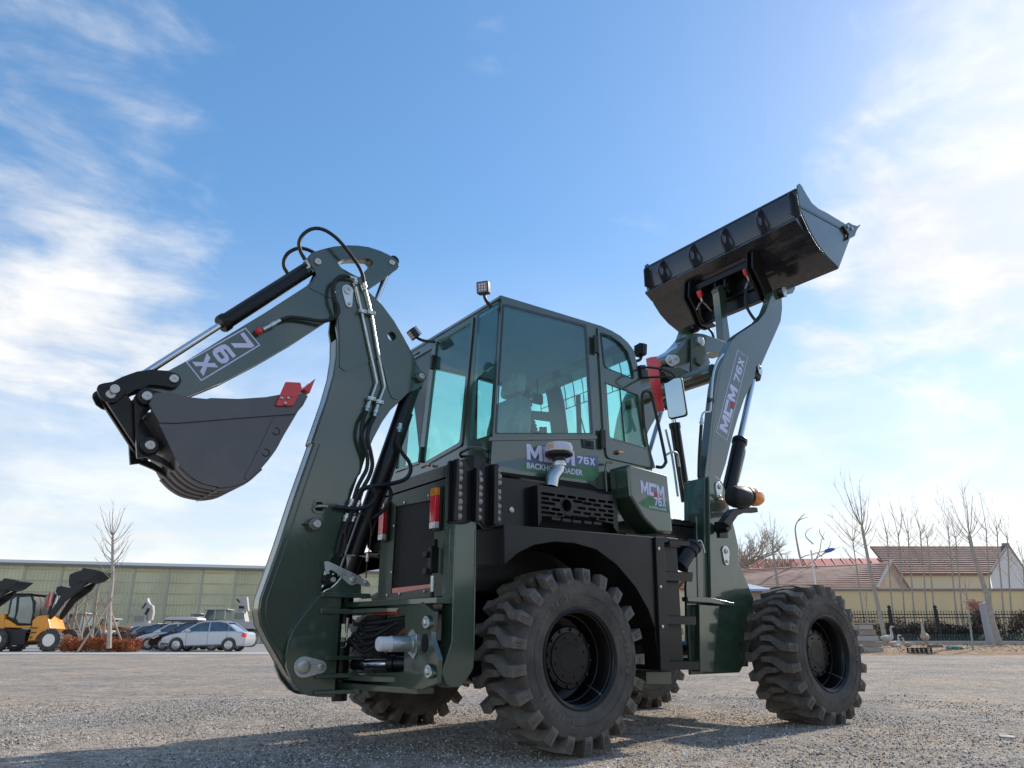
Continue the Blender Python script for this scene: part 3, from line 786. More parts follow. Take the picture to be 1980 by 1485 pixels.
# decal frame and figures, reading down the arm
dq = [(-2.2393,2.2845),(-1.9021,2.6031),(-1.7905,2.5022),(-2.1303,2.1767)]
def frame_decal(parent, quad, y, w, m_):
    P = [Vector(p) for p in quad]; c = sum(P, Vector((0, 0))) / 4
    inn = []
    for i, p in enumerate(P):
        a, b = (P[i - 1] - p).normalized(), (P[(i + 1) % 4] - p).normalized()
        inn.append(tuple(p + (a + b) * w))
    q = MB(); n = 4
    q.add([(x, y, z) for x, z in quad] + [(x, y, z) for x, z in inn], [(i, (i + 1) % 4, 4 + (i + 1) % 4, 4 + i) for i in range(4)])
    return q.build('decal_frame', m_, parent, flat=True)
frame_decal(dip, dq, -YD - .0012, .008, VINYL)
def quadtext(parent, s, quad, y, m_, name, bold=.03, pad=(.1, .1, .14, .14)):
    """lettering fitted to a quad (lower left, lower right, upper right, upper left) on a plane of constant y"""
    P = [Vector((q[0], 0, q[1])) for q in quad]
    u = (P[1] - P[0]); v = (P[3] - P[0])
    o = P[0] + u * pad[0] + v * pad[2]
    o.y = y
    return text(name, s, m_, parent, o, u, v, v.length * (1 - pad[2] - pad[3]), bold, width=u.length * (1 - pad[0] - pad[1]))
# the figures stand on top of one another, their heads towards the elbow
_o, _v, _u = Vector((dq[0][0], 0, dq[0][1])), Vector((dq[1][0] - dq[0][0], 0, dq[1][1] - dq[0][1])), Vector((dq[3][0] - dq[0][0], 0, dq[3][1] - dq[0][1]))
for ch, va, vb in (('X', .07, .31), ('6', .365, .62), ('7', .675, .935)):
    a = _o + _v * va + _u * .13
    a.y = -YD - .0012
    glyphs('decal_figure', ch, VINYL, dip, a, _u, _v, _u.length * .74, _v.length * (vb - va))

# bucket cylinder above the dipper
def ram(name, p0, p1, frac, r, rr, parent=BH, mat_=BLACK, gland=.06, eye=.045, lines=True):
    """hydraulic cylinder: barrel from p0, chrome rod to p1"""
    p0, p1 = Vector(p0), Vector(p1); d = (p1 - p0).normalized(); L = (p1 - p0).length
    m = MB(); e = p0 + d * L * frac
    m.lathe([(0, r * .9), (.02, r), (L * frac - gland, r), (L * frac - gland, r * 1.14), (L * frac - .012, r * 1.14), (L * frac, r * 1.02), (L * frac, rr)], p0, d, 32)
    o = m.build(name, mat_, parent, ang=30)
    m = MB(); m.cyl(e - d * .02, p1, rr, 24); m.build('rod', CHROME, o)
    return o, d, e
c0, c1, c2_ = [(-1.484,0.0,3.203),(-2.1146,0.0,2.5326),(-2.4839,0.0,2.1392)]
o, d, e = ram('bucket_cylinder', c0, c2_, .565, .054, .023, gland=.05)
m = MB(); s0 = Vector(c0) + Vector((.0, -.05, -.0)); dn = Vector((d.z, 0, -d.x))
m.pipe([Vector(c0) + d * .06 + Vector((0, -.055, -.028)), Vector(c0) + d * .3 + Vector((0, -.055, -.035)), e - d * .08 + Vector((0, -.052, -.03))], .011, 10)
m.build('oil_line', BLACK, o)
m = MB(); m.cyl(e - d * .09 + Vector((0, -.052, -.03)), e - d * .03 + Vector((0, -.04, -.02)), .016, 10); m.build('port', BLACK, o)
m = MB(); m.lathe([(-.05, .03), (-.05, .05), (.05, .05), (.05, .03)], c0, (0, 1, 0), 20, closed=True); m.build('eye', BLACK, o)

# ---- digging bucket and its linkage
YK = .25
kplate = [(-2.4185,1.8848),(-2.4376,1.9205),(-2.417,1.9911,0.03),(-2.3277,2.0065),(-2.2504,1.9973),(-2.1319,2.0066)] + [(-2.1055,2.0176),(-1.9442,2.0422),(-1.7777,2.0858),(-1.696,2.1173),(-1.5622,2.1519),(-1.5111,2.1365)]
kplate += [tuple(p[:2]) for p in spline([(x, z, 0) for x, z in [(-1.5725,2.0045),(-1.6363,1.8603),(-1.6784,1.7554),(-1.7516,1.635),(-1.831,1.5456),(-1.9024,1.5038),(-1.9957,1.4832)] + [(-1.9936,1.4876),(-2.0842,1.4988),(-2.1588,1.533),(-2.2235,1.5863),(-2.2809,1.671),(-2.3253,1.7451),(-2.3688,1.813)]], 3)]

# curved shell: back and floor rolled between the side plates
shell = [(-2.4185,1.8848),(-2.3688,1.813),(-2.3253,1.7451),(-2.2809,1.671),(-2.2235,1.5863),(-2.1588,1.533),(-2.0842,1.4988),(-1.9936,1.4876)] + [(-1.9957,1.4832),(-1.9024,1.5038),(-1.831,1.5456),(-1.7516,1.635),(-1.6784,1.7554),(-1.6363,1.8603),(-1.5725,2.0045),(-1.5111,2.1365)]
shell = [tuple(p[:2]) for p in spline([(x, z, 0) for x, z in shell], 3)]
kb = strip(shell, -.016, .016, -YK + .0185, YK - .0185).build('digging_bucket', GREYBLACK, BH, .002)
for s in (-1, 1):
    MB().plate(kplate, s * YK, s * (YK - .018)).build('side_plate', GREYBLACK, kb, .003)

# upper side bar (thicker) and lower side wear plate with cast marks
bar = [(-2.4174,1.8826),(-2.4348,1.9173),(-2.4174,1.9905),(-2.3281,2.0059),(-2.2509,1.9967),(-2.1323,2.006)] + [(-2.1059,2.017),(-1.9447,2.0416),(-1.7783,2.0851),(-1.6967,2.1167),(-1.5688,2.1476),(-1.5235,2.1273),(-1.5797,2.0077),(-1.9838,1.9053),(-2.2688,1.8309)] + [(-2.3696,1.8156)]
for s in (-1, 1):
    MB().plate(bar, s * (YK + .0006), s * (YK + .012)).build('side_bar', GREYBLACK, kb, .003)
WORN = mat('worn wear strip', (.20, .19, .185), .5, vary=-.4, vscale=14)
wear = [(-2.2235,1.5863),(-2.1588,1.533),(-2.0842,1.4988),(-1.9936,1.4876)] + [(-1.9957,1.4832),(-1.9024,1.5038),(-1.831,1.5456),(-1.7516,1.635)]
wear = [tuple(p[:2]) for p in spline([(x, z, 0) for x, z in wear], 4)]
for ya, yb in ((-.235, -.185), (-.14, -.09), (-.03, .03), (.09, .14), (.185, .235)):
    strip(wear, .0006, .012, ya, yb).build('wear_strip', WORN, kb, .002)
lw = [(-1.7181,1.9631),(-1.5901,1.9938),(-1.5729,2.0042),(-1.6367,1.86),(-1.6787,1.7551),(-1.7519,1.6347),(-1.8312,1.5454),(-1.8548,1.5594),(-1.8124,1.6725),(-1.7607,1.8193)]
MB().plate(lw, -YK - .006, -YK - .0006).build('cheek_wear_plate', GREYBLACK, kb, .002)
for c in [(-1.6896,1.8751),(-1.7403,1.7307)]:
    m = MB()
    arc = [(c[0] + .026 * math.cos(t), c[1] + .026 * math.sin(t)) for t in [R(200) + R(280) * k / 14 for k in range(15)]] + [(c[0] + .019 * math.cos(t), c[1] + .019 * math.sin(t)) for t in [R(480) - R(280) * k / 14 for k in range(15)]]
    m.plate(arc, -YK - .0075, -YK - .005); m.build('bolt_recess', BLACK, kb)
# red side cutter with three bolts, lip and teeth
sc_ = [(-1.6689,2.2042,0.01),(-1.5702,2.2192,0.012),(-1.5589,2.1786),(-1.6056,2.054,0.01),(-1.7181,2.0335,0.01),(-1.7008,2.0952)]
for s in (-1, 1):
    o = MB().plate(fil(sc_), s * (YK + .0125), s * (YK + .030), holes=[]).build('side_cutter', REDP, kb, .003)
    o['label'] = 'red side cutter bolted to the bucket cheek'
    if s < 0:
        rc_ = [(-1.6779,2.1583),(-1.6007,2.1736),(-1.6008,2.1114),(-1.6905,2.1066)]
        MB().plate(rc_, -YK - .034, -YK - .0305).build('cutter_pocket', REDP, o, .002)
        for c in [(-1.6866,2.0891),(-1.6444,2.0971),(-1.6598,2.0599)]:
            b = MB(); b.lathe([(0, .011), (.010, .011), (.014, .007)], (c[0], -YK - .030, c[1]), (0, -1, 0), 12); b.build('bolt', STEEL, o, ang=30)
lip = [(-1.5901,1.9977),(-1.5725,2.0045),(-1.5074,2.1372),(-1.5324,2.164)]
MB().plate(lip, -YK + .0185, YK - .0185).build('lip', GREYBLACK, kb, .003)
tA, tB, tC, tD = [(-1.5433,2.1871),(-1.4953,2.1686),(-1.4599,2.2807),(-1.4757,2.2581)]
for k in range(5):
    yc = -.225 + .1125 * k
    m = MB()
    v = [(tA[0], yc - .03, tA[1]), (tB[0], yc - .03, tB[1]), (tB[0], yc + .03, tB[1]), (tA[0], yc + .03, tA[1]), (tC[0], yc - .018, tC[1]), (tC[0], yc + .018, tC[1])]
    m.add(v, [(0, 1, 2, 3), (0, 4, 1), (1, 4, 5, 2), (2, 5, 3), (3, 5, 4, 0)])
    tt = m.build('tooth', REDP, kb, .002)
    ad = [(-1.5501,2.1668),(-1.5033,2.1468),(-1.5303,2.0765),(-1.5701,2.0172),(-1.5835,2.0544)]
    MB().plate(ad, yc - .026, yc + .026).build('tooth_adapter', GREYBLACK, kb, .002)
# hinge ears welded to the back of the bucket
earp = fil([(-2.4882,1.9143),(-2.5022,1.989,0.05),(-2.4748,2.0334,0.04),(-2.4311,2.0485,0.04),(-2.3936,2.0295,0.05),(-2.3814,1.9858),(-2.4069,1.9224),(-2.4486,1.8572,0.03),(-2.4521,1.8057,0.03),(-2.4356,1.7704),(-2.3645,1.7499,0.03),(-2.333,1.7102,0.04),(-2.3408,1.6649),(-2.3044,1.6512),(-2.2044,1.6015),(-2.2244,1.5768),(-2.2991,1.6142),(-2.3826,1.6403),(-2.431,1.6273),(-2.4454,1.6936)])
for s in (-1, 1):
    MB().plate(earp, s * .085, s * .118).build('hinge_ear', BLACK, kb, .003)
kc = [(-2.4392,1.9919),(-2.3798,1.7035)]
for c in kc:
    m = MB(); m.lathe([(0, .052), (.03, .052), (.034, .047)], (c[0], -.118, c[1]), (0, -1, 0), 28); m.lathe([(0, .052), (.03, .052), (.034, .047)], (c[0], .118, c[1]), (0, 1, 0), 28); m.cyl((c[0], -.118, c[1]), (c[0], .118, c[1]), .03)
    m.build('hinge_boss', BLACK, kb, .002); pin(kb, c, -.150, -.165, .029)
# curved link (pair) from dipper to the knee, tie link from the knee to the bucket
lk = fil([(-2.626,2.0606),(-2.578,2.1031),(-2.5059,2.1513),(-2.4345,2.1786),(-2.3649,2.1881),(-2.2925,2.1865),(-2.2631,2.1722,0.03),(-2.2526,2.1402,0.03),(-2.2633,2.1074,0.03),(-2.2909,2.0883),(-2.3509,2.0898),(-2.4205,2.0826),(-2.4849,2.0499),(-2.5506,1.9979),(-2.5728,1.9615),(-2.5914,1.9388,0.03),(-2.6287,1.9319,0.04),(-2.6705,1.9558,0.04),(-2.6983,2.0012,0.04),(-2.6934,2.0309,0.03),(-2.6633,2.0466,0.02)])
MB().plate(lk, -.072, -.094).build('bucket_link', BLACK, BH, .003)
MB().plate(lk, .072, .094).build('bucket_link', BLACK, BH, .003)
ll = bpy.data.objects['bucket_link']
for c in [(-2.2975,2.1451),(-2.6209,1.983)]:
    pin(ll, c, -.094, -.108, .028)
k0, k1 = [(-2.6093,2.0116),(-2.3707,1.7076)]
m = MB(); m.cyl((k0[0], -.13, k0[1]), (k0[0], .13, k0[1]), .026)
m.lathe([(-.07, .048), (.07, .048)], (k0[0], 0, k0[1]), (0, 1, 0), 24); m.build('knee_pin', STEEL, BH)
tl = tear(k0[0], k0[1], .06, k1[0], k1[1], .055)
m = MB(); m.plate(tl, -.066, -.030); m.plate(tl, .030, .066); m.box(-.01, .01, -.06, .06, -.2, .2, Matrix.Translation(((k0[0] + k1[0]) / 2, 0, (k0[1] + k1[1]) / 2)) @ Matrix.Rotation(math.atan2(k1[0] - k0[0], k1[1] - k0[1]), 4, 'Y'))
m.build('tie_link', BLACK, BH, .003)

# boom cylinder: black barrel leaning from the swing post to the cab, chrome to the dipper tail
b0, b1 = [(-1.0386,0.0,1.0136),(-0.5845,0.0,2.5166)]
o, d, e = ram('boom_cylinder', b0, b1, .995, .062, .03, gland=.04)
m = MB(); m.pipe([Vector(b0) + d * .3 + Vector((.066, -.03, .02)), Vector(b0) + d * .8 + Vector((.066, -.03, .02)), Vector(b0) + d * 1.25 + Vector((.062, -.03, .02))], .011, 10); m.build('oil_line', BLACK, o)
# dipper cylinder rod behind the boom's upper edge
r0, r1 = [(-0.8538,0.03,3.3676),(-0.9317,0.03,3.1015)]
r0, r1 = Vector(r0), Vector(r1)
dd = (r1 - r0).normalized()
m = MB(); m.cyl(r0, r0 + dd * .50, .024, 24); o = m.build('dipper_cylinder', CHROME, BH)
m = MB(); m.cyl(r0 + dd * .45, r0 + dd * 1.35, .05, 28); m.build('barrel', BLACK, o, ang=30)
m = MB(); m.lathe([(-.04, .02), (-.04, .042), (.04, .042), (.04, .02)], tuple([(-0.8344,0.0,3.4506)][0]), (0, 1, 0), 20, closed=True); m.cyl([(-0.8344,0.0,3.4506)][0], r0 + dd * .02, .026, 16); m.build('rod_eye', BLACK, o)

# ---- swing post
SP = fil([(-1.2158,0.9318,0.03),(-1.2664,0.8855),(-1.3399,0.7892),(-1.4025,0.7032,0.1),(-1.432,0.6267),(-1.4409,0.5513,0.1),(-1.4268,0.4729),(-1.3882,0.3978,0.1),(-1.3292,0.3375),(-1.2792,0.3095,0.05),(-1.2145,0.3006),(-1.1063,0.2947),(-1.1077,0.3931),(-1.1083,0.6074),(-1.109,0.7742),(-1.1053,0.8903),(-0.97,0.9062),(-0.9788,1.0297,0.02),(-1.0819,1.061,0.02),(-1.1387,0.9831,0.06),(-1.1748,0.9503,0.03)])
m = MB(); m.plate(SP, -.115, -.080); m.plate(SP, .080, .115)
sw = m.build('swing_post', GREEN, BH, .004)
cbk = [(-1.3259,0.4738),(-1.2179,0.4723)]
keeper(sw, tear(cbk[0][0], cbk[0][1], .062, cbk[1][0], cbk[1][1], .038), -.116, -.128, [(cbk[1][0], cbk[1][1], .020)])
m = MB(); m.lathe([(0, .040), (.012, .040), (.014, .036), (.014, .012)], (cbk[0][0], -.128, cbk[0][1]), (0, -1, 0), 28); m.cyl((cbk[0][0], -.116, cbk[0][1]), (cbk[0][0], .12, cbk[0][1]), .04); m.build('pin', STEEL, sw, ang=30)
# flanges of the post that clasp the king post
def zbox(parent, name, view_pts, y0, y1, mat_=GREEN, bevel=.004):
    (xa, za), (xc, zb), (xb, zc) = view_pts
    return MB().box(min(xa, xb), max(xa, xb), y0, y1, min(za, zb), max(za, zb)).build(name, mat_, parent, bevel)
for pts in ([(-1.2483,0.9189),(-1.2457,0.8884),(-0.9124,0.9111)], [(-1.2479,0.8184),(-1.2451,0.7867),(-0.9055,0.8084)], [(-1.1929,0.5371),(-1.1907,0.5108),(-0.9955,0.5242)], [(-1.2466,0.4337),(-1.244,0.405),(-0.9873,0.4125)], [(-1.2468,0.3376),(-1.2444,0.3114),(-0.9845,0.317)]):
    zbox(sw, 'flange', pts, -.138, .138)
kx = [(-1.0243,0.8494),(-0.9951,0.3627)]
for za, zb in ((kx[0][1] - .12, kx[0][1] + .1), (kx[1][1] - .1, kx[1][1] + .14)):
    MB().cyl((kx[0][0], 0, za), (kx[0][0], 0, zb), .05).build('king_pin', BLACK, sw)
# transport lock: zinc hook, its bracket, stop roller
hk = fil([(-1.25,1.1089,0.015),(-1.2229,1.1105,0.015),(-1.1267,1.076),(-1.0361,1.0438),(-0.9338,0.9946),(-0.9128,0.9793,0.012),(-0.9226,0.9629,0.012),(-0.9589,0.9655),(-1.0091,0.9795,0.02),(-1.0479,0.9653,0.03),(-1.0752,0.9769),(-1.1493,1.0329),(-1.1946,1.0599,0.025),(-1.2151,1.0494,0.02),(-1.205,1.0303),(-1.2282,1.0331,0.01),(-1.2426,1.0716)])
hook = MB().plate(hk, -.118, -.130).build('lock_hook', ZINC, sw, .0015)
for c, rr in zip([(-1.0454,1.0019),(-0.9498,0.9899)], (.020, .013)):
    m = MB(); m.lathe([(0, rr), (.010, rr), (.012, rr * .8), (.012, rr * .3)], (c[0], -.130, c[1]), (0, -1, 0), 20); m.build('bolt', STEEL, hook, ang=30)
c = [(-1.2022,0.9968)][0]
m = MB(); m.lathe([(0, .038), (.05, .038), (.055, .033)], (c[0], -.07, c[1]), (0, -1, 0), 24); m.build('stop_roller', BLACK, sw, ang=30); pin(sw, (c[0] + .02, c[1]), -.12, -.142, .018)
bq = [(-1.0623,1.1642),(-0.9627,1.1702),(-0.9798,1.0909),(-1.0539,1.0789)]
MB().plate(bq, -.05, -.045).build('lock_bracket', ZINC, sw, .001)
zt = [(-1.0981,1.1636),(-0.9113,1.1625)]
MB().box(min(zt[0][0], zt[1][0]), max(zt[0][0], zt[1][0]), -.06, -.02, zt[1][1], zt[1][1] + .006).build('lock_bracket', ZINC, sw)

# ---------------------------------------------------------------- rear frame and stabilisers
RFP = [(0.2405,0.8417),(-0.8539,0.8417),(-0.9938,0.7805),(-0.9731,0.6851),(-0.9789,0.6377),(-1.0556,0.5339),(-1.0459,0.4061),(-0.8847,0.3702),(0.187,0.3349),(0.2006,0.4106),(-0.6623,0.4528),(-0.6571,0.6877),(-0.6445,0.7734),(0.2321,0.7935)]
RF = MB().plate(RFP, -.93, -.90, axis='x').build('rear_frame', GREEN, BH, .004)
MB().plate([(-y, z) for y, z in RFP], -.93, -.90, axis='x').build('rear_frame', GREEN, BH, .004)
# oval opening plate marks and lugs on the right frame half
ov = [(-0.9021,0.6138)][0]
m = MB(); m.plate(circ(ov[0], ov[1], .036, 20, .05), -.9345, -.9305, axis='x'); m.build('frame_hole', DARK, RF)
for q in [(-0.9423,0.7271),(-0.986,0.4684)]:
    pr = tear(q[0] + .02, q[1], .040, q[0] - .04, q[1] - .01, .018)
    m = MB(); m.plate(pr, -.9505, -.9305, axis='x'); o = m.build('clamp_pad', GREEN, RF, .002)
    b = MB(); b.lathe([(0, .020), (.016, .020), (.018, .014)], (-.9505, q[0], q[1]), (-1, 0, 0), 6); b.build('bolt', ZINC, o)
    b = MB(); b.plate(tear(q[0], q[1], .034, q[0] - .03, q[1] - .01, .014), -.956, -.951, axis='x'); b.build('clamp_washer', ZINC, o, .001)
# king post bracket: pairs of tapering plates reaching back to the pivot
zt = [(-0.4238,0.8719),(-0.4269,0.845),(-0.4296,0.8216),(-0.478,0.4061),(-0.4812,0.3783),(-0.4838,0.3567)]
kxx = kx[0][0]
def flare(z0, z1, name, wide=.62):
    pr = fil([(-.91, wide), (-1.0, .34), (kxx - .02, .085, .05), (kxx - .075, 0, .05), (kxx - .02, -.085, .05), (-1.0, -.34), (-.91, -wide), (-.80, -wide), (-.80, wide)])
    return MB().plate(pr, z0, z1, axis='z').build(name, GREEN, RF, .004)
flare(zt[1][1] - .016, zt[1][1] + .018, 'bracket_plate', .98); flare(zt[2][1] - .03, zt[2][1] - .002, 'bracket_plate')
flare(zt[3][1] - .016, zt[3][1] + .016, 'bracket_plate'); flare(zt[5][1] - .018, zt[5][1] + .018, 'bracket_plate', .80)
q = [(-0.2142,0.8128),(-0.5576,0.8059),(-0.5632,0.7798),(-0.2069,0.7834)]
m = MB(); m.add([(-.9335, y, z) for y, z in q], [(0, 1, 2, 3)]); m.build('red_reflector', REDP, RF, flat=True)
# swing cylinder and the zinc lock pin with its white cap
q = [(-0.93,-0.7318,0.5002),(-1.14,-0.4485,0.4939)]
m = MB(); a, b = Vector([(-0.85,-0.3459,0.4892)][0]), Vector([(-0.9667,-0.06,0.4809)][0]); d = (b - a).normalized()
m.lathe([(-.45, .046), (-.05, .046), (-.05, .054), (.0, .054), (.0, .02)], a, d, 28); o = m.build('swing_cylinder', BLACK, BH, ang=30)
MB().cyl(a, b, .029, 24).build('rod', CHROME, o); MB().cyl(b - d * .09, b, .035, 20).build('rod_eye', BLACK, o)
MB().cyl((kxx - .01, 0, .38), (kxx - .01, 0, .62), .055).build('rod_boss', BLACK, o)
a = Vector([(-0.93,-0.7683,0.61)][0])
m = MB(); m.lathe([(0, .052), (.025, .052), (.025, .044), (.15, .044), (.15, .038)], a, (-1, 0, 0), 28); o = m.build('lock_pin_housing', ZINC, BH, ang=30)
m = MB(); m.lathe([(0, .040), (.07, .040), (.078, .034)], a + Vector((-.15, 0, 0)), (-1, 0, 0), 24); m.build('cap', WHITEP, o, ang=30)
m = MB(); m.plate(fil([(a.y - .05, a.z - .05, .01), (a.y - .02, a.z - .085, .01), (a.y + .05, a.z - .05, .01), (a.y + .05, a.z + .06, .02), (a.y + .01, a.z + .085, .02), (a.y - .05, a.z + .05, .01)]), -.938, -.931, axis='x'); m.build('mount_plate', ZINC, o, .001)
# small zinc cup and wire hook hanging below the post flange
m = MB(); c = [(-1.0275,-0.05,0.7264)][0]; m.lathe([(.04, .016), (-.05, .009)], c, (0, 0, 1), 16); m.build('grease_cup', ZINC, sw)
m = MB(); m.pipe([(-1.0264,-0.05,0.692),(-1.0234,-0.05,0.6235),(-1.0323,-0.05,0.5895),(-1.0625,-0.05,0.583)], .005, 8); m.build('wire_hook', ZINC, sw)

STUD = mat('scuffed pad stud', (.34, .32, .30), .55, metal=.3, vary=-.6, vscale=45)
def stabiliser(s):
    y = lambda v: v * -s      # s = 1 builds the right hand side
    prof = fil([(-.806, 1.60), (-.655, 1.60), (-.652, .56, .0), (-.66, .47, .06), (-.74, .38, .07), (-.83, .38, .06), (-.875, .46, .04), (-.812, .62)])
    m = MB(); m.plate(prof, -s * .998, -s * .875)
    o = m.build('stabilizer_leg', GREEN, BH, .006)
    bead([(-.662, 1.26), (-.662, .60)], -s * 1.0, o, .005); bead([(-.806, 1.26), (-.806, .62)], -s * .94, o, .004)
    m = MB(); m.box(-.79, -.672, -s * .993 if s < 0 else -.993, .88 if s < 0 else -.88, .30, .40); 
    # the foot: black pad folded up, three ribs with studs
    fp = fil([(-.885, 1.655, .02), (-.77, 1.665), (-.735, 1.625, .03), (-.66, 1.62, .03), (-.625, 1.675), (-.505, 1.675, .02), (-.535, 1.285, .02), (-.615, 1.275), (-.66, 1.32, .03), (-.72, 1.325, .03), (-.75, 1.29), (-.883, 1.275, .02)])
    pm = MB(); pm.plate(fp, -s * 1.012, -s * 1.03); pd = pm.build('foot_pad', BLACK, o, .004)
    for i, (xa, xb, lo, hi) in enumerate(((-.845, -.85, 1.29, 1.66), (-.70, -.71, 1.30, 1.62), (-.56, -.578, 1.29, 1.665))):
        r_ = MB(); r_.box(xb - .008, xa + .004, min(-s * 1.031, -s * 1.085), max(-s * 1.031, -s * 1.085), lo, hi); r_.build('pad_rib', BLACK, o, .003)
        n = 8 if i != 1 else 7
        st_ = MB()
        for k in range(n):
            zz = lo + .03 + (hi - lo - .06) * k / (n - 1)
            jr = random.Random(i * 31 + k); st_.lathe([(0, .019), (.02, .021 + jr.uniform(-.003, .002)), (.028, .017)], (xa + .005, -s * (1.06 + jr.uniform(-.006, .006)), zz + jr.uniform(-.006, .006)), (1, jr.uniform(-.15, .15), jr.uniform(-.15, .15)), 10)
        q = st_.build('pad_studs', STUD, o, ang=30); q['kind'] = 'stuff'
    return o
stabiliser(1); stabiliser(-1)

# ---------------------------------------------------------------- engine bay
XR = -.55
m = MB(); m.plate(fil([(-.50, .90), (.50, .90), (.50, 1.68), (-.50, 1.68)]), XR, XR + .03, axis='x', holes=[[(0.2729,1.5845),(-0.3244,1.5544),(-0.287,0.964),(0.2816,0.9466)]])
HOOD = m.build('engine_hood', GREENSATIN, BH, .004)
m = MB(); m.box(XR + .0305, .05, -.50, -.47, .90, 1.68); m.box(XR + .0305, .05, .47, .50, .90, 1.68); m.box(XR + .031, .05, -.469, .469, 1.64, 1.675); m.build('hood_shell', BLACK, HOOD)
# mesh grille: woven bars over a dark core
gq = [(0.2729,1.5845),(-0.3244,1.5544),(-0.287,0.964),(0.2816,0.9466)]
y0_, y1_, z0_, z1_ = min(p[0] for p in gq), max(p[0] for p in gq), min(p[1] for p in gq), max(p[1] for p in gq)
m = MB()
n = 52
for k in range(-n, n):
    for sgn in (1, -1):
        a = Vector((y0_ + (y1_ - y0_) * k / n * 1.6 + .0, z0_)); b = Vector((a.x + sgn * (z1_ - z0_) * .55, z1_))
        # clip the strand to the opening
        P = []
        for t in (0, 1): P.append(a.lerp(b, t))
        t0, t1 = 0.0, 1.0
        dx = P[1].x - P[0].x
        for lim, sg in ((y0_, 1), (y1_, -1)):
            if abs(dx) > 1e-6:
                t = (lim - P[0].x) / dx
                if dx * sg > 0: t0 = max(t0, t)
                else: t1 = min(t1, t)
        if t1 - t0 < .02: continue
        p, q = a.lerp(b, t0), a.lerp(b, t1)
        xx = XR + .010 + (.002 if sgn > 0 else 0)
        nn = Vector((0, (q - p).y, -(q - p).x)).normalized() * .0016
        m.add([Vector((xx, p.x, p.y)) - nn, Vector((xx, q.x, q.y)) - nn, Vector((xx, q.x, q.y)) + nn, Vector((xx, p.x, p.y)) + nn], [(0, 1, 2, 3)])
o = m.build('radiator_grille', SATIN, BH, flat=True); o['kind'] = 'stuff'
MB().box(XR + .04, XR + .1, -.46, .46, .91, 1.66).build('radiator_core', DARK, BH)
MB().box(XR + .002, XR + .008, y0_ + .01, y1_ - .01, z0_ + .004, z0_ + .04).build('red_reflector', REDP, HOOD)
for q in [(0.1311,1.5957),(-0.2278,1.5943),(0.2829,1.1015),(0.2812,1.4405),(0.3343,0.9404),(0.1439,0.9402),(-0.2157,0.942)]:
    b = MB(); b.lathe([(0, .010), (.008, .010), (.010, .006)], (XR, q[0], q[1]), (-1, 0, 0), 8); b.build('bolt', ZINC, HOOD)
def tail_lamp(y0, y1, z0, z1, flip):
    b = MB(); b.box(XR - .02, XR - .001, y0 - .012, y1 + .012, z0 - .012, z1 + .012); o = b.build('tail_lamp', SATIN, BH, .003)
    for za, zb, mm in ((z0, z0 + (z1 - z0) * .16, CLEARLENS), (z0 + (z1 - z0) * .165, z0 + (z1 - z0) * .80, REDLENS), (z0 + (z1 - z0) * .805, z1, ORANGELENS)):
        b = MB(); b.plate(rrect(y0, y1, za, zb, .004), XR - .055, XR - .0205, axis='x'); b.build('lens', mm, o, .006, 3)
        for k in range(1, 3):
            yy = y0 + (y1 - y0) * k / 3
            b = MB(); b.box(XR - .0565, XR - .055, yy - .0012, yy + .0012, za + .006, zb - .006); b.build('lens_rib', mm, o)
tail_lamp(-.41, -.335, 1.345, 1.62, 1)
tail_lamp(.365, .44, 1.345, 1.62, -1)
# beam below the rear window, side covers, louvred box
m = MB(); m.box(-.50, -.36, -.72, .74, 1.71, 1.80); m.box(-.485, -.30, -.70, .70, 1.682, 1.709); m.build('rear_beam', BLACK, BH, .006)
sp_ = fil([(-.52, 1.33), (-.52, 1.60, .05), (-.40, 1.66), (.62, 1.66), (.72, 1.55), (.72, 1.25), (-.40, 1.25)])
m = MB(); m.plate(sp_, -.80, -.785); SPN = m.build('side_cover', BLACK, BH, .004)
m = MB(); m.plate(sp_, .785, .80); m.build('side_cover', BLACK, BH, .004)
m = MB(); m.lathe([(0, .02), (.006, .02), (.008, .016)], (*(lambda p: (p[0], -.80, p[1]))([(-0.2493,1.447)][0]),), (0, -1, 0), 20); m.build('cover_plug', STEEL, SPN)
gp = [(-0.0914,1.621),(0.6446,1.6256),(0.6462,1.3548),(-0.0874,1.344)]
SL = [(-0.0002,1.5681),(0.1147,1.5675),(0.2097,1.569),(0.3036,1.5679),(0.4025,1.5682),(0.4959,1.5701),(0.5789,1.5718),(-0.0253,1.5354),(0.0679,1.5345),(0.2663,1.5442),(0.3537,1.5388),(0.4429,1.5377),(0.5523,1.5385),(-0.0014,1.506),(-0.0265,1.4717),(0.0663,1.4701),(0.3009,1.5015),(0.3994,1.5023),(0.494,1.5047),(0.5781,1.506),(-0.0,1.4404),(0.1098,1.439),(0.2563,1.4699),(0.3506,1.4679),(0.447,1.4702),(0.5533,1.4744),(-0.0263,1.4065),(0.0675,1.4075),(0.1627,1.4342),(0.401,1.4417),(0.4937,1.4423),(0.5744,1.4427),(0.1618,1.4053),(0.2539,1.4047),(0.3553,1.407),(0.4469,1.4083),(0.5541,1.4097)]
SW = [85, 55, 55, 55, 50, 52, 40, 52, 56, 62, 60, 55, 62, 88, 52, 56, 55, 55, 50, 40, 88, 52, 50, 52, 48, 65, 52, 56, 55, 55, 50, 40, 55, 55, 50, 52, 68]
hl = [rrect(x - w_ * .00071, x + w_ * .00071, z - .0095, z + .0095, .009, 3) for (x, z), w_ in zip(SL, SW)]
eh = [(0.1622,1.5064)][0]
m = MB(); m.plate(gp, -.882, -.872, holes=hl + [circ(eh[0], eh[1], .046, 24)])
LB = m.build('louvre_panel', BLACK, BH)
m = MB(); gx0, gx1, gz0, gz1 = gp[0][0], gp[1][0], gp[3][1], gp[1][1]
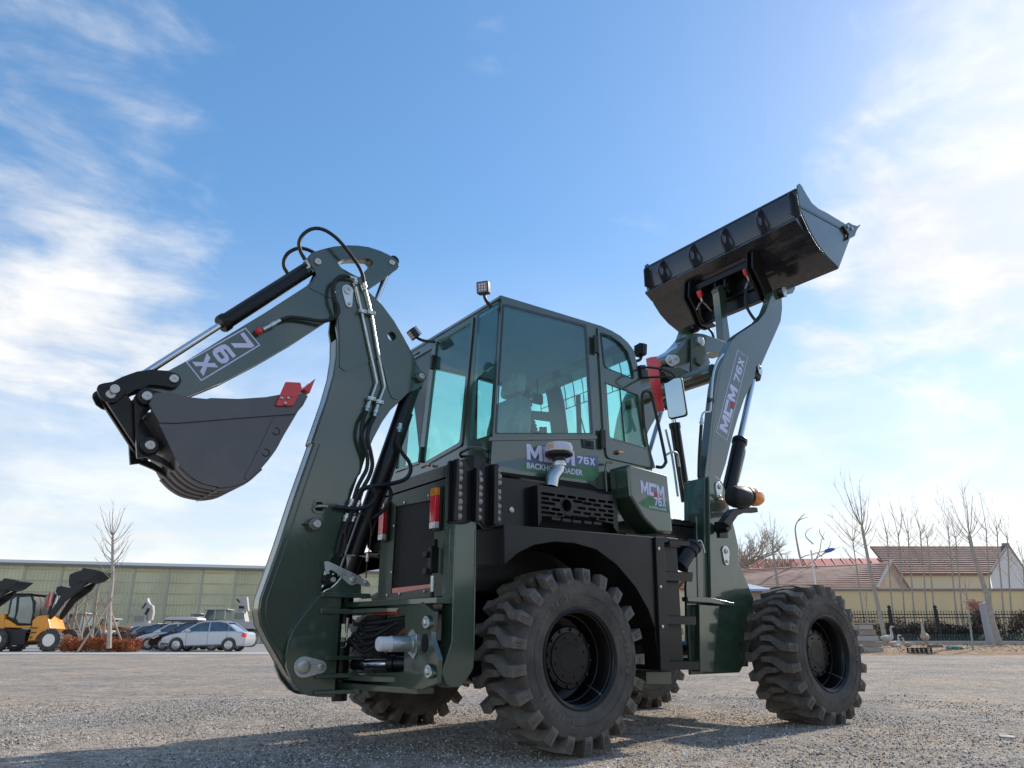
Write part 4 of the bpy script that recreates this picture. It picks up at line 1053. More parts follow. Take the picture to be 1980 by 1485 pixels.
m.plate([gp[0], gp[1], (gp[1][0], gp[1][1] - .012), (gp[0][0], gp[0][1] - .012)], -.8715, -.66); m.box(gx0, gx0 + .012, -.8715, -.66, gp[3][1], gp[0][1] - .013); m.box(gx1 - .012, gx1, -.8715, -.66, gp[2][1], gp[1][1] - .013)
m.build('louvre_box', BLACK, LB)
MB().box(gx0 + .014, gx1 - .014, -.805, -.801, gz0, gz1 - .03).build('louvre_back', DARK, LB)
m = MB(); m.lathe([(.09, .05), (0, .05), (0, .042), (.085, .042)], (eh[0], -.885, eh[1]), (0, 1, 0), 24); m.build('exhaust_tip', SATIN, LB)
# pre-cleaner on its bent pipe
pc_ = [(0.1307,-0.83,1.8372)][0]
e0, e1, e2 = [(0.0721,-0.83,1.6348),(0.0877,-0.83,1.7084),(0.146,-0.83,1.766)]
m = MB(); m.tube([e0, Vector(e0).lerp(Vector(e1), .8), Vector(e1).lerp(Vector(e2), .25), Vector(e1).lerp(Vector(e2), .8), (e2[0], e2[1], e2[2] + .04), (e2[0], e2[1], pc_[2] - .005)], [.047, .047, .046, .046, .046, .046], 28)
PCL = m.build('intake_pipe', ALU, BH, ang=50)
m = MB(); m.lathe([(0, .05), (.004, .053), (.022, .053), (.026, .05)], (e2[0], e2[1], e2[2] + .02), (0, 0, 1), 28); m.build('hose_clamp', ZINC, PCL, ang=30)
m = MB(); m.lathe([(-.02, .045), (.015, .05), (.022, .075), (.03, .098), (.045, .100), (.05, .097)], (e2[0], e2[1], pc_[2] - .002), (0, 0, 1), 36); m.build('pre_cleaner_base', SATIN, PCL, ang=30)
m = MB(); m.lathe([(.05, .097), (.058, .1), (.10, .097), (.112, .090), (.118, .06), (.12, .02)], (e2[0], e2[1], pc_[2] - .0), (0, 0, 1), 36); m.build('pre_cleaner_bowl', mat('clear bowl', (.74, .70, .66), .12, coat=.4, vary2=(.62, .52, .46), vscale=18), PCL, ang=30)
m = MB(); m.lathe([(.062, .1008), (.092, .0993)], (e2[0], e2[1], pc_[2]), (0, 0, 1), 36)
bl = MB(); bl.f = [f for f in m.f if len(f) == 4][22:32]; bl.v = m.v; bl.build('bowl_label', mat('bowl label', (.45, .55, .78), .4, vary2=(.7, .72, .75), vscale=60), PCL)
bl = MB(); bl.f = [f for f in m.f if len(f) == 4][18:21]; bl.v = m.v; bl.build('bowl_emblem', mat('bowl emblem', (.6, .2, .05), .4, vary2=(.7, .6, .5), vscale=70), PCL)

# ---------------------------------------------------------------- fender, ladder, tank
ft = [(-0.5571,1.2851),(0.7282,1.3055)]
arch = [(-0.5516,1.052),(-0.4548,1.1242),(-0.3354,1.1786),(-0.1743,1.2108),(-0.0069,1.213),(0.1796,1.186),(0.3558,1.0982),(0.5191,0.9625),(0.6258,0.8249),(0.6882,0.6863)] + [(0.6738,0.681),(0.6957,0.5501),(0.6979,0.4444)]
fpoly = [ft[0], ft[1]] + [(0.7984,1.1496),(0.7912,0.4423)] + arch[::-1]
m = MB(); m.plate(fpoly, -1.15, -1.138); FEN = m.build('rear_fender', BLACK, BH, .003)
m = MB(); m.plate([ft[0], ft[1], (ft[1][0], ft[1][1] - .012), (ft[0][0], ft[0][1] - .012)], -1.1375, -.66); m.box(ft[0][0], ft[0][0] + .012, -1.1375, -.80, arch[0][1], ft[0][1] - .013); m.build('fender_top', BLACK, FEN, .002)
m = MB(); P = [Vector((x, 0, z)) for x, z in arch]
a_ = [(x, z) for x, z in arch]; c_ = (0, .527)
out_ = [(x + (x - c_[0]) * .018, z + (z - c_[1]) * .018) for x, z in a_]
MB().plate(a_ + out_[::-1], -1.1375, -.70).build('wheel_arch', BLACK, FEN)
# far fender (same sheet, other side)
m = MB(); m.plate(fpoly, 1.138, 1.15); m.plate([ft[0], ft[1], (ft[1][0], ft[1][1] - .012), (ft[0][0], ft[0][1] - .012)], .66, 1.1375); m.build('rear_fender', BLACK, BH, .003)
for q in [(0.7318,1.2246),(0.7281,0.9709),(0.7219,0.7137)]:
    b = MB(); b.lathe([(0, .011), (.010, .011), (.012, .007)], (q[0], -1.172, q[1]), (0, -1, 0), 8); b.build('bolt', ZINC, FEN)
lp = [(0.7177,1.305),(0.8011,1.3112),(0.7769,0.44),(0.6899,0.442)]
m = MB(); m.plate(lp, -1.172, -1.151); LAD = m.build('step_ladder', BLACK, BH, .003)
m = MB(); m.plate([(0.8631,1.2523),(1.0071,1.2621),(0.9917,0.4872),(0.8443,0.4897)], -1.10, -1.085); m.build('ladder_back', BLACK, LAD, .002)
def tread(quad):
    m = MB(); m.plate(quad, -1.165, -1.15)
    (xa, za), (xb, zb) = quad[0], quad[1]
    n = 14
    top = []
    for k in range(n):
        t = k / n
        x = xa + (xb - xa) * t; z = za + (zb - za) * t
        w2 = (xb - xa) / n
        m.plate([(x, z), (x + w2 * .5, z + .008), (x + w2, z)], -1.1655, -1.1505)
    m.box(xa, xb, -1.1495, -.98, za - .02, za - .005)
    q = m.build('tread', BLACK, LAD, 0); return q
tread([(0.7904,1.0696),(1.0837,1.0774),(1.0705,1.0198),(0.7883,1.0163)]); tread([(0.7835,0.7793),(1.0776,0.7797),(1.0763,0.7289),(0.7817,0.73)]); tread([(0.7747,0.4922),(1.0738,0.4852),(1.0741,0.4362),(0.7772,0.4428)])
tread([(0.8634,1.2887),(1.0758,1.2951),(1.0729,1.2687),(0.8639,1.2609)])
MB().plate([(0.7117,0.4317),(0.9531,0.4262),(0.9489,0.338),(0.7047,0.346)], -1.02, -.7).build('belly_guard', GREEN, BH, .008)
# filler neck
f0, f1 = [(1.1658,-0.98,1.1391),(1.3182,-0.98,1.2884)]
d = (Vector(f1) - Vector(f0)).normalized()
m = MB(); m.cyl(f0, f1, .048, 28); FN = m.build('filler_neck', SATIN, BH)
m = MB(); m.lathe([(-.05, .054), (-.045, .058), (-.03, .058), (-.025, .054), (0, .054), (.004, .062), (.03, .062), (.036, .056)], f1, d, 28); m.build('filler_cap', SATIN, FN, ang=30)
m = MB(); e = Vector(f1) + d * .036; m.pipe([e, e + Vector((.03, -.03, .03)), e + Vector((.06, -.03, -.02)), e + Vector((.07, -.03, -.06))], .007, 8); m.build('cap_lock', ZINC, FN)
# fuel tank: chamfered box
tkp = fil([(0.6715,1.8508,0.03),(1.0947,1.8221,0.03),(1.1117,1.3765,0.03),(0.9326,1.3739,0.04),(0.8024,1.4649),(0.6829,1.6098,0.03)])
m = MB(); m.plate(tkp, -.985, -.775); TK = m.build('fuel_tank', GREEN, BH, .028, 4)
t0 = [(0.7907,-0.987,1.6464),(1.0376,-0.987,1.6285),(0.8191,-0.987,1.7368),(0.9231,-0.987,1.5677),(1.0488,-0.987,1.5685),(0.9358,-0.987,1.6178)]
u_ = Vector(t0[1]) - Vector(t0[0]); v_ = Vector(t0[2]) - Vector(t0[0])
logo(TK, t0[0], u_, Vector((0, 0, 1)), u_.length, v_.length)
u2 = Vector(t0[4]) - Vector(t0[3])
glyphs('decal_figures', '76X', VINYL, TK, t0[3], u2, (0, 0, 1), u2.length, .064)
t1 = [(0.8685,-0.987,1.545),(1.051,-0.987,1.5383)]
text('decal_words', 'BACKHOE LOADER', VINYL, TK, t1[0], Vector(t1[1]) - Vector(t1[0]), (0, 0, 1), .018, .02, width=(Vector(t1[1]) - Vector(t1[0])).length)
m = MB(); m.add([(x, -.9857, z) for x, z in [(0.7534,1.568),(0.8808,1.6389),(0.9283,1.6149),(1.062,1.6053),(1.0882,1.5255),(0.8719,1.534)]], [(0, 1, 2, 3, 4, 5)]); m.build('decal_ground', GREENVINYL, TK, flat=True)
m = MB(); m.pipe([(0.6236,-0.8,1.6678),(0.621,-0.8,1.8206),(0.6356,-0.8,1.8822),(0.6928,-0.8,1.8983)], .009, 10); m.build('tank_strap', GREEN, TK)
MB().box(.62, 1.16, -.985, -.70, 1.30, 1.345).build('tank_shelf', BLACK, BH, .004)

# ---------------------------------------------------------------- cab
YC = .75
sidep = [(-.388, 1.70), (-.300, 3.000), (.55, 3.004), (.70, 3.006, .02), (.80, 3.000), (.89, 2.985), (.955, 2.955), (1.015, 2.91), (1.055, 2.85), (1.082, 2.77), (1.110, 2.59), (1.150, 2.11), (1.175, 1.86), (1.12, 1.74, .03), (.64, 1.70)]
wq = fil([(-0.2901,2.9603,0.015),(0.5243,2.9965,0.015),(0.5522,2.1037,0.015),(-0.3518,1.9653,0.015)])
door_o = fil([(0.6332,3.0049,0.02),(0.791,3.0074),(0.9328,2.9652),(1.0272,2.8884),(1.0671,2.7673),(1.0941,2.5832),(1.1379,2.1151)] + [(1.2056,1.9192,0.02),(0.6788,1.9361,0.04),(0.6545,2.0835)])
m = MB(); m.plate(fil(sidep), -YC, -YC + .035, holes=[wq, door_o]); CAB = m.build('cab', GREEN, BH, .004)
lw1 = fil([(-.25, 1.95, .03), (.40, 1.95, .03), (.40, 2.95, .03), (-.21, 2.95, .03)])
lw2 = fil([(.47, 1.95, .03), (1.10, 1.95, .03), (1.075, 2.45), (1.04, 2.74), (.98, 2.86), (.88, 2.93, .03), (.47, 2.95, .03)])
sideL = [(-.388, 1.70), (-.300, 3.000), (.80, 3.000), (.89, 2.985), (.955, 2.955), (1.015, 2.91), (1.055, 2.85), (1.082, 2.77), (1.110, 2.59), (1.150, 2.11), (1.175, 1.86), (1.12, 1.74), (.64, 1.70)]
m = MB(); m.plate(sideL, YC - .035, YC, holes=[lw1, lw2]); m.build('left_side', GREEN, CAB, .004)
for h in (lw1, lw2): MB().plate(h, YC - .018, YC - .013).build('window_pane', GLASS, CAB)
# rear wall, leaning like the corner post
KS, ZS = .066, 2.50
def rear_plate(outer, holes, xa, xb, name, mm, parent, bevel=.003):
    m = MB(); m.plate(outer, xa, xb, axis='x', holes=holes); m.shear(KS, ZS); return m.build(name, mm, parent, bevel)
XB = -.337
rA = fil([(-0.4411,2.982,0.01),(-0.7221,2.9741,0.01),(-0.7303,1.9589,0.01),(-0.4599,1.969,0.02)])
rB = [(0.1873,2.9764),(-0.4051,2.9753),(-0.3776,1.951),(0.2286,1.885)]
rB = fil([(rB[0][0], rB[0][1], .01), (rB[1][0], rB[1][1], .01), (rB[2][0], rB[2][1], .03), (rB[3][0], rB[3][1], .03)])
yB0, yB1 = rB[0][0], .70
rC = fil([(.178, 2.955), (.66, 2.955, .02), (.66, 1.93, .03), (.215, 1.93, .03)])
outer_r = [(-YC + .036, 1.70), (YC - .036, 1.70), (YC - .036, 3.0), (-YC + .036, 3.0)]
rear_plate(outer_r, [rA, rB, rC], XB, XB + .03, 'rear_wall', GREEN, CAB)
def rpane(poly, inset, name, parent=CAB):
    c = (sum(p[0] for p in poly) / len(poly), sum(p[1] for p in poly) / len(poly))
    inn = [(c[0] + (y - c[0]) * (1 - inset), c[1] + (z - c[1]) * (1 - inset * .55)) for y, z in poly]
    fr = None
    if inset > 0:
        fr = rear_plate(poly, [inn], XB - .012, XB + .016, name, GREEN, parent, .003)
    rear_plate(inn if inset > 0 else poly, [], XB + .001, XB + .006, 'window_pane', GLASS, fr or parent, 0)
    return fr
rpane(rA, 0, 'pane')
gA = rpane([(c[0] + (y - c[0]) * .985, c[1] + (z - c[1]) * .99) for c in [(sum(p[0] for p in rB) / len(rB), sum(p[1] for p in rB) / len(rB))] for y, z in rB], .11, 'rear_window')
gB = rpane([(c[0] + (y - c[0]) * .985, c[1] + (z - c[1]) * .99) for c in [(sum(p[0] for p in rC) / len(rC), sum(p[1] for p in rC) / len(rC))] for y, z in rC], .11, 'rear_window')
for q in [(0.1612,2.7662),(0.1975,1.9957)]:
    b = MB(); b.box(-.375, -.338, q[0] - .018, q[0] + .018, q[1] - .06, q[1] + .06); b.shear(KS, ZS); b.build('hinge', SATIN, CAB, .004)
for q in [(0.056,1.8856)]:
    b = MB(); b.lathe([(0, .012), (.03, .008)], (-.39, q[0], q[1]), (-1, 0, 0), 12); b.box(-.42, -.41, q[0] - .03, q[0] + .01, q[1] - .006, q[1] + .008); b.build('latch', BRASS, CAB, .002)
# roof and headliner: follow the curved front
rp_ = [(-.315, 2.998), (.70, 3.012), (.80, 3.005), (.89, 2.99), (.96, 2.96), (1.02, 2.915), (1.06, 2.855)]
up_ = [(-.30, 3.035), (.70, 3.045), (.82, 3.032), (.92, 3.008), (1.0, 2.97), (1.06, 2.92), (1.09, 2.86)]
m = MB(); m.plate(rp_ + up_[::-1], -.735, .735); m.build('roof', GREEN, CAB, .008)
m = MB(); m.plate([(-.29, 2.955), (.70, 2.968), (.80, 2.962), (.90, 2.94), (.91, 2.945), (.80, 2.99), (.70, 2.997), (-.29, 2.985)], -.70, .70); m.build('headliner', LINER, CAB)
# windscreen, its posts and dash
ws = [(1.02, 2.915), (1.055, 2.85), (1.082, 2.77), (1.110, 2.59), (1.150, 2.11), (1.165, 1.95)]
wsb = [(x - .006, z) for x, z in ws]
m = MB(); m.plate(ws + wsb[::-1], -.71, .71); m.build('windscreen', GLASS, CAB)
m = MB(); m.plate([(1.175, 1.95), (1.165, 1.95), (1.15, 1.74), (1.12, 1.72), (-.30, 1.72), (-.30, 1.70), (1.13, 1.70), (1.18, 1.75)], -.714, .714); m.build('cab_floor', BLACK, CAB)
m = MB(); m.plate(fil([(.98, 1.73), (1.14, 1.76), (1.14, 1.93, .03), (.98, 1.98, .04)]), -.55, .55); m.build('dashboard', SATIN, CAB, .01)
for nm, pp in (('front_pillar', [(0.5223,3.0095),(0.4314,3.0636),(0.3352,3.0052),(0.2532,2.8897),(0.1952,2.7052),(0.1473,2.3908),(0.3555,2.4361),(0.3856,2.6439),(0.4112,2.8046),(0.456,2.9005)]), ('cross_rail', [(0.9966,2.8326),(0.624,2.715),(0.3872,2.6454),(0.3637,2.5443),(0.6255,2.6279),(0.9968,2.7388)])):
    MB().plate(pp, 1.085, 1.045, axis='x').build(nm, SATIN, CAB, .008)
# quarter window with its black ceramic border
wi = fil([(-0.28,2.9452,0.015),(0.5058,2.9764,0.015),(0.5345,2.1114,0.015),(-0.3388,1.9721,0.015)])
m = MB(); m.plate(fil([(x, z) for x, z in wq]), -YC - .004, -YC + .002); QP = m.build('window_pane', GLASS, CAB)
m = MB(); m.plate(wq, -YC - .0055, -YC - .0045, holes=[wi]); m.build('ceramic_border', mat('ceramic border', (.05, .055, .08), .25), QP)
m = MB(); m.plate([(x, z) for x, z in fil([(-.41 + .0, 1.905), (-.40, 1.935), (.60, 2.10), (.60, 2.072)])], -YC - .008, -YC - .001); m.build('sill_trim', GREEN, CAB, .002)
# door
du = fil([(0.6559,2.9637,0.02),(0.768,2.9623),(0.8777,2.9253),(0.9557,2.8652),(0.9931,2.7661),(1.0188,2.6312,0.03),(0.8473,2.6481),(0.6809,2.6645,0.05)])
dl = fil([(0.6868,2.5537,0.012),(1.0483,2.5175,0.012),(1.1026,2.1342,0.012)] + [(1.1226,2.0688,0.02),(0.6981,2.0933,0.02)])
m = MB(); m.plate(door_o, -YC - .015, -YC + .02, holes=[du, dl]); DOOR = m.build('cab_door', GREEN, CAB, .004)
for h in (du, dl): MB().plate(h, -YC - .003, -YC + .002).build('window_pane', GLASS, DOOR)
def ring(poly, s, ya, yb, name, mm, parent):
    c = (sum(p[0] for p in poly) / len(poly), sum(p[1] for p in poly) / len(poly))
    inn = [(c[0] + (x - c[0]) * s, c[1] + (z - c[1]) * s) for x, z in poly]
    return MB().plate(poly, ya, yb, holes=[inn]).build(name, mm, parent, .002)
ring(du, .93, -YC - .021, -YC - .0155, 'window_seal', SATIN, DOOR); ring(dl, .955, -YC - .021, -YC - .0155, 'window_frame', GREEN, DOOR)
sl = [(0.8489,2.5398),(0.8587,2.539),(0.8835,2.0917),(0.8714,2.0917)]
MB().plate(sl, -YC - .010, -YC - .004).build('slider_bar', SATIN, DOOR)
for q in [(0.6002,2.8423),(0.6343,2.0741)]:
    b = MB(); b.box(q[0] - .028, q[0] + .022, -YC - .035, -YC - .0155, q[1] - .075, q[1] + .075); b.build('hinge', SATIN, CAB, .006)
q = [(0.7764,1.9906)][0]
b = MB(); b.lathe([(0, .018), (.008, .018), (.03, .008)], (q[0], -YC - .016, q[1]), (0, -1, 0), 16); b.box(q[0] - .005, q[0] + .045, -YC - .05, -YC - .04, q[1] - .006, q[1] + .01); b.build('door_latch', BRASS, DOOR, .002)
q = [(0.4308,2.0443),(0.5519,2.0507),(0.5567,1.9858),(0.4392,1.9831)]
o = MB().plate(q, -YC - .008, -YC - .0005).build('vent_socket', SATIN, CAB, .003)
b = MB(); cq = (sum(p[0] for p in q) / 4, sum(p[1] for p in q) / 4); b.plate(rrect(cq[0] - .022, cq[0] + .022, cq[1] - .018, cq[1] + .018, .006), -YC - .010, -YC - .0085); b.build('socket_hole', DARK, o)
# lower seam strip and rubber edge
m = MB(); m.plate([(-0.327,1.7058),(-0.3269,1.6865),(0.514,1.6862),(0.5675,1.6688),(0.5643,1.6977),(0.5001,1.7196)], -YC - .004, -YC - .0004); m.build('lower_seam', DARK, CAB)
# big decal on the side: green and blue grounds, letters, words
def side_poly(pts, y, mm, name, parent=CAB):
    m = MB(); m.add([(x, y, z) for x, z in pts], [tuple(range(len(pts)))]); return m.build(name, mm, parent, flat=True)
side_poly([(-0.1001,1.8092),(0.5933,1.9458),(0.5981,1.7905),(0.533,1.7412),(-0.1006,1.737)], -YC - .0009, GREENVINYL, 'decal_ground')
side_poly([(-0.0999,1.8371),(0.1035,1.8483),(0.371,1.9146),(0.5932,1.9434),(0.5937,1.8592),(0.3682,1.8377),(-0.1003,1.7869)], -YC - .0013, BLUEVINYL, 'decal_ground')
side_poly([(-0.3462,1.7649),(-0.1,1.8316),(-0.1006,1.737),(-0.3071,1.7485)], -YC - .0009, mat('pale green vinyl', (.10, .19, .16), .4, vary2=(.12, .17, .25), vscale=7), 'decal_ground')
L0, L1, L2 = [(-0.0806,-0.7525,1.8228),(0.3637,-0.7525,1.8334),(-0.0852,-0.7525,1.9347)]
u_ = Vector(L1) - Vector(L0)
logo(CAB, L0, u_, Vector(L2) - Vector(L0), u_.length, (Vector(L2) - Vector(L0)).length)
L0, L1 = [(0.3873,-0.7525,1.8576),(0.5625,-0.7525,1.8632)]
glyphs('decal_figures', '76X', VINYL, CAB, L0, Vector(L1) - Vector(L0), (0, 0, 1), (Vector(L1) - Vector(L0)).length, .056)
L0, L1 = [(-0.0811,-0.7525,1.7592),(0.4357,-0.7525,1.7701)]
text('decal_words', 'BACKHOE LOADER', VINYL, CAB, L0, Vector(L1) - Vector(L0), (0, 0, 1), .044, .03, width=(Vector(L1) - Vector(L0)).length)
# grab rails
m = MB(); m.pipe([(1.06,-0.8,2.2192),(1.0147,-0.84,2.4494),(1.0426,-0.84,2.5102),(1.1012,-0.84,2.5256),(1.1363,-0.84,2.4724),(1.2357,-0.84,2.019),(1.2331,-0.84,1.955),(1.1902,-0.84,1.9177),(1.1713,-0.8,1.9262)], .013, 12); m.build('grab_rail', SATIN, CAB)
m = MB(); m.pipe([(-0.37,-0.3504,1.8758),(-0.42,-0.4123,1.8798),(-0.42,-0.4694,1.8914),(-0.42,-0.57,1.8939),(-0.42,-0.7067,1.8609),(-0.4,-0.7154,1.8479),(-0.37,-0.6713,1.8532)], .011, 12); m.build('grab_rail', GREEN, CAB)
# work lamps
def lamp(c, look, size, arm, name='work_lamp'):
    c, look = Vector(c), Vector(look).normalized()
    M = Matrix.Translation(c) @ look.to_track_quat('Y', 'Z').to_matrix().to_4x4()
    m = MB(); m.plate(rrect(-size, size, -size, size, size * .22), -.028, .014, M=M)
    for k in range(6):
        zz = -size * .8 + size * 1.6 * k / 5
        m.plate(rrect(-size * .9, size * .9, zz - .004, zz + .004, .001), -.055, -.0285, M=M)
    o = m.build(name, SATIN, CAB, .003)
    m = MB(); m.plate(rrect(-size * .84, size * .84, -size * .84, size * .84, size * .14), .0145, .018, M=M); m.build('lamp_face', LED, o, .001)
    m = MB()
    for a in (-.45, 0, .45):
        for b in (-.45, 0, .45):
            m.lathe([(0, size * .17), (.004, size * .12)], M @ Vector((a * size, .0185, b * size)), look, 8)
    m.build('led_cell', CLEARLENS, o)['kind'] = 'stuff'
    m = MB(); m.pipe(arm, .013, 8, 4); m.build('lamp_arm', SATIN, o)
    return o
lc = [(-0.4,-0.6492,3.0967),(-0.38,-0.6525,3.0116),(-0.34,-0.6669,2.9475)]
lamp(lc[0], (-.75, -.55, -.15), .046, [lc[0], lc[1], lc[2]])
lc2 = [(-0.47,0.2879,3.0217),(-0.4,0.2507,2.9745),(-0.34,0.1469,2.9409)]
lamp(lc2[0], (-.8, .1, -.75), .044, [lc2[0], lc2[1], lc2[2]])
lc3 = [(1.1763,-0.72,2.9391),(1.1513,-0.72,2.8584),(1.1144,-0.7,2.8352)]
lamp(lc3[0], (.9, -.15, -.1), .05, [lc3[0], lc3[1], lc3[2]])
# front guard of bent wires
GW = [(.70, 3.09), (.86, 3.095), (1.0, 3.05), (1.09, 2.96), (1.135, 2.84), (1.15, 2.66)]
m = MB()
for k in range(11):
    yy = -.62 + 1.24 * k / 10
    m.pipe([(x, yy, z) for x, z in GW], .005, 6, 5)
for x, z in (GW[0], (1.04, 3.02), GW[-1], (1.145, 2.75)):
    m.cyl((x, -.62, z), (x, .62, z), .005, 6)
for yy in (-.6, .6): m.cyl((.72, yy, 3.03), (.72, yy, 3.09), .006, 6); m.cyl((1.1, yy, 2.66), (1.15, yy, 2.66), .006, 6)
m.build('windscreen_guard', SATIN, CAB)
# mirrors
def mirror(pts_arm, pts_arm2, c, hw, hh, look, tilt):
    m = MB(); m.pipe(pts_arm, .009, 10); m.pipe(pts_arm2, .009, 10); o = m.build('mirror_arm', SATIN, CAB)
    M = Matrix.Translation(c) @ Matrix.Rotation(look, 4, 'Z') @ Matrix.Rotation(tilt, 4, 'Y')
    m = MB(); m.plate(rrect(-hw, hw, -hh, hh, hw * .42, 6), .0, .03, M=M); q = m.build('mirror_shell', SATIN, o, .008)
    m = MB(); m.plate(rrect(-hw * .90, hw * .90, -hh * .95, hh * .95, hw * .36, 6), -.0035, -.0005, M=M); m.build('mirror_glass', MIRROR, o)
    return o
ma = [(1.093,-0.76,2.7499),(1.0003,-0.95,2.6832),(1.1032,-1.02,2.6621),(1.1811,-1.03,2.6425),(1.2181,-1.03,2.6103)]; mb_ = [(1.0953,-0.76,2.664),(1.0656,-0.95,2.6146),(1.1526,-1.02,2.6128),(1.2325,-1.03,2.6066)]
mc = [(1.188,-1.03,2.4435)][0]
mirror(ma, mb_, mc, .078, .165, R(-66), R(-4))
MB().plate([(1.0726,2.769),(1.1359,2.7828),(1.1375,2.6672),(1.0857,2.6565)], -.79, -.752).build('mirror_bracket', SATIN, CAB, .004)
mirror([(1.1, .76, 2.72), (1.16, .92, 2.74), (1.2, 1.02, 2.70)], [(1.1, .76, 2.60), (1.16, .92, 2.62), (1.2, 1.02, 2.66)], (1.2, 1.03, 2.50), .085, .165, R(-125), 0)
m = MB(); m.plate(rrect(.86, .98, 2.70, 2.80, .02), .38, .40); m.cyl((.92, .39, 2.80), (.92, .39, 2.95), .008, 8); m.build('inner_mirror', SATIN, CAB)
# seat, console, levers, wheel seen through the glass
sx = [(0.2486,-0.05,2.6787),(0.1287,-0.05,2.1992),(0.3287,-0.05,2.2311),(0.2711,-0.05,2.943)]
bk = [(Vector(sx[0]) + Vector((0, 0, 0)))]
M = Matrix.Translation((sx[1][0] + .12, -.02, 1.98)) @ Matrix.Rotation(R(8), 4, 'Y')
m = MB(); m.plate(fil([(-.23, 0, .05), (.23, 0, .05), (.25, .30, .06), (.20, .54, .08), (-.20, .54, .08), (-.25, .30, .06)], 6), -.06, .06, axis='x', M=M)
SEAT = m.build('seat', SEATM, CAB, .03, 4)
m = MB(); m.plate(fil([(-.14, .58, .05), (.14, .58, .05), (.13, .78, .05), (-.13, .78, .05)], 6), -.045, .045, axis='x', M=M); m.build('headrest', SEATM, SEAT, .03, 4)
m = MB(); m.box(-.05, .45, -.25, .25, -.16, .0, M); m.build('seat_cushion', SEATM, SEAT, .04, 4)
m = MB(); m.box(.0, .4, -.2, .2, -.27, -.165, M); m.build('seat_base', SATIN, SEAT)
cs = [(0.6422,0.12,2.5906),(0.6377,0.12,2.7443),(0.4252,-0.12,2.2975),(0.4895,-0.2,2.2429),(0.5303,-0.2,2.2494)]
m = MB(); m.plate(fil([(cs[0][0] - .06, 1.74), (cs[0][0] + .06, 1.74), (cs[0][0] + .07, 2.45, .03), (cs[0][0] + .0, 2.56, .04), (cs[0][0] - .05, 2.48, .03)]), .22, .34); m.build('console', SATIN, CAB, .01)
m = MB(); m.lathe([(-.12, .085), (-.1, .09), (-.085, .075), (-.065, .083), (-.05, .068), (-.03, .075), (-.015, .06), (.0, .066), (.015, .05), (.03, .056), (.05, .03), (.16, .012), (.17, .022), (.22, .02)], cs[2], (0.05, 0, 1), 20); m.build('lever_boot', SATIN, CAB, ang=50)
for q in cs[3:]:
    MB().cyl((q[0], q[1], 1.75), (q[0], q[1], q[2] + .03), .016, 10).build('lever', SATIN, CAB)
stc = [(1.1451,0.0,2.4185)][0]
m = MB(); Mst = Matrix.Translation((.88, 0.0, 2.12)) @ Matrix.Rotation(R(-28), 4, 'Y')
m.tube([Mst @ Vector((.19 * math.cos(t), .19 * math.sin(t), 0)) for t in [2 * math.pi * k / 32 for k in range(32)]], .014, 8, closed=True)
m.cyl(Mst @ Vector((-.18, 0, 0)), Mst @ Vector((.18, 0, 0)), .012, 8); m.cyl(Mst @ Vector((0, 0, 0)), Mst @ Vector((0, 0, -.35)), .03, 12); m.build('steering_wheel', SATIN, CAB)
MB().box(.92, .97, .40, .50, 2.05, 2.45).build('pillar_display', SATIN, CAB, .01)
m = MB(); m.pipe([(1.06, -.25, 1.98), (1.07, -.1, 2.3), (1.055, -.02, 2.62)], .006, 6); m.box(1.05, 1.056, -.06, .0, 2.2, 2.7); m.build('wiper', SATIN, CAB)

# ---------------------------------------------------------------- front frame and loader towers
def both(fn):
    for s in (-1, 1): fn(s)
def pl(prof, ya, yb, name, mm, parent, bevel=.004, holes=()):
    return MB().plate(prof, ya, yb, holes=holes).build(name, mm, parent, bevel)
twp = fil([(1.8771,1.9468),(1.9784,1.9567,0.03),(2.0579,1.9154,0.04),(2.098,1.7681),(2.1623,1.5121),(2.1903,1.3749),(2.1642,1.2588),(2.0506,0.9327),(1.7721,0.9251),(1.8109,1.3494)])
twl = fil([(1.6212,1.3873),(1.5248,1.0235),(1.5154,0.8615),(1.5034,0.3775),(2.0887,0.3796,0.02),(2.2129,0.505),(2.3702,0.8985,0.02),(2.361,0.9668),(2.207,1.2628),(1.9411,1.36)])
ry0, ry1 = [(1.8771,1.9468),(1.7706,0.9133)]
rear_edge = [(1.8791,1.9471),(1.8441,1.6031),(1.7706,0.9133)]
TW = None
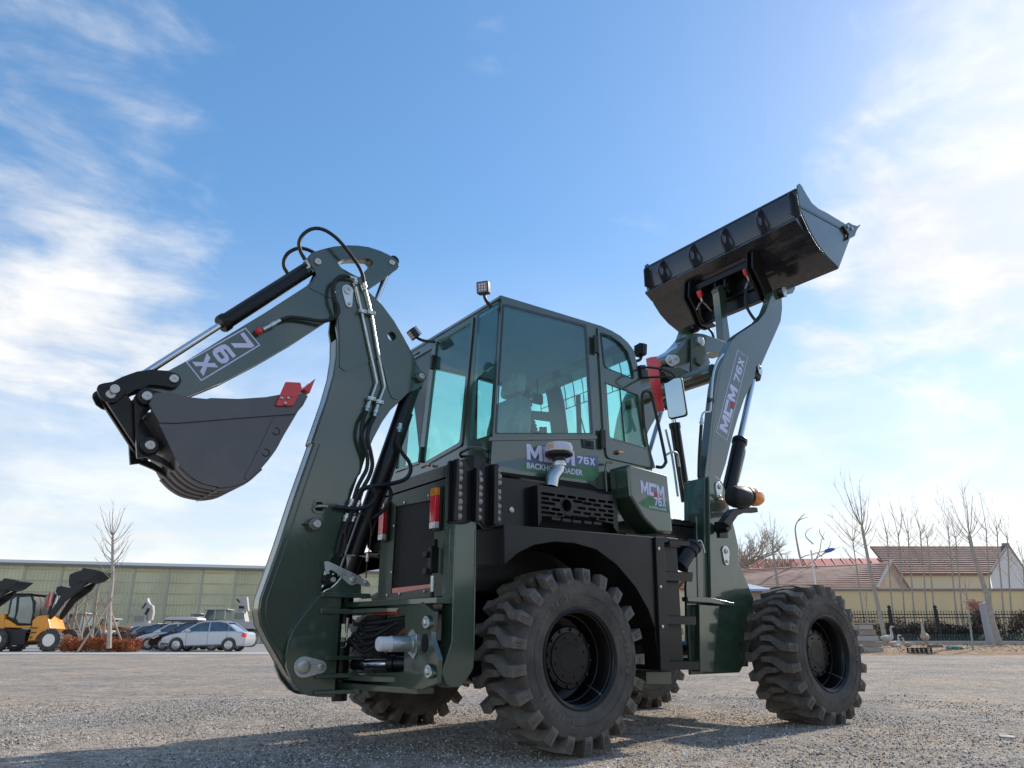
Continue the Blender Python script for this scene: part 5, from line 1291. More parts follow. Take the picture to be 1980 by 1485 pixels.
for s in (-1, 1):
    o = pl(twp, s * .74, s * .715, 'loader_tower', GREEN, BH, .005)
    if s < 0: TW = o
    pl(twp, s * .50, s * .525, 'inner_cheek', GREEN, o, .005)
    xa, za = rear_edge[0]; xb, zb = rear_edge[2]
    MB().plate([(xa - .03, za - .012), (xa + .02, za - .002), (xb + .02, zb), (xb - .05, zb)], *sorted((s * .7145, s * .5255))).build('rear_plate', GREEN, o, .004)
    MB().plate([(xa - .035, za - .03), (xa - .028, za - .016), (xb - .045, zb - .3), (xb - .06, zb - .3)], *sorted((s * .528, s * .49))).build('weld_flange', GREEN, o, .003)
    pl(twl, s * .71, s * .685, 'frame_plate', GREEN, o, .004)
    sh = [(1.4243,0.9418),(1.7021,0.9443),(1.9862,0.9109),(1.9778,0.881),(1.6875,0.9033),(1.4292,0.908)]
    MB().plate(sh, *sorted((s * .80, s * .7405))).build('tower_shelf', GREEN, o, .004)
    rb_ = [(1.5674,0.8891),(1.8119,0.8834),(1.6688,0.3975),(1.5197,0.401)]
    MB().plate(rb_, *sorted((s * .79, s * .7105))).build('tower_rib', GREEN, o, .005)
    if s < 0:
        bead([(1.7101,1.5958),(1.6509,0.9468),(1.6042,0.4126)], -.711, o, .006); bead([(1.8771,1.9169),(1.8163,1.3493),(1.7748,0.9486)], -.741, o, .004)
        for a, b in ([(1.9903,1.8681),(1.9824,1.7816)], [(2.0017,1.3266),(1.9995,1.2428)]):
            keeper(o, tear(a[0], a[1], .045, b[0], b[1], .030), -.741, -.752, [(a[0], a[1], .020), (b[0], b[1], .013)])
m = MB(); m.box(1.55, 2.25, -.68, .68, .42, .50); m.box(1.50, 1.60, -.50, .50, .45, 1.25); m.build('front_deck', GREEN, BH, .006)
m = MB(); m.box(1.20, 1.84, -.60, .60, 1.20, 1.52); m.box(1.22, 1.84, -.62, .62, 1.525, 1.56); m.build('hydraulic_tank', BLACK, BH, .006)
for k in range(4): MB().box(1.3 + k * .12, 1.39 + k * .12, -.6205, -.35, 1.562, 1.57).build('deck_grating', DARK, BH)
# turn signal and head lamp on its bracket
hc, lc_ = [(1.9551,-0.93,1.7516),(2.1817,-0.93,1.7719)]
m = MB(); m.lathe([(0, .02), (0.0, .068), (.012, .084), (.05, .092), (.14, .094), (.17, .085)], Vector(hc) - Vector((.05, 0, 0)), (1, -.1, 0), 32); HL = m.build('head_lamp', SATIN, BH, ang=40)
m = MB(); c = Vector(lc_); 
m.lathe([(-.085, .02), (-.08, .055), (-.045, .072), (0, .076), (.045, .071), (.078, .055), (.086, .02)], c + Vector((.012, -.01, 0)), (1, 0, 0), 28); m.build('turn_lens', ORANGELENS, HL, ang=50)
m = MB(); m.lathe([(-.012, .078), (.012, .078)], c + Vector((-.055, 0, 0)), (1, 0, 0), 28); m.build('lens_ring', SATIN, HL)
lb = [(1.7773,1.5299),(1.9203,1.6494),(2.1469,1.6843),(2.248,1.6942),(2.2492,1.6512),(2.0779,1.6351),(1.9719,1.5973),(1.8547,1.4931)]
pl(lb, -.93, -.86, 'lamp_bracket', BLACK, HL, .006)
pl([(1.9379,1.5337),(2.0439,1.5105),(2.0397,1.4399),(1.9297,1.4317)], -.757, -.741, 'bracket_foot', BLACK, HL, .003)
pl([(1.8745,1.558),(1.9303,1.5376),(1.9447,1.501),(1.8898,1.459),(1.8598,1.494)], -.88, -.757, 'bracket_arm', BLACK, HL, .004)

# ---------------------------------------------------------------- loader arms
armp = fil([(3.2866,4.1176),(3.3558,4.1663,0.03),(3.4629,4.1811,0.04),(3.4573,4.0615),(3.441,3.9613),(3.3861,3.8103),(3.2585,3.6338),(3.0925,3.4112),(2.9402,3.2033),(2.7934,3.0345)] + [(2.5753,2.7497),(2.3637,2.3677),(2.2445,2.1239),(2.1568,1.9787),(2.0963,1.848),(1.9329,1.83),(1.9387,1.9828),(2.0352,2.3011),(2.1255,2.625),(2.1882,2.8382),(2.2558,3.0066)] + [(2.282,3.0555),(2.3538,3.1628),(2.4334,3.2786),(2.5169,3.3834),(2.6284,3.4777),(2.7996,3.5889),(2.9806,3.7071),(3.1254,3.845),(3.2151,3.9836)])
ARM = {}
for s in (-1, 1):
    ARM[s] = pl(armp, s * .65, s * .565, 'loader_arm', GREEN, BH, .006)
    pl([(x, z) for x, z in fil([(2.3438,3.136),(2.4948,3.2961),(2.7691,3.4427),(3.0004,3.5184),(3.0634,3.4543),(2.8002,3.1145)] + [(2.2966,2.2911),(2.1652,2.0493),(1.9982,2.0279),(2.1348,2.5593),(2.2274,2.8447)])], s * .6505, s * .6515, 'arm_face', GREEN, ARM[s], 0)
aq = [(2.1406,2.3976),(2.2878,2.3393),(2.7354,3.2486),(2.5849,3.2999)]   # lower left, lower right, upper right, upper left as seen
frame_decal(ARM[-1], [aq[0], aq[3], aq[2], aq[1]], -.6523, .006, VINYL)
P = [Vector((x, -.6526, z)) for x, z in aq]
uu, vv = P[2] - P[1], P[0] - P[1]         # reading up the arm, heads to the left
logo(ARM[-1], P[1] + uu * .06 + vv * .14, uu, vv, uu.length * .52, vv.length * .70)
glyphs('decal_figures', '76X', VINYL, ARM[-1], P[1] + uu * .645 + vv * .20, uu, vv, uu.length * .29, vv.length * .52)
# hinge boss at the top of the arms
for s in (-1, 1):
    hb2 = [(3.4318,4.1453)][0]
    m = MB(); m.lathe([(0, .055), (.20, .055)], (hb2[0], s * .50, hb2[1]), (0, s, 0), 24); o = m.build('arm_hinge', BLACK, ARM[s], .003)
    if s < 0: keeper(o, tear(hb2[0], hb2[1] + .02, .036, hb2[0] + .01, hb2[1] - .035, .028), -.7005, -.71, [(hb2[0], hb2[1] + .02, .02)])
    pl(fil([(3.5496,4.2586),(3.6972,4.3348,0.01),(3.7346,4.2957,0.02),(3.6636,4.2091,0.02),(3.5554,4.1621)]), s * .66, s * .55, 'stop_block', GREEN, ARM[s], .004)
# cross tube, rocker bracket, rocker, link
ct = [(2.3073,3.0281)][0]
m = MB(); m.cyl((ct[0], -.5645, ct[1]), (ct[0], .5645, ct[1]), .085, 32); m.build('cross_tube', GREEN, BH)
rbp = fil([(2.5556,3.5849,0.03),(2.6215,3.6193,0.03),(2.6998,3.62,0.03),(2.7337,3.582),(2.825,3.3736,0.02),(2.7925,3.3341,0.02),(2.633,3.2496),(2.5762,3.102,0.03),(2.4889,3.0823,0.02)])
for s in (-1, 1): pl(rbp, s * .13, s * .105, 'rocker_bracket', GREEN, BH, .004)
pl(fil([(2.5727,3.376,0.02),(2.6302,3.389,0.02),(2.8008,3.3667,0.02),(2.6464,3.2927),(2.5796,3.3178)]), -.155, -.1305, 'bracket_gusset', GREEN, bpy.data.objects['rocker_bracket'], .003)
rkp = fil([(2.1656,3.3052,0.03),(2.2634,3.3883),(2.3783,3.4597),(2.4692,3.5415),(2.5479,3.6247),(2.6827,3.6888,0.05),(2.8004,3.7075),(3.0072,3.7075),(3.1656,3.7031,0.02),(3.2397,3.6833,0.04),(3.1765,3.5652,0.04),(2.9084,3.5217),(2.8175,3.4956),(2.6162,3.3636),(2.4114,3.2589),(2.2732,3.2192,0.05),(2.1828,3.2382,0.04)])
pl(rkp, -.095, .095, 'rocker', GREEN, BH, .006)
RK = bpy.data.objects['rocker']
rq = [(2.2322,3.2729),(2.2932,3.2992),(2.683,3.5797)]
keeper(RK, tear(rq[0][0], rq[0][1], .062, rq[1][0] + .03, rq[1][1] + .01, .045), -.0955, -.107, [(rq[0][0], rq[0][1], .025), (rq[1][0] + .03, rq[1][1] + .01, .014)])
b = MB(); b.lathe([(0, .052), (.02, .052), (.022, .046), (.022, .016)], (rq[2][0], -.1305, rq[2][1]), (0, -1, 0), 24); b.build('pin', ZINC, bpy.data.objects['rocker_bracket'], ang=30)
m = MB(); m.cyl((rq[2][0], -.13, rq[2][1]), (rq[2][0], .13, rq[2][1]), .05); m.build('pin', STEEL, RK)
lkp = fil([(3.1745,4.3665,0.02),(3.2362,4.4378,0.02),(3.3337,4.4298,0.03),(3.3042,4.0609),(3.3242,3.7368,0.02),(3.19,3.6994,0.02),(3.1985,4.033),(3.1933,4.3324)])
pl(lkp, -.045, .045, 'bucket_link', GREEN, BH, .006)
# tilt cylinder and red lock bar
t0, t1 = [(2.363,0.0,3.3256),(2.443,0.0,2.9265)]
o, d, e = ram('tilt_cylinder', t1, t0, .72, .06, .03)
rbar = [(1.831,3.1893),(1.9346,3.2235),(1.9895,2.6807),(1.9063,2.6522)]
pl(rbar, -.20, -.145, 'lock_bar', REDP, BH, .004)['label'] = 'red safety lock bar beside the cab door'
pl(fil([(1.9718,3.2249),(2.0291,3.2264),(2.0553,3.166),(2.021,3.1396),(1.9793,3.1681)]), -.142, -.10, 'lock_bar_clip', REDP, BH, .003)
for s in (-1, 1):
    pl([(2.1466,3.1972),(2.2527,3.2107),(2.3755,3.2373),(2.5363,3.2129),(2.5271,3.0739),(2.3659,3.0223),(2.2026,3.1039)], s * .062, s * .092, 'cylinder_guard', GREEN, BH, .004)
# lift cylinders
def lift(s, base, top, gl, zincline):
    o, d, e = ram('lift_cylinder', base, top, gl, .062, .031, gland=.05)
    tp = Vector(top); m = MB(); m.plate(circ(tp.x, tp.z, .055, 20), tp.y - .05, tp.y + .05); m.box(-.05, .05, -.05, .05, -.1, .03, Matrix.Translation(tp) @ d.to_track_quat('Z', 'Y').to_matrix().to_4x4()); m.build('rod_eye', SATIN, o, .006)
    m = MB(); k = e - d * .12 + Vector((.075, -.02, 0)); m.cyl(e - d * .12, k, .018, 10); m.pipe([k, k - d * .06 + Vector((.01, 0, 0)), k - d * .35]if zincline else [k, k - d * .1, k - d * .35], .009, 8); m.build('oil_line', ZINC, o)
    return o
la, lb_ = [(2.3056,-0.6,1.8787),(2.902,-0.6,3.1555)]
LC = lift(-1, la, lb_, .415, True)
keeper(LC, tear(lb_[0], lb_[2] + .02, .032, lb_[0] + .005, lb_[2] - .025, .028), -.6505, -.662, [(lb_[0], lb_[2] + .02, .014)])
lift(1, (la[0], .60, la[2]), (lb_[0], .60, lb_[2]), .415, True)
# second pair of rams seen between cab and tower, with zinc pipes
c0, c1 = [(2.4547,0.02,1.8951),(2.3669,0.02,2.671)]
d = (Vector(c1) - Vector(c0)).normalized()
m = MB(); L = (Vector(c1) - Vector(c0)).length; m.lathe([(0, .05), (L - .05, .05), (L - .05, .057), (L, .057), (L, .025)], c0, d, 28); o = m.build('tilt_ram', BLACK, BH, ang=30)
MB().cyl(c1, Vector(c1) + d * .35, .025, 20).build('rod', CHROME, o)
m = MB(); m.pipe([(2.1431,-0.06,2.5538),(2.169,-0.06,2.4448),(2.2116,-0.06,2.2617),(2.2482,-0.06,1.9124)], .012, 8); m.build('oil_line', ZINC, o)
m = MB(); m.pipe([(2.086,-0.1,2.2876),(2.1618,-0.1,2.3239),(2.2277,-0.1,2.3248),(2.2452,-0.1,2.2588),(2.2527,-0.1,2.1917)], .011, 8); m.build('oil_line', ZINC, o)

# ---------------------------------------------------------------- loading bucket
HB = 1.10
bpath = [(3.272,5.1267),(3.2677,4.9821),(3.2911,4.8354)]
bback = [(3.2911,4.8354),(3.344,4.7546),(3.3986,4.669),(3.5057,4.5575),(3.6458,4.468),(3.8113,4.4056),(3.8519,4.3903)]
bfloor = [(3.8519,4.3903),(4.1977,4.8627)]
bside = [(3.2647,5.1418),(3.2802,5.1912),(3.3217,5.2258),(3.3582,5.2112),(3.4264,5.1325),(3.5115,5.0562),(3.6281,5.0309),(3.7961,5.0379),(4.138,5.0279),(4.2052,4.869),(3.8565,4.3865),(3.8113,4.4056),(3.6458,4.468),(3.5057,4.5575),(3.3986,4.669),(3.344,4.7546),(3.2939,4.8365),(3.2676,4.9201)]
LBK = strip(bback, -.0, .014, -HB, HB).build('loading_bucket', LOADBLACK, BH, .002)
strip(bpath, 0, .012, -HB, HB).build('top_panel', LOADBLACK, LBK, .002)
strip(bfloor, 0, .016, -HB, HB).build('floor_plate', LOADBLACK, LBK, .002)
for s in (-1, 1):
    pl(bside, s * (HB + .0005), s * (HB + .016), 'side_plate', GREEN if s < 0 else LOADBLACK, LBK, .003)
    seam = [(3.2548,4.9067),(3.4256,4.908),(4.1234,4.9124),(4.1664,4.9088),(4.1303,4.9389),(3.4598,4.9419),(3.2694,4.9386)]
    MB().plate(seam, s * (HB + .0165), s * (HB + .022)).build('side_bar', LOADBLACK, LBK, .001)
    ct_ = [(4.035,4.9442),(4.161,5.0353),(4.2346,5.0335),(4.3351,5.0502),(4.4371,5.111),(4.3114,4.9855),(4.2395,4.8861),(4.0817,4.79),(4.1179,4.872)]
    MB().plate(ct_, s * (HB + .0225), s * (HB + .05)).build('corner_cutter', LOADBLACK, LBK, .003)
    for q in [(4.1149,4.9665),(4.1966,4.9638)]:
        b = MB(); b.lathe([(0, .02), (.012, .02)], (q[0], s * (HB + .05), q[1]), (0, s, 0), 10); b.build('bolt', STEEL, LBK)
    # stiffener behind the far side of the top panel
    pl([bpath[0], (bpath[0][0] - .09, bpath[0][1] - .05), (bpath[2][0] - .11, bpath[2][1] - .0), bpath[2]], s * (HB - .06), s * (HB - .045), 'end_gusset', LOADBLACK, LBK, .002)
# ledge along the back and top lip bar
lx, lz = bpath[2]
m = MB(); m.plate([(lx, lz + .012), (lx - .080, lz - .060), (lx - .085, lz - .075), (lx + .035, lz - .16), (lx + .04, lz - .14)], -HB + .02, HB - .02); m.build('back_beam', LOADBLACK, LBK, .004)
tx, tz = bpath[0]
MB().box(tx - .02, tx + .02, -HB, HB, tz, tz + .02).build('top_lip', LOADBLACK, LBK, .003)
for k, yy in enumerate((-.66, -.18, .29, .78)):
    gp_ = fil([(tx - .012, tz - .01), (tx - .09, tz - .08, .03), (lx - .165, (tz + lz) / 2 - .05, .05), (lx - .083, lz - .057), (lx - .01, lz - .005), (lx - .006, lz + .02)])
    hcx = ((tx + lx) / 2 - .085, (tz + lz) / 2 - .03)
    pl(gp_, yy - .009, yy + .009, 'rib', LOADBLACK, LBK, .002, holes=[circ(*hcx, .036, 16, .062)])
# coupler: two upright plates, hooks, cross beams, lower pins
cpl = fil([(3.2568,4.6578,0.02),(3.3262,4.7626,0.03),(3.4252,4.8048,0.03),(3.4781,4.7301,0.02),(3.3949,4.5574),(3.4613,4.4157),(3.5568,4.2471),(3.7139,4.2023,0.03),(3.5684,4.1404,0.02),(3.4123,4.1442),(3.3278,4.3222),(3.225,4.4682)])
for s in (-1, 1):
    o = pl(cpl, s * .50, s * .475, 'coupler_plate', BLACK, BH, .004)
    pl(cpl, s * .40, s * .425, 'coupler_plate_inner', BLACK, o, .004)
    pl(fil([(3.2846,4.7669,0.03),(3.3428,4.851,0.03),(3.494,4.9623,0.01),(3.4495,4.8592),(3.3857,4.7951,0.02)]), s * .47, s * .36, 'hook_cap', GREYBLACK, o, .004)
    q = [(3.4185,4.7245)][0]
    b = MB(); b.lathe([(0, .03), (.02, .03), (.022, .02)], (q[0], s * .5005, q[1]), (0, s, 0), 18); b.build('pin', STEEL, o)
b1, b2, b3 = [(3.3775,4.5916),(3.4812,4.3613),(3.5774,4.2368)]
cp = bpy.data.objects['coupler_plate']
for (x, z), r in ((b1, .05), (b2, .035), (b3, .03)):
    m = MB(); m.box(x - r, x + r, -.474, .474, z - r * .7, z + r * .7); m.build('coupler_beam', BLACK, cp, .006)
lt = [(3.3364,4.4351)][0]
for s in (-1, 1):
    pl(fil([(lt[0] - .05, lt[1] + .08, .03), (lt[0] + .12, lt[1] + .17), (lt[0] + .14, lt[1] - .03), (lt[0] + .02, lt[1] - .07, .04), (lt[0] - .06, lt[1] - .03, .03)]), s * .055, s * .08, 'link_ear', BLACK, cp, .004)
m = MB(); m.lathe([(-.10, .04), (.10, .04)], (lt[0], 0, lt[1]), (0, 1, 0), 20); m.build('pin', BLACK, cp, .004)
MB().box(b2[0] + .0, b2[0] + .02, -.42, .42, b3[1] - .05, b1[1]).build('coupler_web', BLACK, cp)

# ---------------------------------------------------------------- hoses and pipes
def hose(parent, pts, r=.0135, name='hose'):
    m = MB(); m.hose(pts, r); return m.build(name, HOSE, parent, ang=60)
def fitting(parent, a, b, r=.017):
    a, b = Vector(a), Vector(b); d = b - a; L = d.length
    m = MB(); m.lathe([(0, r * .8), (L * .3, r * .8), (L * .3, r * 1.15), (L * .55, r * 1.15), (L * .55, r * .9), (L, r * .9)], a, d, 12); return m.build('hose_fitting', ZINC, parent, ang=30)
h = [(-1.1134,-0.125,3.1388),(-1.1266,-0.13,3.1845),(-1.1569,-0.135,3.238),(-1.2072,-0.14,3.2916),(-1.2612,-0.14,3.3458),(-1.3276,-0.14,3.402),(-1.3881,-0.13,3.4448),(-1.4467,-0.12,3.4685),(-1.4993,-0.1,3.4753),(-1.5524,-0.09,3.4472),(-1.5951,-0.08,3.3907),(-1.6105,-0.075,3.3271),(-1.5914,-0.07,3.269),(-1.5522,-0.07,3.2121)]
hose(BH, h); m = MB(); m.pipe([(-1.5522,-0.07,3.2121),(-1.5297,-0.07,3.1908),(-1.517,-0.068,3.1705),(-1.5265,-0.055,3.1573)], .01, 10); m.build('hose_elbow', ZINC, BH)
h = [(-1.6234,0.06,3.1349),(-1.6526,0.07,3.1839),(-1.6582,0.07,3.2393),(-1.6389,0.07,3.2968),(-1.5992,0.07,3.3421),(-1.5542,0.07,3.37),(-1.4946,0.07,3.3778),(-1.4263,0.07,3.3659)]
hose(BH, h)
h = [(-1.2229,-0.115,3.1552),(-1.249,-0.118,3.1557),(-1.2975,-0.12,3.1357),(-1.3349,-0.12,3.0878),(-1.3416,-0.12,3.0231),(-1.3234,-0.12,2.9474),(-1.295,-0.12,2.8934),(-1.2922,-0.12,2.8449),(-1.3222,-0.115,2.8008),(-1.3744,-0.105,2.7696),(-1.4334,-0.095,2.759),(-1.5339,-0.09,2.7519),(-1.6276,-0.09,2.7344),(-1.6898,-0.09,2.697)]
hose(BH, h); fitting(BH, h[-1], [(-1.7977,-0.09,2.6008)][0])
q = [(-1.8242,-0.09,2.5848),(-1.7984,-0.09,2.6073)]; m = MB(); m.lathe([(-.02, .012), (-.012, .024), (.012, .026), (.02, .018)], q[0], Vector(q[1]) - Vector(q[0]), 16); m.build('port_cap', REDP, BH, ang=50)
fitting(BH, [(-1.1729,-0.115,3.1124)][0], [(-1.1759,-0.115,3.1532)][0]); m = MB(); m.pipe([(-1.1755,-0.115,3.147),(-1.1857,-0.115,3.1587),(-1.223,-0.115,3.1564)], .012, 10); m.build('hose_elbow', ZINC, BH)
fitting(BH, [(-1.0976,-0.115,3.0895)][0], [(-1.1117,-0.12,3.1478)][0])
m = MB(); m.pipe([(-1.164,-0.105,3.0994),(-1.1034,-0.105,2.9088),(-1.0218,-0.105,2.6389),(-0.9547,-0.105,2.4194),(-0.9549,-0.105,2.3773),(-0.9852,-0.105,2.2674),(-1.0064,-0.105,2.2019)], .0095, 10); m.build('oil_pipe', ZINC, BH)
m = MB(); m.pipe([(-1.0854,-0.105,3.0922),(-1.0291,-0.105,2.9212),(-0.9553,-0.105,2.6328),(-0.8889,-0.105,2.4005),(-0.892,-0.105,2.3549),(-0.9211,-0.105,2.2588),(-0.9371,-0.105,2.1939)], .0095, 10); m.build('oil_pipe', ZINC, BH)
for cc in [(-1.1027,-0.115,2.9141),(-1.0354,-0.115,2.9203),(-0.9868,-0.115,2.2618),(-0.9225,-0.115,2.2491)]:
    m = MB(); m.box(cc[0] - .03, cc[0] + .03, -.125, -.085, cc[2] - .014, cc[2] + .014); o = m.build('pipe_clamp', ZINC, BH, .003)
    for dx in (-.02, .02): b = MB(); b.bolt((cc[0] + dx, -.125, cc[2]), (0, -1, 0), .007, .006); b.build('bolt', STEEL, o)
hA = [(-1.0181,-0.11,2.1636),(-1.048,-0.125,2.082),(-1.0541,-0.13,1.9936),(-1.0283,-0.13,1.9121),(-0.9954,-0.125,1.833),(-0.9922,-0.12,1.7502),(-1.0222,-0.12,1.6816),(-1.0517,-0.12,1.6141),(-1.0661,-0.115,1.5498),(-1.084,-0.11,1.4591),(-1.1129,-0.105,1.3687),(-1.1367,-0.1,1.2802),(-1.1555,-0.1,1.1673)]
hB = [(-0.9544,-0.11,2.1356),(-0.9932,-0.125,2.0525),(-1.0067,-0.13,1.9629),(-0.9773,-0.13,1.8723),(-0.9547,-0.125,1.7822),(-0.9706,-0.12,1.6971),(-1.0079,-0.12,1.6191),(-1.029,-0.115,1.5357),(-1.0485,-0.11,1.4358),(-1.0772,-0.105,1.3366),(-1.1046,-0.1,1.2307),(-1.1211,-0.1,1.1439)]
for hh in (hA, hB):
    hose(BH, hh, .0145)
fitting(BH, hA[0], [(-0.9998,-0.105,2.2322)][0]); fitting(BH, hB[0], [(-0.9328,-0.105,2.2247)][0])
hose(BH, [(-0.7418,-0.09,2.0571),(-0.7599,-0.1,1.9976),(-0.749,-0.1,1.9551),(-0.7062,-0.1,1.8976),(-0.655,-0.1,1.8461),(-0.6389,-0.1,1.7849),(-0.6786,-0.1,1.7192),(-0.7887,-0.11,1.6721),(-0.8948,-0.12,1.6459),(-0.9735,-0.12,1.623),(-1.0254,-0.12,1.5879),(-1.0538,-0.12,1.5369),(-1.0703,-0.11,1.4694)], .0145)
fitting(BH, [(-0.7447,-0.09,2.0516)][0], [(-0.7305,-0.08,2.1261)][0])
hose(BH, [(-0.7942,-0.05,1.6735),(-0.7628,-0.05,1.6201),(-0.7714,-0.05,1.5533),(-0.8091,-0.05,1.4936),(-0.872,-0.05,1.4416),(-0.9154,-0.04,1.4116),(-0.9586,-0.04,1.3897)], .0145)
hose(BH, [(-1.194,-0.1,1.4675),(-1.1367,-0.12,1.466),(-1.0502,-0.14,1.4655),(-0.9741,-0.15,1.4914),(-0.9283,-0.15,1.5458),(-0.9418,-0.15,1.5991),(-0.9877,-0.15,1.6185),(-1.0308,-0.14,1.5997),(-1.0516,-0.13,1.5492),(-1.0713,-0.12,1.4858),(-1.102,-0.12,1.3855),(-1.1277,-0.11,1.2885)], .0145)
m = MB(); m.pipe([(-1.3258,-0.085,1.4593),(-1.2993,-0.1,1.4637),(-1.246,-0.1,1.4652)], .010, 8); m.build('hose_elbow', STEEL, BH)
for pts in ([(-1.0772,-0.115,1.5307),(-1.086,-0.11,1.4857)], [(-1.0284,-0.115,1.5267),(-1.0415,-0.11,1.4722)], [(-1.1057,-0.11,1.4305),(-1.1183,-0.105,1.3771)], [(-1.0533,-0.11,1.4353),(-1.0662,-0.105,1.3816)]):
    fitting(BH, pts[0], pts[1], .02)
m = MB(); m.pipe([(-1.1134,-0.12,1.1682),(-1.1238,-0.13,1.304),(-1.1021,-0.14,1.3918),(-1.0334,-0.14,1.4334),(-0.964,-0.13,1.4143),(-0.933,-0.12,1.3468),(-0.9344,-0.12,1.2231),(-0.9455,-0.12,1.144),(-0.9472,-0.12,1.0152)], .0045, 6); m.build('lock_cable', mat('brown cable', (.06, .03, .02), .5), BH)
fitting(BH, [(-0.9479,-0.12,1.1786)][0], [(-0.9472,-0.12,1.1266)][0], .012)
# hose bundle inside the rear frame
for k in range(7):
    a = k * 14
    hose(BH, [(-1.02 + .01 * k, -.04 - .02 * k, .62 + .018 * k), (-.95, -.16 - .02 * k, .60 + .022 * k - (.06 if k % 2 else 0)), (-.86, -.36 - .02 * k, .66 + .016 * k), (-.80, -.58 - .01 * k, .74 + .008 * k), (-.70, -.7, .80)], .0145)
hose(BH, [(-0.86,-0.224,0.6236),(-0.86,-0.2502,0.6642),(-0.84,-0.2983,0.7114),(-0.82,-0.3496,0.7244)], .0145)
m = MB(); m.hose([(-.9, -.36, .56), (-.88, -.42, .62), (-.86, -.5, .67), (-.84, -.58, .72)], .016); m.build('wire_loom', mat('rusty loom', (.22, .09, .03), .8, vary2=(.05, .03, .02), vscale=40), BH)
# valve and looms at the right edge of the grille
vq = [(-0.3911,1.1696)][0]
m = MB(); m.box(-.63, -.57, vq[0] - .03, vq[0] + .02, vq[1] - .12, vq[1] + .05); m.cyl((-.6, vq[0] - .01, vq[1] + .05), (-.6, vq[0] - .01, vq[1] + .1), .025, 12); m.box(-.65, -.6, vq[0] - .0, vq[0] + .055, vq[1] - .02, vq[1] + .02); m.box(-.65, -.6, vq[0] - .0, vq[0] + .05, vq[1] - .13, vq[1] - .09)
m.build('drain_valve', SATIN, BH, .005)
hose(BH, [(-.6, vq[0] - .01, vq[1] - .24), (-.6, vq[0] - .0, vq[1] - .32), (-.6, vq[0] + .01, vq[1] - .42)], .012); fitting(BH, (-.6, vq[0] - .01, vq[1] - .24), (-.6, vq[0] - .01, vq[1] - .14))
# loader arm pipes and hoses
m = MB(); m.pipe([(2.3456,-0.66,3.1953),(2.2575,-0.66,3.1085),(2.1802,-0.66,2.979),(2.1255,-0.66,2.7893),(2.0881,-0.66,2.6157),(2.0637,-0.66,2.5752),(2.0023,-0.66,2.5594),(1.9631,-0.66,2.5281),(1.944,-0.66,2.4683)], .010, 10); m.build('oil_pipe', ZINC, BH)
m = MB(); m.pipe([(1.9366,-0.66,2.4269),(1.9001,-0.66,2.2626),(1.869,-0.66,2.1025),(1.8464,-0.66,1.9544)], .015, 10); m.build('hose', HOSE, BH); fitting(BH, [(1.9361,-0.66,2.4237)][0], [(1.9518,-0.66,2.4938)][0])
m = MB(); m.box(*sorted(([(2.0662,-0.66,2.6861)][0][0], [(2.1403,-0.66,2.7)][0][0])), -.67, -.64, [(2.1006,-0.66,2.6743)][0][2], [(2.1051,-0.66,2.7084)][0][2]); m.build('pipe_clamp', SATIN, BH, .003)
m = MB(); m.pipe([(2.2527,-0.1,2.1917),(2.2359,-0.12,2.085),(2.2251,-0.15,1.9625),(2.2184,-0.2,1.8724),(2.2033,-0.25,1.8233)], .011, 8); m.build('hose', HOSE, BH)
m = MB(); m.pipe([(3.3183,-0.35,4.3128),(3.2102,-0.38,4.182),(3.1404,-0.42,4.0182),(3.0815,-0.5,3.8674),(3.1118,-0.55,3.752)], .016, 10); m.build('hose', HOSE, BH)
m = MB(); m.pipe([(3.3073,0.32,4.3074),(3.3514,0.36,4.2176),(3.5436,0.45,4.1884),(3.7075,0.5,4.1582),(3.8072,0.55,4.11)], .016, 10); m.build('hose', HOSE, BH)
for tt in ([(3.3369,-0.36,4.3809),(3.302,-0.36,4.4596),(3.4882,-0.36,4.3697),(3.2469,-0.36,4.266),(3.457,-0.36,4.2825)], [(3.3323,0.3,4.3767),(3.3044,0.3,4.4485),(3.4927,0.3,4.3034),(3.2219,0.3,4.2536),(3.6089,0.3,4.3111)]):
    m = MB(); m.pipe([tt[3], tt[0], tt[2], tt[4]], .012, 8); m.cyl(tt[0], tt[1], .016, 12); o = m.build('coupling', STEEL, BH)
    m = MB(); d = Vector(tt[1]) - Vector(tt[0]); m.lathe([(-.02, .03), (.03, .034), (.06, .03)], tt[1], d, 14); m.build('coupling_cap', REDP, o, ang=40)

# ================================================================ the surroundings
BM = Matrix(((RGT.x, FWD.x, 0, CAM.x), (RGT.y, FWD.y, 0, CAM.y), (0, 0, 1, 0), (0, 0, 0, 1)))   # (lateral, ahead, up) -> world
class Ctx:
    """a thing far from the machine: an empty at its base, parts given in (lateral, ahead, up)"""
    def __init__(s, name, lat, D, z=0.0, label=None, cat=None, group=None, turn=0.0):
        s.e = empty(name, B(lat, D, z), YAW - math.pi / 2 + turn)
        s.M = Matrix.Translation((-lat, -D, -z))
        if turn: s.M = Matrix.Rotation(-turn, 4, 'Z') @ s.M
        if label: tag(s.e, label, cat, group)
    def put(s, m, name, mm, parent=None, bevel=0.0, seg=2, ang=35, flat=False):
        return m.build(name, mm, parent or s.e, bevel, seg, ang, flat, M=s.M)
def kq(p, D): return [(a, D, z) for a, z in p]

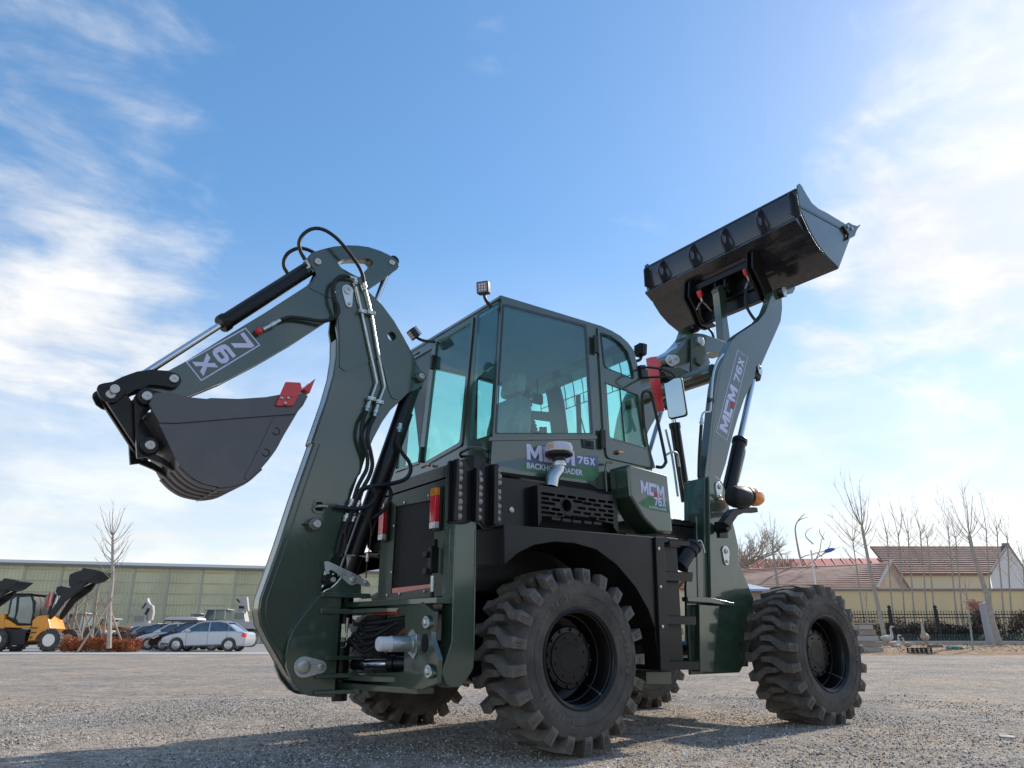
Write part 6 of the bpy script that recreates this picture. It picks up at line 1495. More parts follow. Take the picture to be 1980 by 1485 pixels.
# ---- ground beyond the gravel
bsheet('concrete_strip', [(-90, 30.5), (5, 33.0), (5, 37.5), (-90, 35.5)], .012, CONCRETE)
bsheet('paving', [(-150, 35.4), (5, 37.4), (30, 60), (30, 140), (-150, 140)], .006, PAVE)
m = MB(); rnd = random.Random(11)
G0, G1 = [], []
ls = [6 + i * 1.2 for i in range(52)]
rows = [(31.2, .0), (33, .1), (35, .2), (38, .26), (43, .30), (60, .35), (90, .4)]
v, f = [], []
for D, z in rows:
    for a in ls:
        v.append(BM @ Vector((a, D + (rnd.uniform(-.5, .5) if D < 33 else 0), (z + rnd.uniform(-.03, .05)) if D > 32 else -.02)))
n = len(ls)
for i in range(len(rows) - 1):
    for j in range(n - 1): f.append((i * n + j, i * n + j + 1, (i + 1) * n + j + 1, (i + 1) * n + j))
m.add(v, f); struct(m.build('dirt_verge', DIRT))

# ---- the wooded edge of the yard on the photographer's side: mirrored in glass and paint
m = MB(); rnd = random.Random(21)
for k in range(5200):
    t = R(-170 + 205 * rnd.random()) + YAW
    rr = rnd.uniform(34, 42); hh = 4.8 + 1.6 * math.sin(t * 9) + 1.0 * math.sin(t * 23 + 1)
    if math.cos(t - YAW) > -.05: continue
    p = Vector((CAM.x + rr * math.cos(t), CAM.y + rr * math.sin(t), hh * rnd.random() ** .8)); d1 = Vector((rnd.uniform(-1, 1), rnd.uniform(-1, 1), rnd.uniform(-.2, 1))).normalized(); d2 = d1.cross(Vector((rnd.uniform(-1, 1), rnd.uniform(-1, 1), .2))).normalized(); s_ = rnd.uniform(.7, 1.5)
    m.add([p - d2 * s_, p + d1 * s_, p + d2 * s_, p - d1 * s_], [(0, 1, 2, 3)])
o = m.build('far_trees', mat('dark treeline', (.05, .055, .045), .9, vary=.4, vscale=.3), flat=True); o['kind'] = 'stuff'; o['label'] = 'dark treeline mirrored in the windows and paint'
# ---- warehouse, left
def clad_mat():
    m = mat('green grey cladding', (.72, .67, .42), .6, vary2=(.52, .49, .33), vscale=.22)
    return m
CLAD = clad_mat(); CLAD2 = mat('green grey cladding sheet', (.68, .63, .39), .6, vary2=(.50, .47, .31), vscale=.3)
ROOFW = mat('pale roof sheet', (.78, .78, .76), .5, vary=-.1, vscale=1)
c = Ctx('warehouse', -45, 88, 0, 'long green grey metal clad warehouse behind the parked cars', 'warehouse')
eave = [(-59.2575,8.9529),(-29.2747,7.9133),(-7.3311,7.1238)]; top = [(-59.333,9.2911),(-29.3084,8.2183),(-7.3395,7.4271)]
# the long wall recedes to the right: same eave height, farther away
H_E = eave[0][1]; H_T = top[0][1]
A0, A1 = -72.0, 10.0
D0 = lambda a: 88 + (a + 62) * .30
N = 22
for k in range(N):
    a, b = A0 + (A1 - A0) * k / N, A0 + (A1 - A0) * (k + 1) / N
    m = MB(); m.add([(a, D0(a), 0), (b, D0(b), 0), (b, D0(b), H_E), (a, D0(a), H_E), (a, D0(a) + .2, 0), (b, D0(b) + .2, 0), (b, D0(b) + .2, H_E), (a, D0(a) + .2, H_E)], [(0, 1, 2, 3), (4, 5, 6, 7), (0, 1, 5, 4), (3, 2, 6, 7), (0, 3, 7, 4), (1, 2, 6, 5)])
    bay = c.put(m, 'wall_bay', CLAD if k % 2 else CLAD2)
    # vertical ribs of the sheet, one joined part per bay
    m = MB()
    for j in range(10):
        t = a + (b - a) * (j + .5) / 10
        m.box(t - .04, t + .04, D0(t) - .05, D0(t) - .004, 0, H_E)
    q = c.put(m, 'sheet_ribs', CLAD, bay); q['kind'] = 'stuff'
    m = MB(); m.box(a - .16, a + .16, D0(a) - .09, D0(a) - .006, 0, H_E); c.put(m, 'post_cover', mat('post cover', (.47, .45, .33), .6) if 'post cover' not in MATS else MATS['post cover'], bay)
    for zz in [H_E * (i + .5) / 7 for i in range(7)]:
        m = MB(); m.add([(a + .17, D0(a) - .03, zz - .045), (b - .17, D0(b) - .03, zz - .045), (b - .17, D0(b) - .03, zz + .045), (a + .17, D0(a) - .03, zz + .045), (a + .17, D0(a) - .08, zz + .045), (b - .17, D0(b) - .08, zz + .045), (b - .17, D0(b) - .08, zz - .045), (a + .17, D0(a) - .08, zz - .045)], [(3, 2, 5, 4), (4, 5, 6, 7), (7, 6, 1, 0)])
        c.put(m, 'rail', MATS['post cover'], bay)
m = MB(); m.add([(A0, D0(A0) - .6, H_E + .03), (A1, D0(A1) - .6, H_E + .03), (A1, D0(A1) + 14, H_E + .7), (A0, D0(A0) + 14, H_E + .7), (A0, D0(A0) - .6, H_E + .36), (A1, D0(A1) - .6, H_E + .36), (A1, D0(A1) + 14, H_E + .95), (A0, D0(A0) + 14, H_E + .95)], [(0, 1, 2, 3), (4, 5, 6, 7), (0, 1, 5, 4), (1, 2, 6, 5), (2, 3, 7, 6), (0, 4, 7, 3)])
c.put(m, 'roof', ROOFW)
m = MB(); m.add([(A0, D0(A0) - .55, H_E - .22), (A1, D0(A1) - .55, H_E - .22), (A1, D0(A1) - .55, H_E + .02), (A0, D0(A0) - .55, H_E + .02), (A0, D0(A0) - .25, H_E - .22), (A1, D0(A1) - .25, H_E - .22), (A1, D0(A1) - .25, H_E + .02), (A0, D0(A0) - .25, H_E + .02)], [(0, 1, 2, 3), (4, 5, 6, 7), (0, 1, 5, 4), (3, 2, 6, 7), (0, 3, 7, 4), (1, 2, 6, 5)]); c.put(m, 'eave_shade', mat('eave shade grey', (.20, .20, .18), .6))  # dark grey strip that paints in the band of shade under the eave

# ---- bare trees
BARK = mat('grey bark', (.36, .32, .27), .9, vary=.35, vscale=5, bump=.4, bscale=18)
TWIG = mat('twig bark', (.36, .295, .235), .9, vary=.3, vscale=6)
POLE = mat('stake wood', (.42, .33, .24), .85, vary=.2, vscale=4)
def bare_tree(name, label, base, top, D, r0, whips, seed, group=None, twigs=2, r1=None, rw=.013, spread=.25, cat='tree'):
    """base, top and whip ends as (lateral, up); D metres ahead"""
    rnd = random.Random(seed)
    c = Ctx(name, base[0], D, base[1], label, cat, group)
    P = [Vector((base[0] + (top[0] - base[0]) * t + rnd.uniform(-.4, .4) * r0 * (0 < t < 1), D + rnd.uniform(-.3, .3) * r0, base[1] + (top[1] - base[1]) * t)) for t in (0, .2, .4, .6, .8, 1)]
    r1 = r1 or r0 * .55
    m = MB(); m.tube(spline(P, 3), [r0 + (r1 - r0) * k / 15 for k in range(16)], 8); c.put(m, 'trunk', BARK)
    m = MB()
    extra = [(a + rnd.uniform(-.5, .5), z + rnd.uniform(-.8, .2)) for (a, z) in whips]
    for (a, z) in list(whips) + extra:
        s = P[-1] if (isinstance(a, (int, float))) else P[-1]
        t0 = rnd.uniform(.72, 1.0)
        tt = (z - .9 * abs(a - top[0]) - .3 - base[1]) / (top[1] - base[1])
        s = P[0].lerp(P[-1], max(.45, min(1.0, tt, t0 + .2)))
        e = Vector((a, D + rnd.uniform(-1, 1) * spread * abs(z - s.z) , z))
        mid = s.lerp(e, .35) + Vector((e.x - s.x, 0, 0)) * .13
        Q = spline([s, mid, s.lerp(e, .7) + Vector((e.x - s.x, 0, 0)) * .05, e], 4)
        k = len(Q); m.tube(Q, [rw * (1.3 - 1.05 * i / (k - 1)) for i in range(k)], 5)
        for _ in range(twigs + 1):
            i = rnd.randrange(k // 4, k - 1)
            L = (e - s).length * rnd.uniform(.12, .3)
            d = (Q[i + 1] - Q[i]).normalized() + Vector((rnd.uniform(-.9, .9), rnd.uniform(-.9, .9), rnd.uniform(-.1, .4)))
            d.normalize()
            m.tube([Q[i], Q[i] + d * L * .5 + Vector((0, 0, .03)), Q[i] + d * L + Vector((0, 0, L * .18))], [rw * .6, rw * .4, rw * .15], 4)
    c.put(m, 'crown', TWIG)
    return c
def bushy_tree(name, label, base, top, D, r0, cr, seed, group=None, n0=9, depth=3):
    rnd = random.Random(seed)
    c = Ctx(name, base[0], D, base[1], label, 'tree', group)
    b, t = Vector((base[0], D, base[1])), Vector((top[0], D, top[1]))
    m = MB(); m.tube(spline([b, b.lerp(t, .5) + Vector((rnd.uniform(-.3, .3), 0, 0)), t], 5), [r0 * (1 - .5 * k / 10) for k in range(11)], 8); c.put(m, 'trunk', BARK)
    m = MB()
    def grow(p, d, L, r, lev):
        q = p + d * L
        mid = p.lerp(q, .5) + Vector((rnd.uniform(-1, 1), rnd.uniform(-1, 1), rnd.uniform(-.5, .5))) * L * .1
        m.tube([p, mid, q], [r, r * .8, r * .55], 5 if lev > 1 else 4)
        if lev <= 0: return
        for _ in range(rnd.choice((3, 3, 4))):
            nd = (d + Vector((rnd.uniform(-1, 1), rnd.uniform(-1, 1), rnd.uniform(-.35, .7))) * .8).normalized()
            grow(p.lerp(q, rnd.uniform(.5, 1)), nd, L * rnd.uniform(.55, .8), r * .58, lev - 1)
    for _ in range(n0):
        d = Vector((rnd.uniform(-1, 1), rnd.uniform(-1, 1), rnd.uniform(.1, 1.1))).normalized()
        grow(b.lerp(t, rnd.uniform(.6, 1)), d, cr * rnd.uniform(.35, .5), r0 * .5, depth)
    c.put(m, 'crown', TWIG)
    return c
# left: the big staked tree in front of the hedge
kt = [(-18.9003,0.1818),(-19.6317,5.3761),(-19.8245,7.1867),(-20.0686,6.6442),(-19.5288,6.847),(-19.1449,6.5768),(-18.8306,6.1068),(-20.3486,6.5094),(-20.5217,5.9733),(-20.5807,5.3761),(-20.309,4.9815),(-20.2306,4.916),(-19.1104,5.1785),(-18.7869,5.6408),(-18.8652,5.5083),(-18.9661,4.72),(-20.1601,5.6407),(-19.8555,6.7793)]
bare_tree('staked_tree', 'tall bare tree with whip branches standing in the red hedge', kt[0], kt[1], 37, .115, kt[2:], 4, twigs=1, rw=.013)
ks = [(-19.9467,0.1518),(-19.0437,2.4823),(-18.5644,0.4528),(-19.3037,2.2947)]
for i, (p, q, dd) in enumerate(((ks[0], ks[1], 36.2), (ks[2], ks[3], 37.9))):
    m = MB(); m.cyl((p[0], dd, 0), (q[0], 37.0 - .13, q[1]), .05, 8)
    c = Ctx('tree_stake', p[0], dd, 0, ('pale wooden prop leaning to the left foot of the tall bare tree', 'pale wooden prop on the right of the tall bare tree')[i], 'stake', 'props of the tall bare tree'); c.put(m, 'pole', POLE)
# saplings with their props behind
sap = [[(-23.0212,0.8351),(-23.0573,3.0994)], [(-23.0861,0.9089),(-23.0924,3.5184)], [(-23.0293,1.2698),(-23.1357,3.7346)], [(-22.8762,1.2844),(-22.9825,2.9799)], [(-23.8509,0.9088),(-24.0944,2.66)], [(-25.9395,1.299),(-26.0469,2.6522)]]
words_ = ('behind the bucket tip of the orange loader', 'with a fork of two props, third from the orange loader', 'left of the tall bare tree, the one just beside it', 'close behind the trunk of the tall bare tree', 'just right of the raised arm of the orange loader', 'short one nearest the orange loader cab')
for i, s in enumerate(sap):
    D = (41, 42, 43, 44, 42, 45)[i]
    b, t = (s[0][0], 0.0), s[1]
    H = t[1]
    rn = random.Random(40 + i)
    wh = [(t[0] + rn.uniform(-.9, .9), H + rn.uniform(-.6, .9)) for _ in range(9)]
    bare_tree('sapling', 'pale thin sapling ' + words_[i], b, t, D, .075, wh, 60 + i, 'saplings in the planting strip', 2, rw=.014)
    for sgn in (-1, 1):
        m = MB(); m.cyl((b[0] + sgn * .75, D + .3 * sgn, 0), (b[0] + (t[0] - b[0]) * .5 + sgn * .03, D - .06, H * .55), .035, 7)
        cc = Ctx('sapling_prop', b[0] + sgn * .75, D + .3 * sgn, 0, ('left' if sgn < 0 else 'right') + ' prop of sapling ' + words_[i], 'prop', 'props of the saplings'); cc.put(m, 'pole', POLE)

# ---- hedges and shrubs: many small leaf faces
def leafmat(name, a, b, sc=3): return mat(name, a, .75, vary2=b, vscale=sc)
def shrub(name, label, lat0, lat1, D, depth, z0, h, n, size, mm, seed, cat='hedge', group=None, round_=False, stems=True):
    rnd = random.Random(seed)
    c = Ctx(name, (lat0 + lat1) / 2, D, z0, label, cat, group)
    m = MB()
    for _ in range(n):
        a = rnd.uniform(lat0, lat1)
        if round_:
            x = (a - (lat0 + lat1) / 2) / ((lat1 - lat0) / 2)
            hh = h * math.sqrt(max(.02, 1 - x * x)) * rnd.uniform(.88, 1.05)
        else:
            hh = h * (.86 + .10 * math.sin(a * 3.1) + .08 * math.sin(a * 7.7 + 1)) * rnd.uniform(.9, 1.1)
        z = z0 + hh * rnd.random() ** .6
        p = Vector((a, D + rnd.uniform(-.5, .5) * depth, z))
        d1 = Vector((rnd.uniform(-1, 1), rnd.uniform(-1, 1), rnd.uniform(-.3, 1))).normalized()
        d2 = d1.cross(Vector((rnd.uniform(-1, 1), rnd.uniform(-1, 1), rnd.uniform(-1, 1)))).normalized()
        s = size * rnd.uniform(.6, 1.4)
        m.add([p - d2 * s * .3, p + d1 * s * .5 - d2 * s * .1, p + d1 * s, p + d1 * s * .5 + d2 * s * .35], [(0, 1, 2, 3)])
    o = c.put(m, 'foliage', mm, flat=True)
    if stems:
        m = MB()
        for _ in range(max(6, n // 90)):
            a = rnd.uniform(lat0, lat1); y = D + rnd.uniform(-.4, .4) * depth
            m.tube([(a, y, z0), (a + rnd.uniform(-.1, .1), y, z0 + h * .5), (a + rnd.uniform(-.2, .2), y, z0 + h * .9)], [.012, .009, .004], 4)
        c.put(m, 'stem', TWIG)
    return c
REDLEAF = leafmat('red brown hedge leaf', (.36, .085, .03), (.50, .19, .07), 2.5)
DARKLEAF = leafmat('dark hedge leaf', (.035, .035, .030), (.075, .05, .045), 2.5)
DRYLEAF = leafmat('dry shrub leaf', (.11, .055, .045), (.20, .10, .075), 2.0)
hz = [(-21.4744,0.1743),(-19.304,0.1744),(-18.0406,0.1744),(-20.627,0.6648),(-20.5487,0.9427),(-19.1786,0.9427)]
shrub('red_hedge', 'low red brown clipped hedge to the left of the tall bare tree', hz[0][0], hz[1][0], 37.9, 1.1, 0, hz[3][1] * 1.0, 5200, .11, REDLEAF, 5, group='red hedges')
shrub('red_hedge', 'low red brown clipped hedge between tall bare tree and white car', hz[1][0] + .25, hz[2][0], 37.9, 1.1, 0, hz[3][1] * .95, 3200, .11, REDLEAF, 6, group='red hedges')
shrub('dark_shrub', 'dark red round shrub behind the red hedge', hz[4][0], hz[5][0], 39.6, 1.3, 0, hz[4][1] * 1.02, 2600, .11, DRYLEAF, 8, 'shrub')

# ---- cars
def paint(name, c_): return mat(name, c_, .25, metal=.35, coat=.8, vary=.06, vscale=3)
CARP = [paint('silver car paint', (.50, .54, .60)), paint('black car paint', (.012, .012, .014)), paint('white car paint', (.72, .73, .75)), paint('dark blue car paint', (.03, .035, .05)), paint('pale silver car paint', (.60, .63, .66)), paint('grey car paint', (.40, .42, .44)), paint('light grey car paint', (.55, .56, .57))]
ALLOY = mat('alloy wheel', (.62, .62, .62), .3, metal=.9)
PLATE = mat('blue number plate', (.04, .10, .35), .4)
def car(lat_front, D, body, label, group='parked cars', seed=0, tall=1.0):
    """front to the left, lat_front is the bumper; length along lateral"""
    c = Ctx('parked_car', lat_front + 2.1, D, 0, label, 'car', group)
    X = lambda x: lat_front + x
    low = [(0.02, .28), (0.0, .42), (.03, .60), (.12, .70), (.40, .80), (1.02, .93), (1.25, .955), (3.45, .985), (4.02, .95), (4.20, .88), (4.24, .62), (4.22, .40), (4.12, .28)]
    # wheel openings
    def arc(cx): return [(cx + .345 * math.cos(t), .30 + .345 * math.sin(t)) for t in [math.pi * k / 10 for k in range(11)]]
    prof = low + [(3.42 + .40, .24)] + arc(3.42) + [(.80 + .40, .24)] + arc(.80) + [(.30, .24)]
    m = MB(); m.plate([(X(x), z * tall) for x, z in prof], D - .82, D + .82); o = c.put(m, 'body', body, None, .07, 4)
    # greenhouse: narrows towards the roof
    g = [(1.02, .925), (1.75, 1.36), (2.05, 1.42), (2.75, 1.44), (3.15, 1.38), (3.75, .97)]
    w = [.76, .60, .57, .57, .60, .74]
    v = [(X(x), D - ww, z * tall) for (x, z), ww in zip(g, w)] + [(X(x), D + ww, z * tall) for (x, z), ww in zip(g, w)]
    n = len(g); m = MB(); m.add(v, [tuple(range(n)), tuple(range(2 * n - 1, n - 1, -1))] + [(i, i + 1, n + i + 1, n + i) for i in range(n - 1)])
    c.put(m, 'glasshouse', CARGLASS2, None, .02, 2)
    m = MB()
    for s in (-1, 1):
        def rail(pts, r): m.tube([(X(x), D + s * (yy + .008), z * tall) for x, yy, z in pts], r, 6)
        rail([(1.0, .77, .925), (1.75, .605, 1.365), (2.05, .575, 1.425), (2.75, .575, 1.445), (3.15, .605, 1.385), (3.76, .745, .97)], .035)
        rail([(2.32, .585, 1.435), (2.36, .77, .94)], .042); rail([(3.30, .62, 1.28), (3.33, .755, .95)], .02); rail([(1.0, .775, .93), (3.8, .755, .965)], .022)
    m.add([(X(x), D + s * y, z * tall + .012) for s in (-1, 1) for x, y, z in ((1.72, .60, 1.355), (2.05, .575, 1.425), (2.75, .575, 1.445), (3.18, .60, 1.375))], [(0, 1, 5, 4), (1, 2, 6, 5), (2, 3, 7, 6)])
    c.put(m, 'roof', body)
    for x in (.80, 3.42):
        for s in (-1, 1):
            m = MB(); yy = D + s * .70
            m.lathe([(-.11, .20), (-.11, .29), (-.08, .315), (.08, .315), (.11, .29), (.11, .20)], (X(x), yy, .315), (0, 1, 0), 28); wl_ = c.put(m, 'wheel', RUBBER)
            m = MB(); m.lathe([(-.118, .19), (-.113, .205), (-.10, .2)], (X(x), yy, .315), (0, 1, 0), 24)
            for k in range(5 + 1):
                t = 2 * math.pi * k / 6
                m.box(-.03, .03, -.118, -.10, .02, .195, Matrix.Translation((X(x), yy, .315)) @ Matrix.Rotation(t, 4, 'Y'))
            m.lathe([(-.125, .05), (-.1, .05)], (X(x), yy, .315), (0, 1, 0), 12)
            c.put(m, 'hub_cap', ALLOY, wl_)
    m = MB()
    for x in (1.28, 2.34, 3.30): m.box(X(x) - .006, X(x) + .006, D - .826, D - .815, .34, .93)
    c.put(m, 'door_gap', DARK, o)['kind'] = 'stuff'
    for x in (2.15, 3.12):
        m = MB(); m.box(X(x) - .09, X(x) + .09, D - .845, D - .821, .80, .83); c.put(m, 'door_handle', body, o, .006)
    m = MB(); m.plate([(X(x), z) for x, z in ((.14, .66), (.50, .78), (.62, .76), (.30, .60))], D - .835, D - .60); c.put(m, 'headlight', CLEARLENS, o, .01)
    m = MB(); m.plate([(X(x), z) for x, z in ((4.02, .70), (4.25, .68), (4.24, .88), (4.04, .90))], D - .835, D - .60); c.put(m, 'tail_light', REDLENS, o, .01)
    m = MB(); m.box(X(-.01), X(.03), D - .35, D + .35, .36, .52); c.put(m, 'grille', SATIN, o, .01)
    m = MB(); m.box(X(.05), X(.42), D - .842, D - .815, .34, .40); c.put(m, 'bumper_vent', SATIN, o, .01)
    m = MB(); m.box(X(-.025), X(-.012), D - .45, D - .05, .42, .56); c.put(m, 'number_plate', PLATE, o)
    m = MB(); m.plate(rrect(X(1.28), X(1.50), .94, 1.06, .04), D - .98, D - .86); m.box(X(1.34), X(1.40), D - .87, D - .78, .95, .99); c.put(m, 'door_mirror', body, o, .02)
    return c
CARGLASS2 = mat('car window glass', (.05, .065, .075), .06, coat=1.0, spec=.8, vary=.8, vscale=2)
kc_ = [[(-17.5453,0.135)][0][0], [(-19.4716,0.1171)][0][0], [(-21.5461,0.1018)][0][0], [(-23.783,0.4436)][0][0], [(-25.6584,0.6094)][0][0], [(-27.5632,0.7954)][0][0], [(-29.3449,0.9035)][0][0]]
lab = ['pale silver sedan nearest the concrete strip, side on with a blue plate', 'black car parked behind the nearest silver sedan', 'white car with black grille, third in the parked row', 'dark blue car, fourth in the parked row', 'pale silver car, fifth in the parked row', 'grey car, sixth in the parked row', 'light grey car at the far end of the parked row']
for i, a in enumerate(kc_): car(a, (40, 42.8, 45.6, 48.4, 51.2, 54, 57)[i], CARP[i], lab[i])
# electric cart with a canopy behind the sedan
kg = [(-22.0344,1.7196),(-19.8755,1.7197),(-21.9606,1.8539),(-19.9419,1.8629),(-22.2013,0.9631),(-22.0619,1.6526)]
c = Ctx('utility_cart', (kg[0][0] + kg[1][0]) / 2, 50, 0, 'small open cart with a white canopy behind the silver sedan', 'cart')
m = MB(); m.plate([kg[0], (kg[1][0], kg[0][1]), (kg[3][0], kg[3][1]), (kg[3][0] - .4, kg[3][1] + .06), (kg[2][0] + .3, kg[3][1] + .06), (kg[2][0], kg[2][1])], 49.3, 50.7); c.put(m, 'canopy', WHITEP, None, .03)
m = MB(); m.box(kg[0][0] + .1, kg[1][0] - .1, 49.35, 50.65, kg[0][1] - .06, kg[0][1] - .002); c.put(m, 'canopy_lining', mat('dark red lining', (.10, .03, .03), .7))
for a in (kg[0][0] + .05, kg[1][0] - .25):
    for dd in (49.4, 50.6): m = MB(); m.cyl((a - (.35 if a < kg[0][0] + .1 else 0), dd, .6), (a, dd, kg[0][1]), .03, 8); c.put(m, 'post', SATIN)
m = MB(); m.box(kg[0][0] - .3, kg[1][0], 49.35, 50.65, .28, .62); c.put(m, 'body', CARP[5], None, .05, 3)
for a in (kg[0][0] + .15, kg[1][0] - .5):
    for dd in (49.35, 50.65): m = MB(); m.lathe([(-.08, .1), (-.08, .25), (.08, .25), (.08, .1)], (a, dd, .26), (0, 1, 0), 18); c.put(m, 'wheel', RUBBER)

# ---- other machines standing far behind the cars
EXW = mat('off white machine paint', (.46, .44, .40), .5, vary=-.15, vscale=2)
CABG = mat('far cab glass', (.06, .10, .10), .1, coat=.8)
def far_excavator(D, cab, bodyq, armq, label, seed):
    k0 = cab
    c = Ctx('white_excavator', cab[0][0], D, 0, label, 'excavator', 'machines behind the cars')
    m = MB(); m.plate(cab, D - .5, D + .5); c.put(m, 'cab', EXW, None, .05)
    x0, x1, z0, z1 = min(p[0] for p in cab), max(p[0] for p in cab), min(p[1] for p in cab), max(p[1] for p in cab)
    w_, h_ = x1 - x0, z1 - z0
    m = MB(); m.plate(rrect(x0 + w_ * .14, x1 - w_ * .14, z0 + h_ * .25, z1 - h_ * .14, .06), D - .52, D - .502); c.put(m, 'cab_window', CABG)
    m = MB(); m.plate(bodyq, D - 1.2, D + 1.2); c.put(m, 'body', EXW, None, .06)
    bx0, bx1 = min(p[0] for p in bodyq), max(p[0] for p in bodyq)
    m = MB(); m.plate(rrect(bx0 - .1, bx1 + .1, .02, .85, .4), D - 1.3, D - .7); c.put(m, 'track', SATIN, None, .03)
    m = MB(); m.box(bx0 + .3, bx1 - .3, D - .7, D + .7, .5, min(p[1] for p in bodyq) + .02); c.put(m, 'undercarriage', SATIN)
    m = MB(); m.plate(armq, D - .2, D + .2); c.put(m, 'arm', EXW, None, .04)
    ax = [p[0] for p in armq]; az = [p[1] for p in armq]
    m = MB(); m.cyl((min(ax) + .25, D - .3, min(az) + .3), (max(ax) - .35, D - .3, max(az) - .8), .09, 10); c.put(m, 'ram', SATIN)
    m = MB(); m.cyl((min(ax) - .05, D - .26, min(az) + .9), (min(ax) + .2, D - .26, max(az) - .4), .05, 8); c.put(m, 'hose_line', SATIN)
    return c
far_excavator(62, [(-30.0099,2.3954),(-29.0519,2.4233),(-28.9152,1.7458),(-29.9122,1.7292)], [(-30.045,1.7236),(-27.5784,1.7458),(-27.4843,1.3153),(-29.9776,1.3152)], [(-29.375,2.2562),(-29.4174,3.4321),(-29.3947,3.6578),(-29.1936,3.686),(-29.0903,3.4039),(-28.9127,3.2069),(-28.6901,3.0946),(-28.5704,2.5906),(-28.603,1.9784),(-28.8896,1.9507),(-29.005,2.3118)], 'white excavator with raised boom far behind the silver sedan bonnet', 1)
far_excavator(60, [(-21.3661,2.5819),(-20.6061,2.6089),(-20.3465,1.8281),(-21.3845,1.8013)], [(-21.412,1.7959),(-19.3885,1.8174),(-19.331,1.2936),(-21.3511,1.2936)], [(-21.1997,2.6089),(-21.2697,3.67),(-20.5588,3.67),(-20.3235,2.609)], 'white excavator far behind, half hidden by the green boom', 2)
def far_loader(D, cab, col, label, glassm=CABG):
    c = Ctx('wheel_loader', cab[0][0], D, 0, label, 'wheel loader', 'machines behind the cars')
    x0, x1, z0, z1 = min(p[0] for p in cab), max(p[0] for p in cab), min(p[1] for p in cab), max(p[1] for p in cab)
    m = MB(); m.plate([(x0, z0), (x1, z0), (x1 - .12, z1 - .1), (x0 + .2, z1 - .1)], D - .7, D + .7); c.put(m, 'cab', glassm, None, .04)
    m = MB(); m.box(x0 - .1, x1 + .1, D - .8, D + .8, z1 - .1, z1); c.put(m, 'roof', EXW, None, .04)
    for a in (x0 + .05, (x0 + x1) / 2, x1 - .1):
        m = MB(); m.box(a - .05, a + .05, D - .74, D - .702, z0, z1 - .1); c.put(m, 'pillar', col)
    m = MB(); m.plate(fil([(x0 - 1.4, .8), (x0 - 1.4, z0 * .8), (x0, z0), (x1 + 1.6, z0 * .95, .2), (x1 + 1.7, .8)]), D - .75, D + .75); c.put(m, 'body', col, None, .05)
    for a in (x0 - .7, x1 + .8):
        m = MB(); m.lathe([(-.25, .3), (-.25, .6), (-.15, .7), (.15, .7), (.25, .6), (.25, .3)], (a, D - .8, .7), (0, 1, 0), 24); c.put(m, 'wheel', RUBBER)
    return c
far_loader(64, [(-24.9601,2.0216),(-23.278,2.0217),(-23.3882,2.9134),(-25.0782,2.9133)], EXW, 'white wheel loader with a dark glass cab far behind the sedan roof')
far_loader(66, [(-26.8715,2.1829),(-26.2207,2.1829),(-26.2806,2.6273),(-26.933,2.6273)], mat('dull green machine paint', (.10, .16, .13), .5), 'dull green machine cab beyond the cart canopy')
far_loader(52, [(-29.3751,1.1911),(-28.257,1.1912),(-28.5976,2.237),(-29.4542,2.237)], mat('pale blue machine paint', (.45, .50, .54), .5), 'pale machine with a rounded glass cab behind the saplings')
far_loader(56, [(-29.2183,1.4824),(-28.4842,1.4824),(-28.5708,1.9826),(-29.3071,1.9826)], ORANGE, 'machine with orange body behind the trunk of the tall bare tree')

